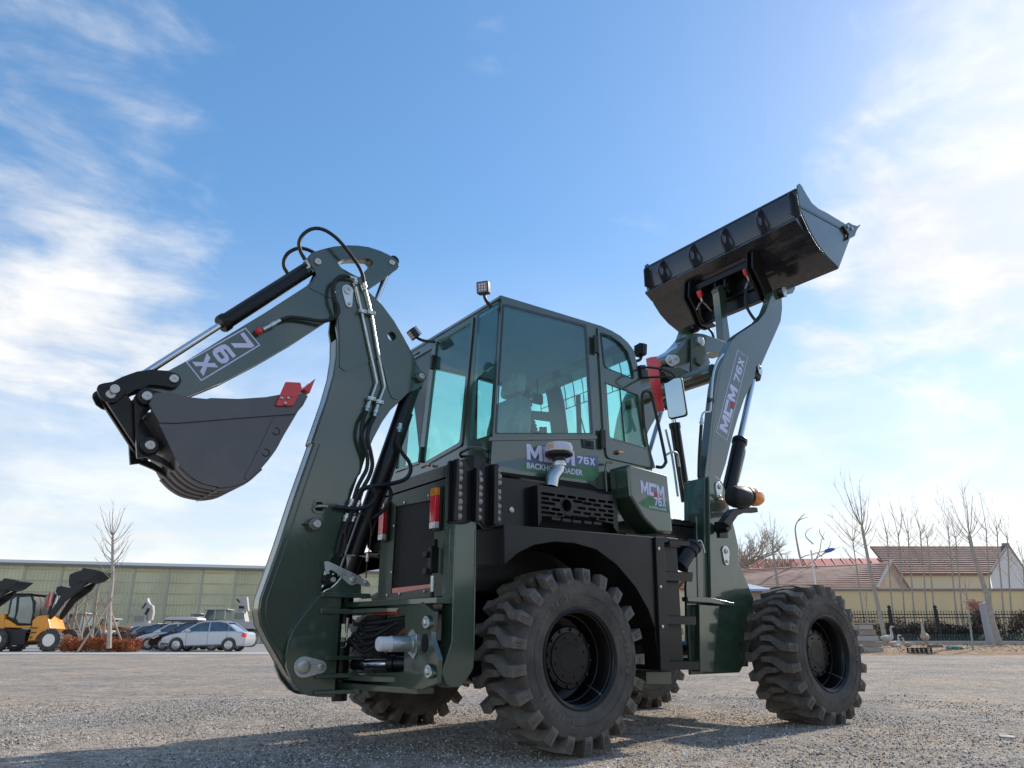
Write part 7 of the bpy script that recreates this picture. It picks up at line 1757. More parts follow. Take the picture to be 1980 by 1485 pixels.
# ---- orange backhoe loader at the left edge
def orange_loader(label, lat_off=0.0, D=40):
    c = Ctx('orange_loader', [(-24.4115,0.0538)][0][0], D, 0, label, 'loader', 'orange loaders')
    S = lambda pts: [(a, z) for a, z in pts]
    m = MB(); m.plate([(-25.6585,1.0742),(-24.1849,1.0568),(-24.3318,0.8826),(-24.2877,0.3287),(-25.0104,0.2943),(-25.2322,0.6396),(-25.6101,1.0219)], D - .8, D + .8); c.put(m, 'side_box', SATIN, None, .03)
    m = MB(); m.plate([(-25.5832,1.5649),(-25.3463,1.4946),(-25.0539,1.3366),(-24.8839,1.2315),(-24.1848,1.2315),(-24.1613,1.1196),(-25.5269,1.1441)], D - .75, D + .75); c.put(m, 'sill', ORANGE, None, .03)
    m = MB(); m.plate([(-26.8541,1.7941),(-26.0485,1.8295),(-25.6377,1.8118),(-25.5085,1.1441),(-25.6003,0.8131),(-25.9171,0.9174),(-26.643,0.8826)], D - .75, D + .75); c.put(m, 'rear_body', ORANGE, None, .05)
    cabp = [(-25.5492,1.8295),(-25.5707,2.4337),(-25.5246,2.6485),(-25.3951,2.7382),(-24.5772,2.749),(-24.4071,2.6485),(-24.2916,2.3623),(-24.2064,1.9003),(-24.1921,1.2665),(-24.8715,1.2595),(-25.106,1.4067),(-25.5132,1.5825)]
    m = MB(); m.plate(fil(cabp), D - .66, D + .66); cb = c.put(m, 'cab', SATIN, None, .04)
    for qd in ([(-25.4274,1.8649),(-25.4375,2.5052),(-25.2452,2.6485),(-25.1346,1.7941),(-25.181,1.5825),(-25.4626,1.6882)], [(-25.0172,1.9357),(-25.0997,2.6126),(-24.5375,2.6485),(-24.3845,2.3623),(-24.2805,1.8649),(-24.2804,1.3366),(-24.8589,1.3716),(-25.0519,1.5825)]):
        m = MB(); m.plate(qd, D - .675, D - .662); c.put(m, 'cab_window', CABG2, cb, .01)
    m = MB(); m.box(cabp[3][0] - .05, cabp[4][0] + .15, D - .7, D + .7, cabp[3][1], cabp[3][1] + .07); c.put(m, 'cab_roof', SATIN, None, .03)
    m = MB(); m.plate([(-24.1993,1.477),(-24.0218,1.6882),(-23.5189,1.7588),(-23.1999,1.0917),(-23.5706,0.5704),(-24.1415,0.5013),(-24.2438,0.4667),(-24.1701,1.1616)], D - .7, D + .7); tw = c.put(m, 'front_tower', ORANGE, None, .04)
    m = MB(); m.plate([(-23.8999,0.5704),(-23.811,0.8478),(-23.5235,1.0568),(-23.1491,1.0219),(-23.1648,0.9174),(-23.4951,0.9174),(-23.6723,0.709),(-23.7428,0.5185)], D - .95, D - .5); c.put(m, 'front_fender', ORANGE, None, .03)
    for zz in (1150, 1210): pass
    m = MB(); m.plate([(-23.4171,1.5297),(-23.5261,1.7942),(-23.2097,2.4338),(-22.913,3.0082),(-22.1217,3.3702),(-21.9377,3.3883),(-22.1283,3.0082),(-22.5143,2.6844),(-22.8378,2.4338),(-23.283,1.6883)], D - .55, D - .40); c.put(m, 'loader_arm', SATIN, None, .02)
    m = MB(); m.plate([(-23.4171,1.5297),(-23.5261,1.7942),(-23.2097,2.4338),(-22.913,3.0082),(-22.1217,3.3702),(-21.9377,3.3883),(-22.1283,3.0082),(-22.5143,2.6844),(-22.8378,2.4338),(-23.283,1.6883)], D + .40, D + .55); c.put(m, 'loader_arm', SATIN, None, .02)
    m = MB(); m.plate([(-23.6457,2.9361),(-23.6146,3.1527),(-23.4384,3.207),(-22.8897,3.0804),(-22.8009,3.0082),(-22.8939,2.7203),(-23.4903,2.7203)], D - .15, D + .15); c.put(m, 'rocker', SATIN, None, .03)
    for qa, qb, mm, rr in (([(-23.8391,2.1486),(-23.8924,2.8641)], 0, REDP, .05), ([(-23.631,2.2198),(-23.6685,2.8641)], 0, REDP, .05), ([(-23.4412,2.291),(-23.4344,2.7203)], 0, CHROME, .035), ([(-23.674,1.7942),(-23.5793,2.7921)], 0, SATIN, .07)):
        m = MB(); m.cyl((qa[0][0], D - .3, qa[0][1]), (qa[1][0], D - .2, qa[1][1]), rr, 10); c.put(m, 'lift_ram', mm)
    bk = [(-22.1049,4.0824),(-21.8684,4.0273),(-21.4439,3.9722),(-21.1462,3.888),(-21.617,3.4792),(-22.0058,3.352),(-22.1729,3.4428),(-22.2108,3.844)]
    m = MB(); m.plate(bk, D - .75, D + .75); b_ = c.put(m, 'bucket', SATIN, None, .03)
    m = MB(); m.plate([(-22.8893,3.7526),(-22.56,3.8989),(-22.2007,3.9906),(-22.1064,3.5884),(-22.1285,3.4065),(-22.4923,3.1527),(-22.7916,3.1527),(-22.8667,3.4428)], D - .5, D + .3); c.put(m, 'bucket_coupler', SATIN, None, .04)
    for px_, rr in (([(-23.0124,0.4322)][0], 0), ([(-25.6617,0.4322)][0], 0)):
        for s in (-1, 1):
            m = MB(); m.lathe([(-.2, .30), (-.2, .47), (-.14, .54), (.14, .54), (.2, .47), (.2, .30)], (px_[0], D + s * .8, .54), (0, 1, 0), 28); w_ = c.put(m, 'wheel', RUBBER)
            m = MB(); m.lathe([(-.205, .31), (-.21, .29), (-.12, .26), (-.12, .10), (-.15, .09)], (px_[0], D + s * .8, .54), (0, 1, 0), 24); c.put(m, 'rim', ALLOY, w_)
            m = MB()
            for k in range(18):
                t = 2 * math.pi * k / 18
                m.box(-.04, .04, -.2, .2, .52, .565, Matrix.Translation((px_[0], D + s * .8, .54)) @ Matrix.Rotation(t, 4, 'Y'))
            c.put(m, 'tread', RUBBER, w_)
    for k in range(4):
        q = [(-24.229,0.9174),(-23.8621,0.9174)]; m = MB(); m.box(q[0][0], q[1][0], D - .8, D - .72, .45 + .22 * k, .49 + .22 * k); c.put(m, 'step', SATIN)
    return c
CABG2 = mat('orange loader cab glass', (.10, .15, .15), .08, coat=.9, vary2=(.25, .32, .31), vscale=.8)
o1 = orange_loader('orange backhoe loader with black raised bucket at the left edge of the yard')
c2 = copy_tree(o1.e)
c2.location = B(o1.e.location.dot(RGT) - CAM.dot(RGT) - 8.6, 47.0)
c2['label'] = 'second orange loader farther left, only its black bucket in view'

# ---------------------------------------------------------------- right hand side: village behind the fence
TILE = mat('brown roof tile', (.27, .15, .12), .8, vary2=(.36, .23, .18), vscale=1.2)
YELLOWW = mat('yellow plaster', (.88, .69, .38), .85, vary2=(.78, .62, .38), vscale=.5, bump=.1, bscale=6)
PALEW = mat('pale plaster', (.74, .65, .46), .85, vary=-.2, vscale=.6)
GREYW = mat('grey white gable render', (.74, .73, .71), .85, vary=-.1, vscale=.8)
BRICKW = mat('weathered brick gable', (.36, .27, .20), .9, vary2=(.46, .38, .28), vscale=1.5)
REDROOF = mat('red sheet roof', (.55, .12, .10), .6, vary=.1, vscale=1)
def tiled_roof(c, parent_quad, Ds, rows, name='roof', mm=TILE, cols=0):
    """a sloping roof of overlapping tile courses: quad (eave left, eave right, ridge right, ridge left) as 3D points"""
    el, er, rr_, rl = [Vector(p) for p in parent_quad]
    nrm = (er - el).cross(rl - el).normalized()
    if nrm.z < 0: nrm = -nrm
    m = MB(); m.add([el, er, rr_, rl, el - nrm * .15, er - nrm * .15, rr_ - nrm * .15, rl - nrm * .15], [(0, 1, 2, 3), (4, 5, 6, 7), (0, 1, 5, 4), (1, 2, 6, 5), (2, 3, 7, 6), (3, 0, 4, 7)])
    o = c.put(m, name, mm)
    for k in range(rows):
        a, b = k / rows, (k + 1) / rows
        p0, p1 = el.lerp(rl, a), er.lerp(rr_, a); q0, q1 = el.lerp(rl, b), er.lerp(rr_, b)
        m = MB(); m.add([p0 + nrm * .09, p1 + nrm * .09, q1 + nrm * .015, q0 + nrm * .015, p0 + nrm * .01, p1 + nrm * .01], [(0, 1, 2, 3), (4, 5, 1, 0)])
        c.put(m, 'tile_course', mm, o, flat=True)
    return o
# house A: long low house in front, gable towards the right
DA = 62
qa = [(19.5428,4.4292),(29.4196,4.3114),(30.8766,6.4816),(20.3536,5.7006),(32.2887,4.3115),(31.0734,3.9821),(29.3062,3.982)]
c = Ctx('tiled_house', qa[0][0] + 8, DA, 0, 'long low brown tiled house with a brick gable behind the yellow wall', 'house')
DB = DA + 5
rl_, rr2 = [(22.0021,6.1732)][0], [(33.3666,6.9526)][0]
er_, el_ = qa[1], qa[0]
tiled_roof(c, [(el_[0] - 6, DA, el_[1]), (er_[0], DA, er_[1]), (rr2[0], DB, rr2[1]), (rl_[0] - 6, DB, rl_[1])], None, 13)
m = MB(); m.plate([(el_[0] - 6, 0), (er_[0] + .1, 0), (er_[0] + .1, er_[1]), (el_[0] - 6, el_[1])], DA + .35, DA + .6); c.put(m, 'front_wall', PALEW)
be = [(37.4965,4.9035)][0]
m = MB(); m.add([(er_[0] + .1, DA + .3, 0), (be[0], DA + 10, 0), (be[0], DA + 10, er_[1]), (rr2[0] + .05, DB, rr2[1]), (er_[0] + .1, DA + .3, er_[1])], [(0, 1, 2, 3, 4)]); c.put(m, 'gable_wall', BRICKW, flat=True)
tiled_roof(c, [(be[0], DA + 10.2, er_[1]), (el_[0] - 6, DA + 10.2, er_[1]), (rl_[0] - 6, DB + .02, rl_[1]), (rr2[0], DB + .02, rr2[1])], None, 6, 'back_roof')
m = MB(); m.tube([(er_[0] + .1, DA + .2, er_[1] + .12), (rr2[0] + .05, DB, rr2[1] + .14), (be[0], DA + 10, er_[1] + .12)], .16, 6); c.put(m, 'verge', mat('verge mortar', (.33, .28, .25), .9))
# house B: higher house behind
D2 = 74
qb = [(37.8491,6.5373),(46.4185,6.823),(49.2699,5.4448),(46.56,5.4024)]
rb = [(37.443,8.5141),(51.8546,9.7549)]
zeB = qb[0][1]
c = Ctx('tiled_house', qb[0][0] + 4, D2, 0, 'taller brown tiled house with a white end gable at the right', 'house')
tiled_roof(c, [(rb[0][0] - .6, D2, zeB), (qb[1][0], D2, zeB), (rb[1][0], D2 + 5, rb[1][1]), (rb[0][0], D2 + 5, rb[1][1])], None, 13)
m = MB(); m.plate([(rb[0][0], 0), (qb[1][0], 0), (qb[1][0], zeB), (rb[0][0], zeB)], D2 + .4, D2 + .65); c.put(m, 'front_wall', PALEW)
be = [(56.9885,8.2277)][0]
m = MB(); m.add([(qb[1][0] + .05, D2 + .35, 0), (be[0], D2 + 10, 0), (be[0], D2 + 10, zeB), (rb[1][0] + .05, D2 + 5, rb[1][1]), (qb[1][0] + .05, D2 + .35, zeB)], [(0, 1, 2, 3, 4)]); c.put(m, 'gable_wall', GREYW, flat=True)
m = MB(); m.tube([(qb[1][0], D2 + .1, zeB + .1), (rb[1][0] + .05, D2 + 5, rb[1][1] + .15), (be[0], D2 + 10, zeB + .1)], .13, 6); c.put(m, 'verge', MATS['verge mortar'])
m = MB(); m.box(rb[1][0] - .5, rb[1][0] + .1, D2 + 4.8, D2 + 5.2, rb[1][1], rb[1][1] + .3); c.put(m, 'ridge_end', MATS['verge mortar'], None, .02)
# red sheet roof behind and a small blue roofed shed
kr = [(27.553,7.5678),(41.2109,7.9073),(41.7964,9.4111),(28.8295,8.0772)]
c = Ctx('red_roof_house', kr[0][0] + 8, 88, 0, 'pale house with a bright red sheet roof behind the brown tiled house', 'house')
m = MB(); m.add([(kr[0][0] - 8, 88, kr[0][1] - .5), (kr[1][0] + 3, 88, kr[0][1] - .5), (kr[2][0] + 3, 93, [(44.1712,9.9093)][0][1]), (kr[3][0] - 8, 93, [(44.1427,9.7278)][0][1])], [(0, 1, 2, 3)]); rf = c.put(m, 'roof', REDROOF, flat=True)
for k in range(22):
    t = k / 21; p, q = Vector((kr[0][0] - 8, 88, kr[0][1] - .46)).lerp(Vector((kr[1][0] + 3, 88, kr[0][1] - .46)), t), Vector((kr[3][0] - 8, 93, [(44.1427,9.7278)][0][1] + .04)).lerp(Vector((kr[2][0] + 3, 93, [(44.1712,9.9093)][0][1] + .04)), t)
    m = MB(); m.cyl(p, q, .05, 5); c.put(m, 'sheet_rib', REDROOF, rf)
m = MB(); m.box(kr[0][0] - 8, kr[1][0] + 3, 88.3, 93, 0, kr[0][1] - .5); c.put(m, 'wall', PALEW)
kz = [(16.0567,4.0561),(17.5964,3.7886),(17.6001,3.6403),(16.0649,3.6403),(17.2634,2.4644)]
c = Ctx('shed', kz[1][0] - 1, 52, 0, 'small shed with a pale blue sheet roof behind the front wheel', 'shed')
m = MB(); m.add([(kz[0][0] - 2, 52, kz[1][1]), (kz[1][0], 52, kz[1][1]), (kz[1][0] - .8, 55, kz[0][1] + .3), (kz[0][0] - 2, 55, kz[0][1] + .3), (kz[0][0] - 2, 52, kz[2][1]), (kz[1][0], 52, kz[2][1]), (kz[1][0] - .8, 55, kz[0][1] + .1), (kz[0][0] - 2, 55, kz[0][1] + .1)], [(0, 1, 2, 3), (4, 5, 6, 7), (0, 1, 5, 4), (1, 2, 6, 5), (2, 3, 7, 6), (3, 0, 4, 7)]); c.put(m, 'roof', mat('pale blue sheet', (.42, .50, .62), .5))
m = MB(); m.box(kz[0][0] - 2, kz[1][0] - .3, 52.3, 54.8, .2, kz[2][1] - .01); c.put(m, 'wall', mat('shed boards', (.34, .27, .20), .85, vary=.3, vscale=3))
# yellow yard wall
DW = 53
kw = [(22.2984,3.5472),(35.3108,3.9503),(22.263,3.2965),(37.6262,4.021),(34.8768,2.0056)]
wt = [(27.6432,3.7183)][0][1]
c = Ctx('yellow_wall', kw[1][0] - 4, DW, 0, 'long yellow plastered yard wall behind the iron fence', 'wall')
m = MB(); m.box(kw[0][0] - 8, kw[3][0] + 6, DW, DW + .3, 0, wt); c.put(m, 'wall', YELLOWW)
m = MB(); m.box(kw[0][0] - 8, kw[3][0] + 6, DW - .12, DW + .42, wt + .003, wt + .16); c.put(m, 'coping', MATS['verge mortar'], None, .02)
# iron picket fence with posts
DF = 43
IRON = mat('black iron', (.020, .017, .016), .6, vary=.5, vscale=6)
kf = [(18.73,1.973),(28.4053,2.2364),(18.7091,1.8313),(18.6836,1.6586),(18.5117,0.493),(20.912,2.21),(23.4542,2.2628),(20.6721,0.7502)]
zt_, zr1, zr2, zb_ = [(22.4331,2.0941)][0][1], [(22.396,1.8838)][0][1], [(22.3655,1.7109)][0][1], .42
f0, f1 = kf[0][0] - 7, [(29.3353,2.2101)][0][0]
c = Ctx('iron_fence', (f0 + f1) / 2, DF, .3, 'black iron picket fence with spear tops behind the geese', 'fence')
pk = None
step = ([(22.5626,1.8943)][0][0] - [(22.4088,1.8943)][0][0])
n = int((f1 - f0) / step)
for i in range(n):
    a = f0 + i * step
    if pk is None:
        m = MB(); m.tube([(a, DF, zb_), (a, DF, zt_ - .12), (a, DF, zt_ - .08), (a, DF, zt_)], [.014, .014, .03, .004], 5)
        pk = c.put(m, 'picket', IRON); first = a
    else:
        q = pk.copy(); COL.objects.link(q); q.parent = c.e; q.location = (a - first, 0, 0)
for z in (zr1, zr2, zb_ + .1):
    m = MB(); m.box(f0, f1, DF - .02, DF + .02, z - .025, z + .025); c.put(m, 'rail', IRON)
gap = kf[6][0] - kf[5][0]
for k in range(-2, 4):
    a = kf[5][0] + gap * k
    if a > f1: continue
    m = MB(); m.box(a - .07, a + .07, DF - .09, DF + .05, .3, zt_ + .08); m.lathe([(0, .03), (.04, .09), (.12, .10), (.18, .06), (.2, .01)], (a, DF - .02, zt_ + .08), (0, 0, 1), 12); c.put(m, 'post', IRON, None, .01)
# kerb wall under the fence and green wire netting
kk = [(18.7382,0.4999),(18.7,0.2557)]
c = Ctx('kerb_wall', (f0 + f1) / 2, 41.2, .2, 'low grey concrete kerb wall below the iron fence', 'wall')
m = MB(); m.box(f0, f1, 41.0, 41.3, .1, kk[0][1]); c.put(m, 'wall', CONCRETE, None, .02)
NET = mat('green netting wire', (.10, .22, .19), .6)
c = Ctx('wire_netting', (f0 + f1) / 2, 41.15, .4, 'low green wire netting on the kerb wall', 'netting')
zn = [(20.216,0.8442)][0][1]
m = MB()
x = f0
while x < f1:
    m.cyl((x, 41.15, kk[0][1]), (x, 41.15, zn), .006, 4); x += .14
for z in [kk[0][1] + .1 * k for k in range(1, 7)]:
    if z <= zn: m.cyl((f0, 41.15, z), (f1, 41.15, z), .006, 4)
o = c.put(m, 'mesh', NET); o['kind'] = 'stuff'
# shrubs behind the fence
hb = [([(17.4051,1.9525)][0][0], [(20.6809,1.9526)][0][0]), ([(20.7384,1.9526)][0][0], [(23.0373,1.9526)][0][0]), ([(23.0948,1.9526)][0][0], [(25.7385,1.9527)][0][0])]
zd = [(23.3912,1.6786)][0][1]; zdk = [(23.3431,1.4057)][0][1]
for i, (a, b) in enumerate(hb):
    shrub('dry_hedge', ('dry reddish hedge behind the fence, next to the front wheel', 'dry reddish hedge behind the fence, above the left goose', 'dry reddish hedge behind the fence, above the standing goose')[i], a, b, 46, 1.0, .3, zd - .3, 3200, .10, DRYLEAF, 20 + i, group='hedges behind the fence')
dk = [([(20.925,1.9322)][0][0], [(23.9802,1.9322)][0][0], zdk), ([(23.9802,1.9322)][0][0], [(26.017,1.9323)][0][0], zdk * .95), ([(25.9039,1.9323)][0][0], [(27.7144,1.9323)][0][0], [(26.5135,2.1489)][0][1]), ([(28.1104,1.9323)][0][0], [(30.4301,1.9323)][0][0], [(28.7744,2.1218)][0][1])]
for i, (a, b, z) in enumerate(dk):
    shrub('dark_bush', ('wide dark green bush behind the two fence posts', 'low dark bush right of the second fence post', 'tall dark bush left of the leaning concrete post', 'round dark bush at the right edge of the picture')[i], a, b, 44.3, 1.2, .3, z - .3, 3600, .12, DARKLEAF, 30 + i, 'bush', 'dark bushes along the fence', i > 1)
kp = [(26.7993,2.3571),(27.5558,2.6369),(28.3958,2.1897)]
shrub('red_leaf_shrub', 'small shrub with pinkish red leaves beside the leaning concrete post', kp[0][0], kp[1][0] + .3, 45.5, .7, kp[0][1] - .5, .9, 900, .12, leafmat('pink red leaf', (.40, .12, .10), (.55, .30, .25)), 41, 'shrub', None, False)
# leaning concrete post
lp_ = [(24.2148,2.3464),(24.5329,2.3957),(24.647,0.5035),(24.2175,0.5035)]
c = Ctx('concrete_post', lp_[3][0], 40, .25, 'leaning grey concrete post beside a thick tree trunk', 'post')
m = MB(); m.plate([(lp_[0][0], lp_[0][1]), (lp_[1][0], lp_[1][1]), (lp_[2][0], .1), (lp_[3][0], .1)], 39.8, 40.2); c.put(m, 'shaft', mat('grey post concrete', (.42, .42, .42), .85, vary=-.2, vscale=2), None, .03)
# trees of the right side
def tr(spec, D, r, lab, seed, tw=2, grp=None, rw=.013, name='bare_tree', zb=.25):
    b, t, wh = spec[0], spec[1], spec[2:]
    bare_tree(name, lab, (b[0], zb), t, D, r, wh, seed, grp, tw, rw=rw)
tr([(18.0321,0.0526),(17.7739,6.0079),(16.9117,8.8197),(17.709,8.3575),(17.3224,7.6475),(18.336,7.6475),(18.6306,6.5596),(16.3062,7.1788),(17.9457,7.4908),(17.0402,7.962),(17.7557,8.0409),(16.2204,6.5596),(18.4485,6.4827),(18.1701,7.1788)], 38, .12, 'thick pollarded tree with long whips left of the geese', 101, 3)
tr([(23.581,0.0733),(23.1144,5.5674),(22.895,8.12),(23.3181,7.8833),(22.3378,7.4518),(23.5289,7.5692),(23.9947,7.1789),(22.4005,6.5597),(24.1001,6.5597),(22.349,7.1011)], 38, .15, 'thick tree trunk leaning beside the concrete post', 102, 3)
tr([(18.0138,2.3672),(17.9478,6.8865),(17.4507,8.8454),(17.9092,9.1625),(18.3785,8.6347),(17.1263,7.7974),(19.0856,7.4857),(18.6219,8.0059),(17.5927,8.215)], 52, .13, 'pollarded tree in front of the left end of the tiled house', 103, 4)
thin = [[(20.7648,0.3038),(20.8051,6.2388),(21.0448,9.1225),(20.2898,7.8056),(21.2292,8.461),(21.4349,7.3412),(19.6094,7.6194),(20.4492,6.9718)], [(22.3741,0.555),(22.9607,6.6961),(23.0039,8.9802),(22.4015,6.9718),(23.3758,7.8056),(22.5979,7.6195)], [(23.0662,0.555),(23.6566,6.6961),(23.6482,9.17),(24.1239,7.8057),(23.1755,7.1563)],
        [(23.6163,0.555),(24.2596,6.6961),(24.1647,9.2651),(24.8275,8.0858),(23.8584,7.3412),(25.0045,6.9719)], [(24.3528,0.555),(25.0346,6.8798),(24.8354,9.6466),(25.6202,7.8057),(24.9213,8.0858),(24.2608,6.9718)], [(24.8585,0.555),(25.3697,6.4214),(25.106,8.6023),(26.0612,7.1563),(25.9942,7.8057)],
        [(26.1273,0.5551),(26.7533,6.8798),(26.4379,9.8094),(27.2818,8.1795),(26.427,7.6195),(26.0271,6.9719),(27.5506,7.1563)], [(26.4556,0.5551),(27.1292,6.4214),(27.0495,8.9329),(27.9581,7.8057),(26.9568,6.9719)], [(28.1237,0.5551),(29.0759,6.8799),(29.1353,9.4556),(29.6454,8.2732),(28.6127,7.8057)], [(28.8512,0.5551),(29.7457,6.9719),(29.5697,9.3603),(30.3359,7.9924),(29.583,7.5267)], [(29.2771,0.5551),(30.2776,6.4215),(30.0748,8.0859),(30.5424,6.788),(31.0302,6.0569)], [(30.0313,0.5551),(30.9275,4.9745),(30.7406,6.4215),(31.348,6.239),(31.4103,5.6943)]]
for i, s in enumerate(thin):
    ordn = ('first', 'second', 'third', 'fourth', 'fifth', 'sixth', 'seventh', 'eighth', 'ninth', 'tenth', 'eleventh', 'last')[i]
    wh_ = list(s[2:]) + [(s[1][0] + random.Random(i * 9 + j).uniform(-1.3, 1.3), s[1][1] + random.Random(i * 7 + j).uniform(-1.0, 1.8)) for j in range(5)]
    tr([s[0], s[1]] + wh_, 46, .055, 'thin bare poplar behind the fence, %s from the front wheel' % ordn, 110 + i, 3, 'thin poplars behind the fence', .010, 'thin_poplar')
st1 = [(19.5684,-0.0408),(19.7757,2.8285)]
bare_tree('thin_sapling', 'thin leafless sapling in front of the fence near the green basin', (st1[0][0], .02), st1[1], 33.5, .045, [(st1[1][0] - .2, st1[1][1] + .5), (st1[1][0] + .1, st1[1][1] + .8)], 130, None, 1, rw=.01)
st1 = [(15.4255,0.176),(15.5871,2.1523)]
bare_tree('thin_sapling', 'thin leafless sapling close to the front wheel', (st1[0][0], .02), st1[1], 34, .04, [(st1[1][0] - .2, st1[1][1] + .8), (st1[1][0] + .1, st1[1][1] + 1.0)], 131, None, 1, rw=.01)
kb1 = [(21.9413,3.7521),(22.7863,7.7812),(27.9763,3.7522),(26.8249,6.5562),(26.803,10.8367)]
bushy_tree('bushy_tree', 'wide bushy bare tree behind the tower of the machine', (kb1[0][0], 0), kb1[1], 76, .22, 5.2, 140, None, 13, 4)
bushy_tree('bushy_tree', 'small bushy bare tree right of the wide bushy one', (kb1[0][0] + 5.5, 0), (kb1[1][0] + 5.5, kb1[1][1] - .3), 80, .18, 4.0, 141, None, 10, 4)
# gnarled tree: few bent limbs
c = Ctx('gnarled_tree', kb1[2][0] - 2, 68, 0, 'gnarled bare tree with bent limbs behind the street lamp', 'tree')
gl = [[(25.5475,2.8983),(25.9909,6.3872),(25.8026,7.5773),(25.6971,8.9159),(25.6942,9.9994),(25.9853,10.6824),(26.6934,11.3699)], [(25.9853,10.6824),(26.5027,10.9568),(27.2198,11.1632)], [(25.9909,6.3872),(26.8199,7.0467),(27.7042,7.5773),(28.8655,8.1107),(30.0133,8.5125)], [(27.1083,7.1791),(27.776,8.1107),(28.1763,9.0508),(28.6988,9.8634)], [(27.7042,7.5773),(28.6302,8.3784),(29.0655,9.0508)], [(28.1763,9.0508),(27.9938,9.7275),(28.1863,10.1357)], [(27.1656,8.6468),(26.7062,9.3209),(26.9134,9.8634),(27.5855,10.2721)], [(27.7042,7.5773),(27.3675,8.1107),(27.1656,8.6468)], [(25.8538,7.4444),(26.6348,7.7104),(27.4592,7.777)]]
m = MB(); m.tube(spline([(a, 68, z) for a, z in gl[0]], 4), [.13 * (1 - .75 * k / 24) for k in range(25)], 8); c.put(m, 'trunk', BARK)
m = MB()
for g in gl[1:]:
    Q = spline([(a, 68 + .3 * i, z) for i, (a, z) in enumerate(g)], 4); m.tube(Q, [.055 * (1 - .7 * k / (len(Q) - 1)) for k in range(len(Q))], 6)
c.put(m, 'crown', TWIG)
for i, (a, z) in enumerate([(-32.1474,9.7089),(-32.3485,9.2073)][:1]):
    bushy_tree('bushy_tree', 'bare tree top beyond the warehouse beside the green boom', (a + 1.0, 0), (a + 1.0, z - 2), 125, .3, 7.0, 150, None, 9)
# solar street lamp
kl = [(23.7131,2.6328),(24.0517,7.2319),(23.4606,7.6812),(23.8492,7.705),(24.4026,7.1612),(24.105,7.0905),(24.4607,6.8787),(25.1091,7.2319),(24.8365,6.9963)]
c = Ctx('street_lamp', kl[0][0], 60, .3, 'white solar street lamp with a tilted panel and blue lamp head', 'street lamp')
m = MB(); m.tube([(kl[0][0], 60, 0), (kl[0][0], 60, kl[1][1])], [.10, .06], 10); c.put(m, 'pole', WHITEP)
px0, pz0 = kl[1]
Mx = Matrix.Translation((kl[0][0] - .25, 60, kl[1][1] + .35)) @ Matrix.Rotation(R(28), 4, 'Y') @ Matrix.Rotation(R(30), 4, 'X')
m = MB(); m.box(-.75, .75, -.45, .45, -.02, .02, Mx); c.put(m, 'solar_panel', mat('solar panel back', (.55, .56, .58), .4), None, .01)
m = MB(); m.cyl((kl[0][0], 60, kl[1][1] - .3), (kl[7][0], 59.6, kl[7][1]), .04, 8); c.put(m, 'arm', WHITEP)
m = MB(); m.lathe([(0, .04), (.1, .14), (.45, .16), (.8, .10), (.9, .02)], (kl[7][0] - .5, 59.6, kl[7][1] - .15), (.9, 0, .25), 12); c.put(m, 'lamp_head', mat('blue lamp head', (.05, .10, .45), .4))
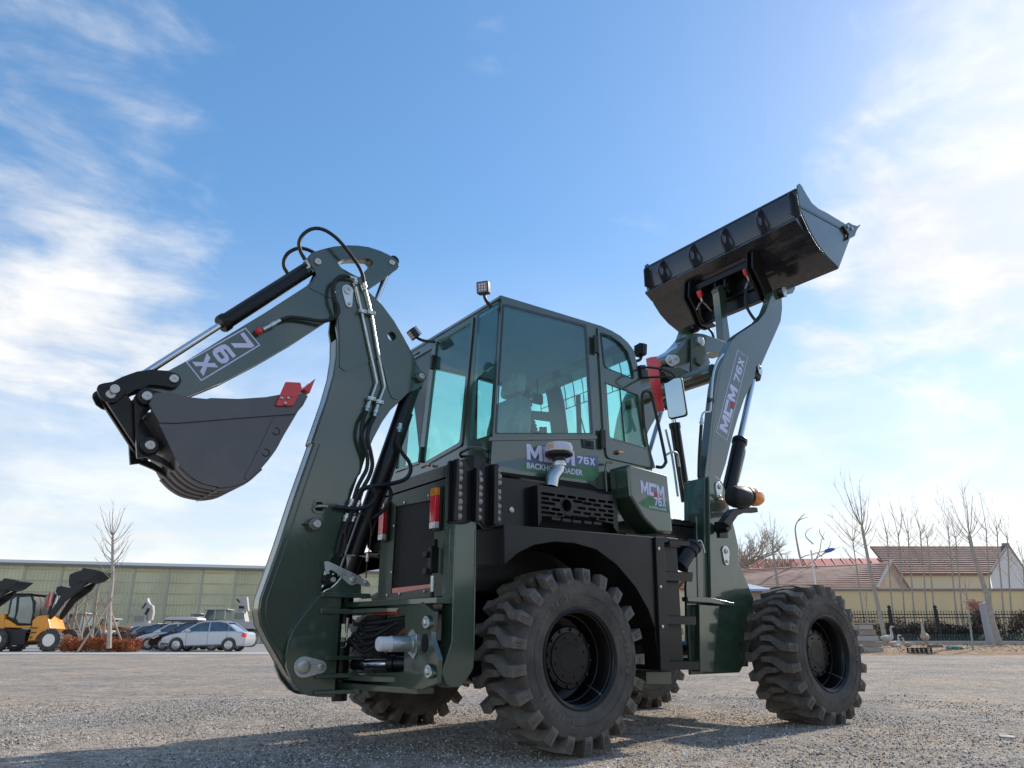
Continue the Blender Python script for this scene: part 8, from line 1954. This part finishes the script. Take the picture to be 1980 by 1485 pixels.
# geese
GOOSE = mat('brown goose feathers', (.42, .33, .25), .8, vary2=(.62, .55, .46), vscale=9)
GOOSEW = mat('white goose feathers', (.66, .61, .54), .8, vary2=(.48, .42, .36), vscale=8)
BEAK = mat('goose beak', (.30, .16, .06), .5)
def goose(lat, D, z, h, face, mm, label, neck=1.0, sit=False, turn=0.0):
    """face -1 looks left, 1 looks right; one continuous body grown over a joint chain"""
    c = Ctx('goose', lat, D, z, label, 'goose', 'geese by the fence')
    f = face; s = h / .80
    leg = 0 if sit else .20 * s
    b = leg + .17 * s
    P = [(-.36 * f * s, b + .04 * s), (-.26 * f * s, b + .0), (-.10 * f * s, b - .01), (.08 * f * s, b + .01), (.19 * f * s, b + .08 * s), (.235 * f * s, b + .18 * s * neck), (.225 * f * s, b + .30 * s * neck), (.24 * f * s, b + .39 * s * neck), (.29 * f * s, b + .42 * s * neck), (.345 * f * s, b + .41 * s * neck)]
    rr = [.02, .10, .165, .165, .115, .06, .046, .045, .055, .032]
    cs, sn = math.cos(turn), math.sin(turn)
    Q = spline([(lat + x * cs, D + x * sn, z + zz) for x, zz in P], 4)
    k = len(Q); ri = np.interp(np.linspace(0, len(P) - 1, k), range(len(P)), rr)
    m = MB(); m.tube(Q, [float(r) * s for r in ri], 14); body = c.put(m, 'body', mm, ang=80)
    e = Q[-1]; m = MB(); m.tube([e - Vector((f * .01 * s * cs, f * .01 * s * sn, 0)), e + Vector((f * .05 * s * cs, f * .05 * s * sn, -.01 * s)), e + Vector((f * .085 * s * cs, f * .085 * s * sn, -.015 * s))], [.027 * s, .02 * s, .008 * s], 8); c.put(m, 'beak', BEAK)
    for sd in (-1, 1):
        m = MB(); p = Q[-4]; m.lathe([(0, .009 * s), (.006 * s, .006 * s)], p + Vector((-sn * .05 * s * sd, sd * .048 * s, .012 * s)), (0, sd, 0), 8); c.put(m, 'eye', SATIN)
        w = []
        m = MB(); m.lathe([(-.30 * s, .012 * s), (-.22 * s, .05 * s), (-.05 * s, .10 * s), (.10 * s, .095 * s), (.17 * s, .03 * s)], (lat - .06 * f * s * cs, D + sd * .085 * s - .06 * f * s * sn, z + b + .035 * s), (f * cs, f * sn, -.12), 12); c.put(m, 'wing', mm, ang=80)
        if not sit:
            m = MB(); x = lat - .03 * f * s; m.tube([(x, D + sd * .06 * s, z + b - .08 * s), (x + .01, D + sd * .06 * s, z + .03 * s), (x, D + sd * .06 * s, z + .012)], [.022 * s, .011 * s, .011 * s], 7)
            m.plate([(x - .02, D + sd * .06 * s), (x + f * .09 * s, D + sd * .06 * s - .045 * s), (x + f * .10 * s, D + sd * .06 * s), (x + f * .09 * s, D + sd * .06 * s + .045 * s)], z, z + .012, axis='z'); c.put(m, 'leg', BEAK)
    return c
gz = [(18.9395,0.3113),(17.3256,0.2942),(17.7926,0.2386),(18.1739,0.3456),(18.5371,0.3456)]
zg = [max(.15, g[1]) for g in gz]
goose(gz[0][0], 36, gz[0][1], .86, -1, GOOSE, 'tall brown goose standing upright, looking left', 1.45, turn=R(55))
goose(gz[1][0] - .1, 36, gz[1][1], .72, 1, GOOSEW, 'pale goose with raised neck beside the thick pollarded tree', 1.35)
goose(gz[2][0], 36.3, gz[2][1] - .05, .45, 1, GOOSEW, 'small pale goose crouching low next to the first', .55, True)
goose(gz[3][0] - .35, 36.6, gz[3][1] - .1, .66, 1, GOOSEW, 'pale goose resting left of the crate with raised head', 1.1, True)
goose(gz[4][0], 36.9, gz[4][1] - .1, .55, -1, GOOSE, 'brown goose sitting half hidden behind the black crate', .95, True)
# crate, basin, cage, junk
kcz = [(16.4253,0.0084),(17.1601,0.0084),(16.4701,0.2662),(17.207,0.2662)]
c = Ctx('black_crate', (kcz[0][0] + kcz[1][0]) / 2, 32.5, .02, 'black plastic slatted crate standing on the dirt before the geese', 'crate')
a0, a1, z0, z1 = kcz[0][0], kcz[1][0], kcz[0][1], kcz[2][1]
z0 = max(z0, .02)
for dd in (32.3, 32.75):
    for k in range(4):
        zz = z0 + (z1 - z0) * (k + .1) / 4; m = MB(); m.box(a0, a1, dd - .012, dd + .012, zz, zz + (z1 - z0) * .11); c.put(m, 'slat', SATIN)
    for k in range(5):
        aa = a0 + (a1 - a0) * k / 4; m = MB(); m.box(aa - .03, aa + .03, dd - .02, dd + .02, z0, z1); c.put(m, 'upright', SATIN)
for aa in (a0, a1):
    for k in range(4):
        zz = z0 + (z1 - z0) * (k + .1) / 4; m = MB(); m.box(aa - .012, aa + .012, 32.32, 32.73, zz, zz + (z1 - z0) * .11); c.put(m, 'slat', SATIN)
m = MB(); m.box(a0, a1, 32.3, 32.75, z0, z0 + .02); c.put(m, 'bottom', SATIN)
kb_ = [(18.7361,0.0596),(19.4072,0.0596),(18.7643,0.2085),(19.0742,0.0395)]
c = Ctx('green_basin', (kb_[0][0] + kb_[1][0]) / 2, 34, .1, 'shallow turquoise plastic basin on the dirt', 'basin')
rx = (kb_[1][0] - kb_[0][0]) / 2
m = MB(); m.lathe([(0, rx * .8), (.16, rx), (.18, rx * 1.02), (.18, rx * .96), (.03, rx * .76)], ((kb_[0][0] + kb_[1][0]) / 2, 34, .12), (0, 0, 1), 28); c.put(m, 'bowl', mat('turquoise plastic', (.06, .42, .36), .4))
m = MB(); rnd = random.Random(9)
for _ in range(9):
    m.lathe([(0, .02), (.05, .09), (.1, .02)], ((kb_[0][0] + kb_[1][0]) / 2 + rnd.uniform(-.3, .3), 34 + rnd.uniform(-.3, .3), .2), (rnd.uniform(-.4, .4), 0, 1), 7)
c.put(m, 'scraps', GOOSEW)['kind'] = 'stuff'
kc2 = [(18.8085,0.181),(19.3448,0.181),(18.833,0.3159),(19.3477,0.3159)]
c = Ctx('basket', (kc2[0][0] + kc2[1][0]) / 2, 35.5, .15, 'brown woven basket lying right of the tall goose', 'basket')
m = MB()
for k in range(6):
    t = k / 5; m.cyl((kc2[0][0], 35.3 + .4 * t, .2 + .14 * math.sin(math.pi * t)), (kc2[1][0], 35.3 + .4 * t, .2 + .14 * math.sin(math.pi * t)), .03, 6)
for k in range(7):
    a = kc2[0][0] + (kc2[1][0] - kc2[0][0]) * k / 6; m.pipe([(a, 35.3, .2), (a, 35.4, .32), (a, 35.6, .32), (a, 35.7, .2)], .018, 6, 3)
c.put(m, 'weave', mat('basket cane', (.16, .09, .06), .8))
kj = [(14.8211,1.2103),(15.3577,1.3727),(15.2668,0.2467),(14.7966,0.2069),(15.5551,1.2711),(14.7543,0.7663)]
c = Ctx('rubble_stack', kj[0][0] + .4, 33.5, .05, 'stack of grey blocks and boards beside the front tyre', 'rubble')
zj = kj[0][1]
for k in range(5):
    w_ = .9 - .08 * k; m = MB(); m.box(kj[0][0] + .05 * (k % 2), kj[0][0] + w_, 33.3, 34.0, .05 + zj * k / 5.2, .05 + zj * (k + 1) / 5.2 - .015); c.put(m, 'block', (CONCRETE, BRICKW, CONCRETE, BRICKW, CONCRETE)[k], None, .03)
m = MB(); m.box(kj[0][0] - .1, kj[4][0], 33.25, 33.9, zj, zj + .05); c.put(m, 'board', POLE, None, .01)
# dry leaves and litter on the dirt
rnd = random.Random(77); m = MB()
for _ in range(2600):
    a, D = rnd.uniform(12, 36), 32.2 + rnd.random() ** 1.3 * 9
    z = np.interp(D, [31.2, 33, 35, 38, 43], [.0, .1, .2, .26, .30]) + .06
    p = BM @ Vector((a, D, float(z))); s = rnd.uniform(.03, .09); d1 = Vector((rnd.uniform(-1, 1), rnd.uniform(-1, 1), rnd.uniform(-.2, .6))).normalized(); d2 = d1.cross(Vector((0, 0, 1)) + Vector((rnd.uniform(-.5, .5), 0, 0))).normalized()
    m.add([p, p + d1 * s + d2 * s * .4, p + d1 * s * 2, p + d1 * s - d2 * s * .4], [(0, 1, 2, 3)])
o = m.build('leaf_litter', leafmat('dry leaf', (.30, .17, .08), (.55, .45, .33), .6), flat=True); o['kind'] = 'stuff'; o['label'] = 'dry leaves lying on the dirt verge before the fence'
# a pale flat stone and a few bigger pebbles on the gravel
for (pt, sz, lab_) in (([(2.8455,-2.2814)][0], .05, 'pale flat stone on the gravel near the right edge'), ([(-0.6892,-0.7673)][0], .03, 'pale pebble on the shaded gravel left of the rear wheel')):
    mm_ = MB(); rn = random.Random(int(sz * 1000)); mm_.lathe([(0, sz * .6), (sz * .12, sz), (sz * .25, sz * .8), (sz * .3, sz * .2)], (pt[0], pt[1], .0), (0, 0, 1), 9)
    mm_.v = [(x + rn.uniform(-.2, .2) * sz, y + rn.uniform(-.2, .2) * sz, z) for x, y, z in mm_.v]
    tag(mm_.build('flat_stone', mat('pale stone', (.52, .49, .45), .8, vary=-.2, vscale=20)), lab_, 'stone')
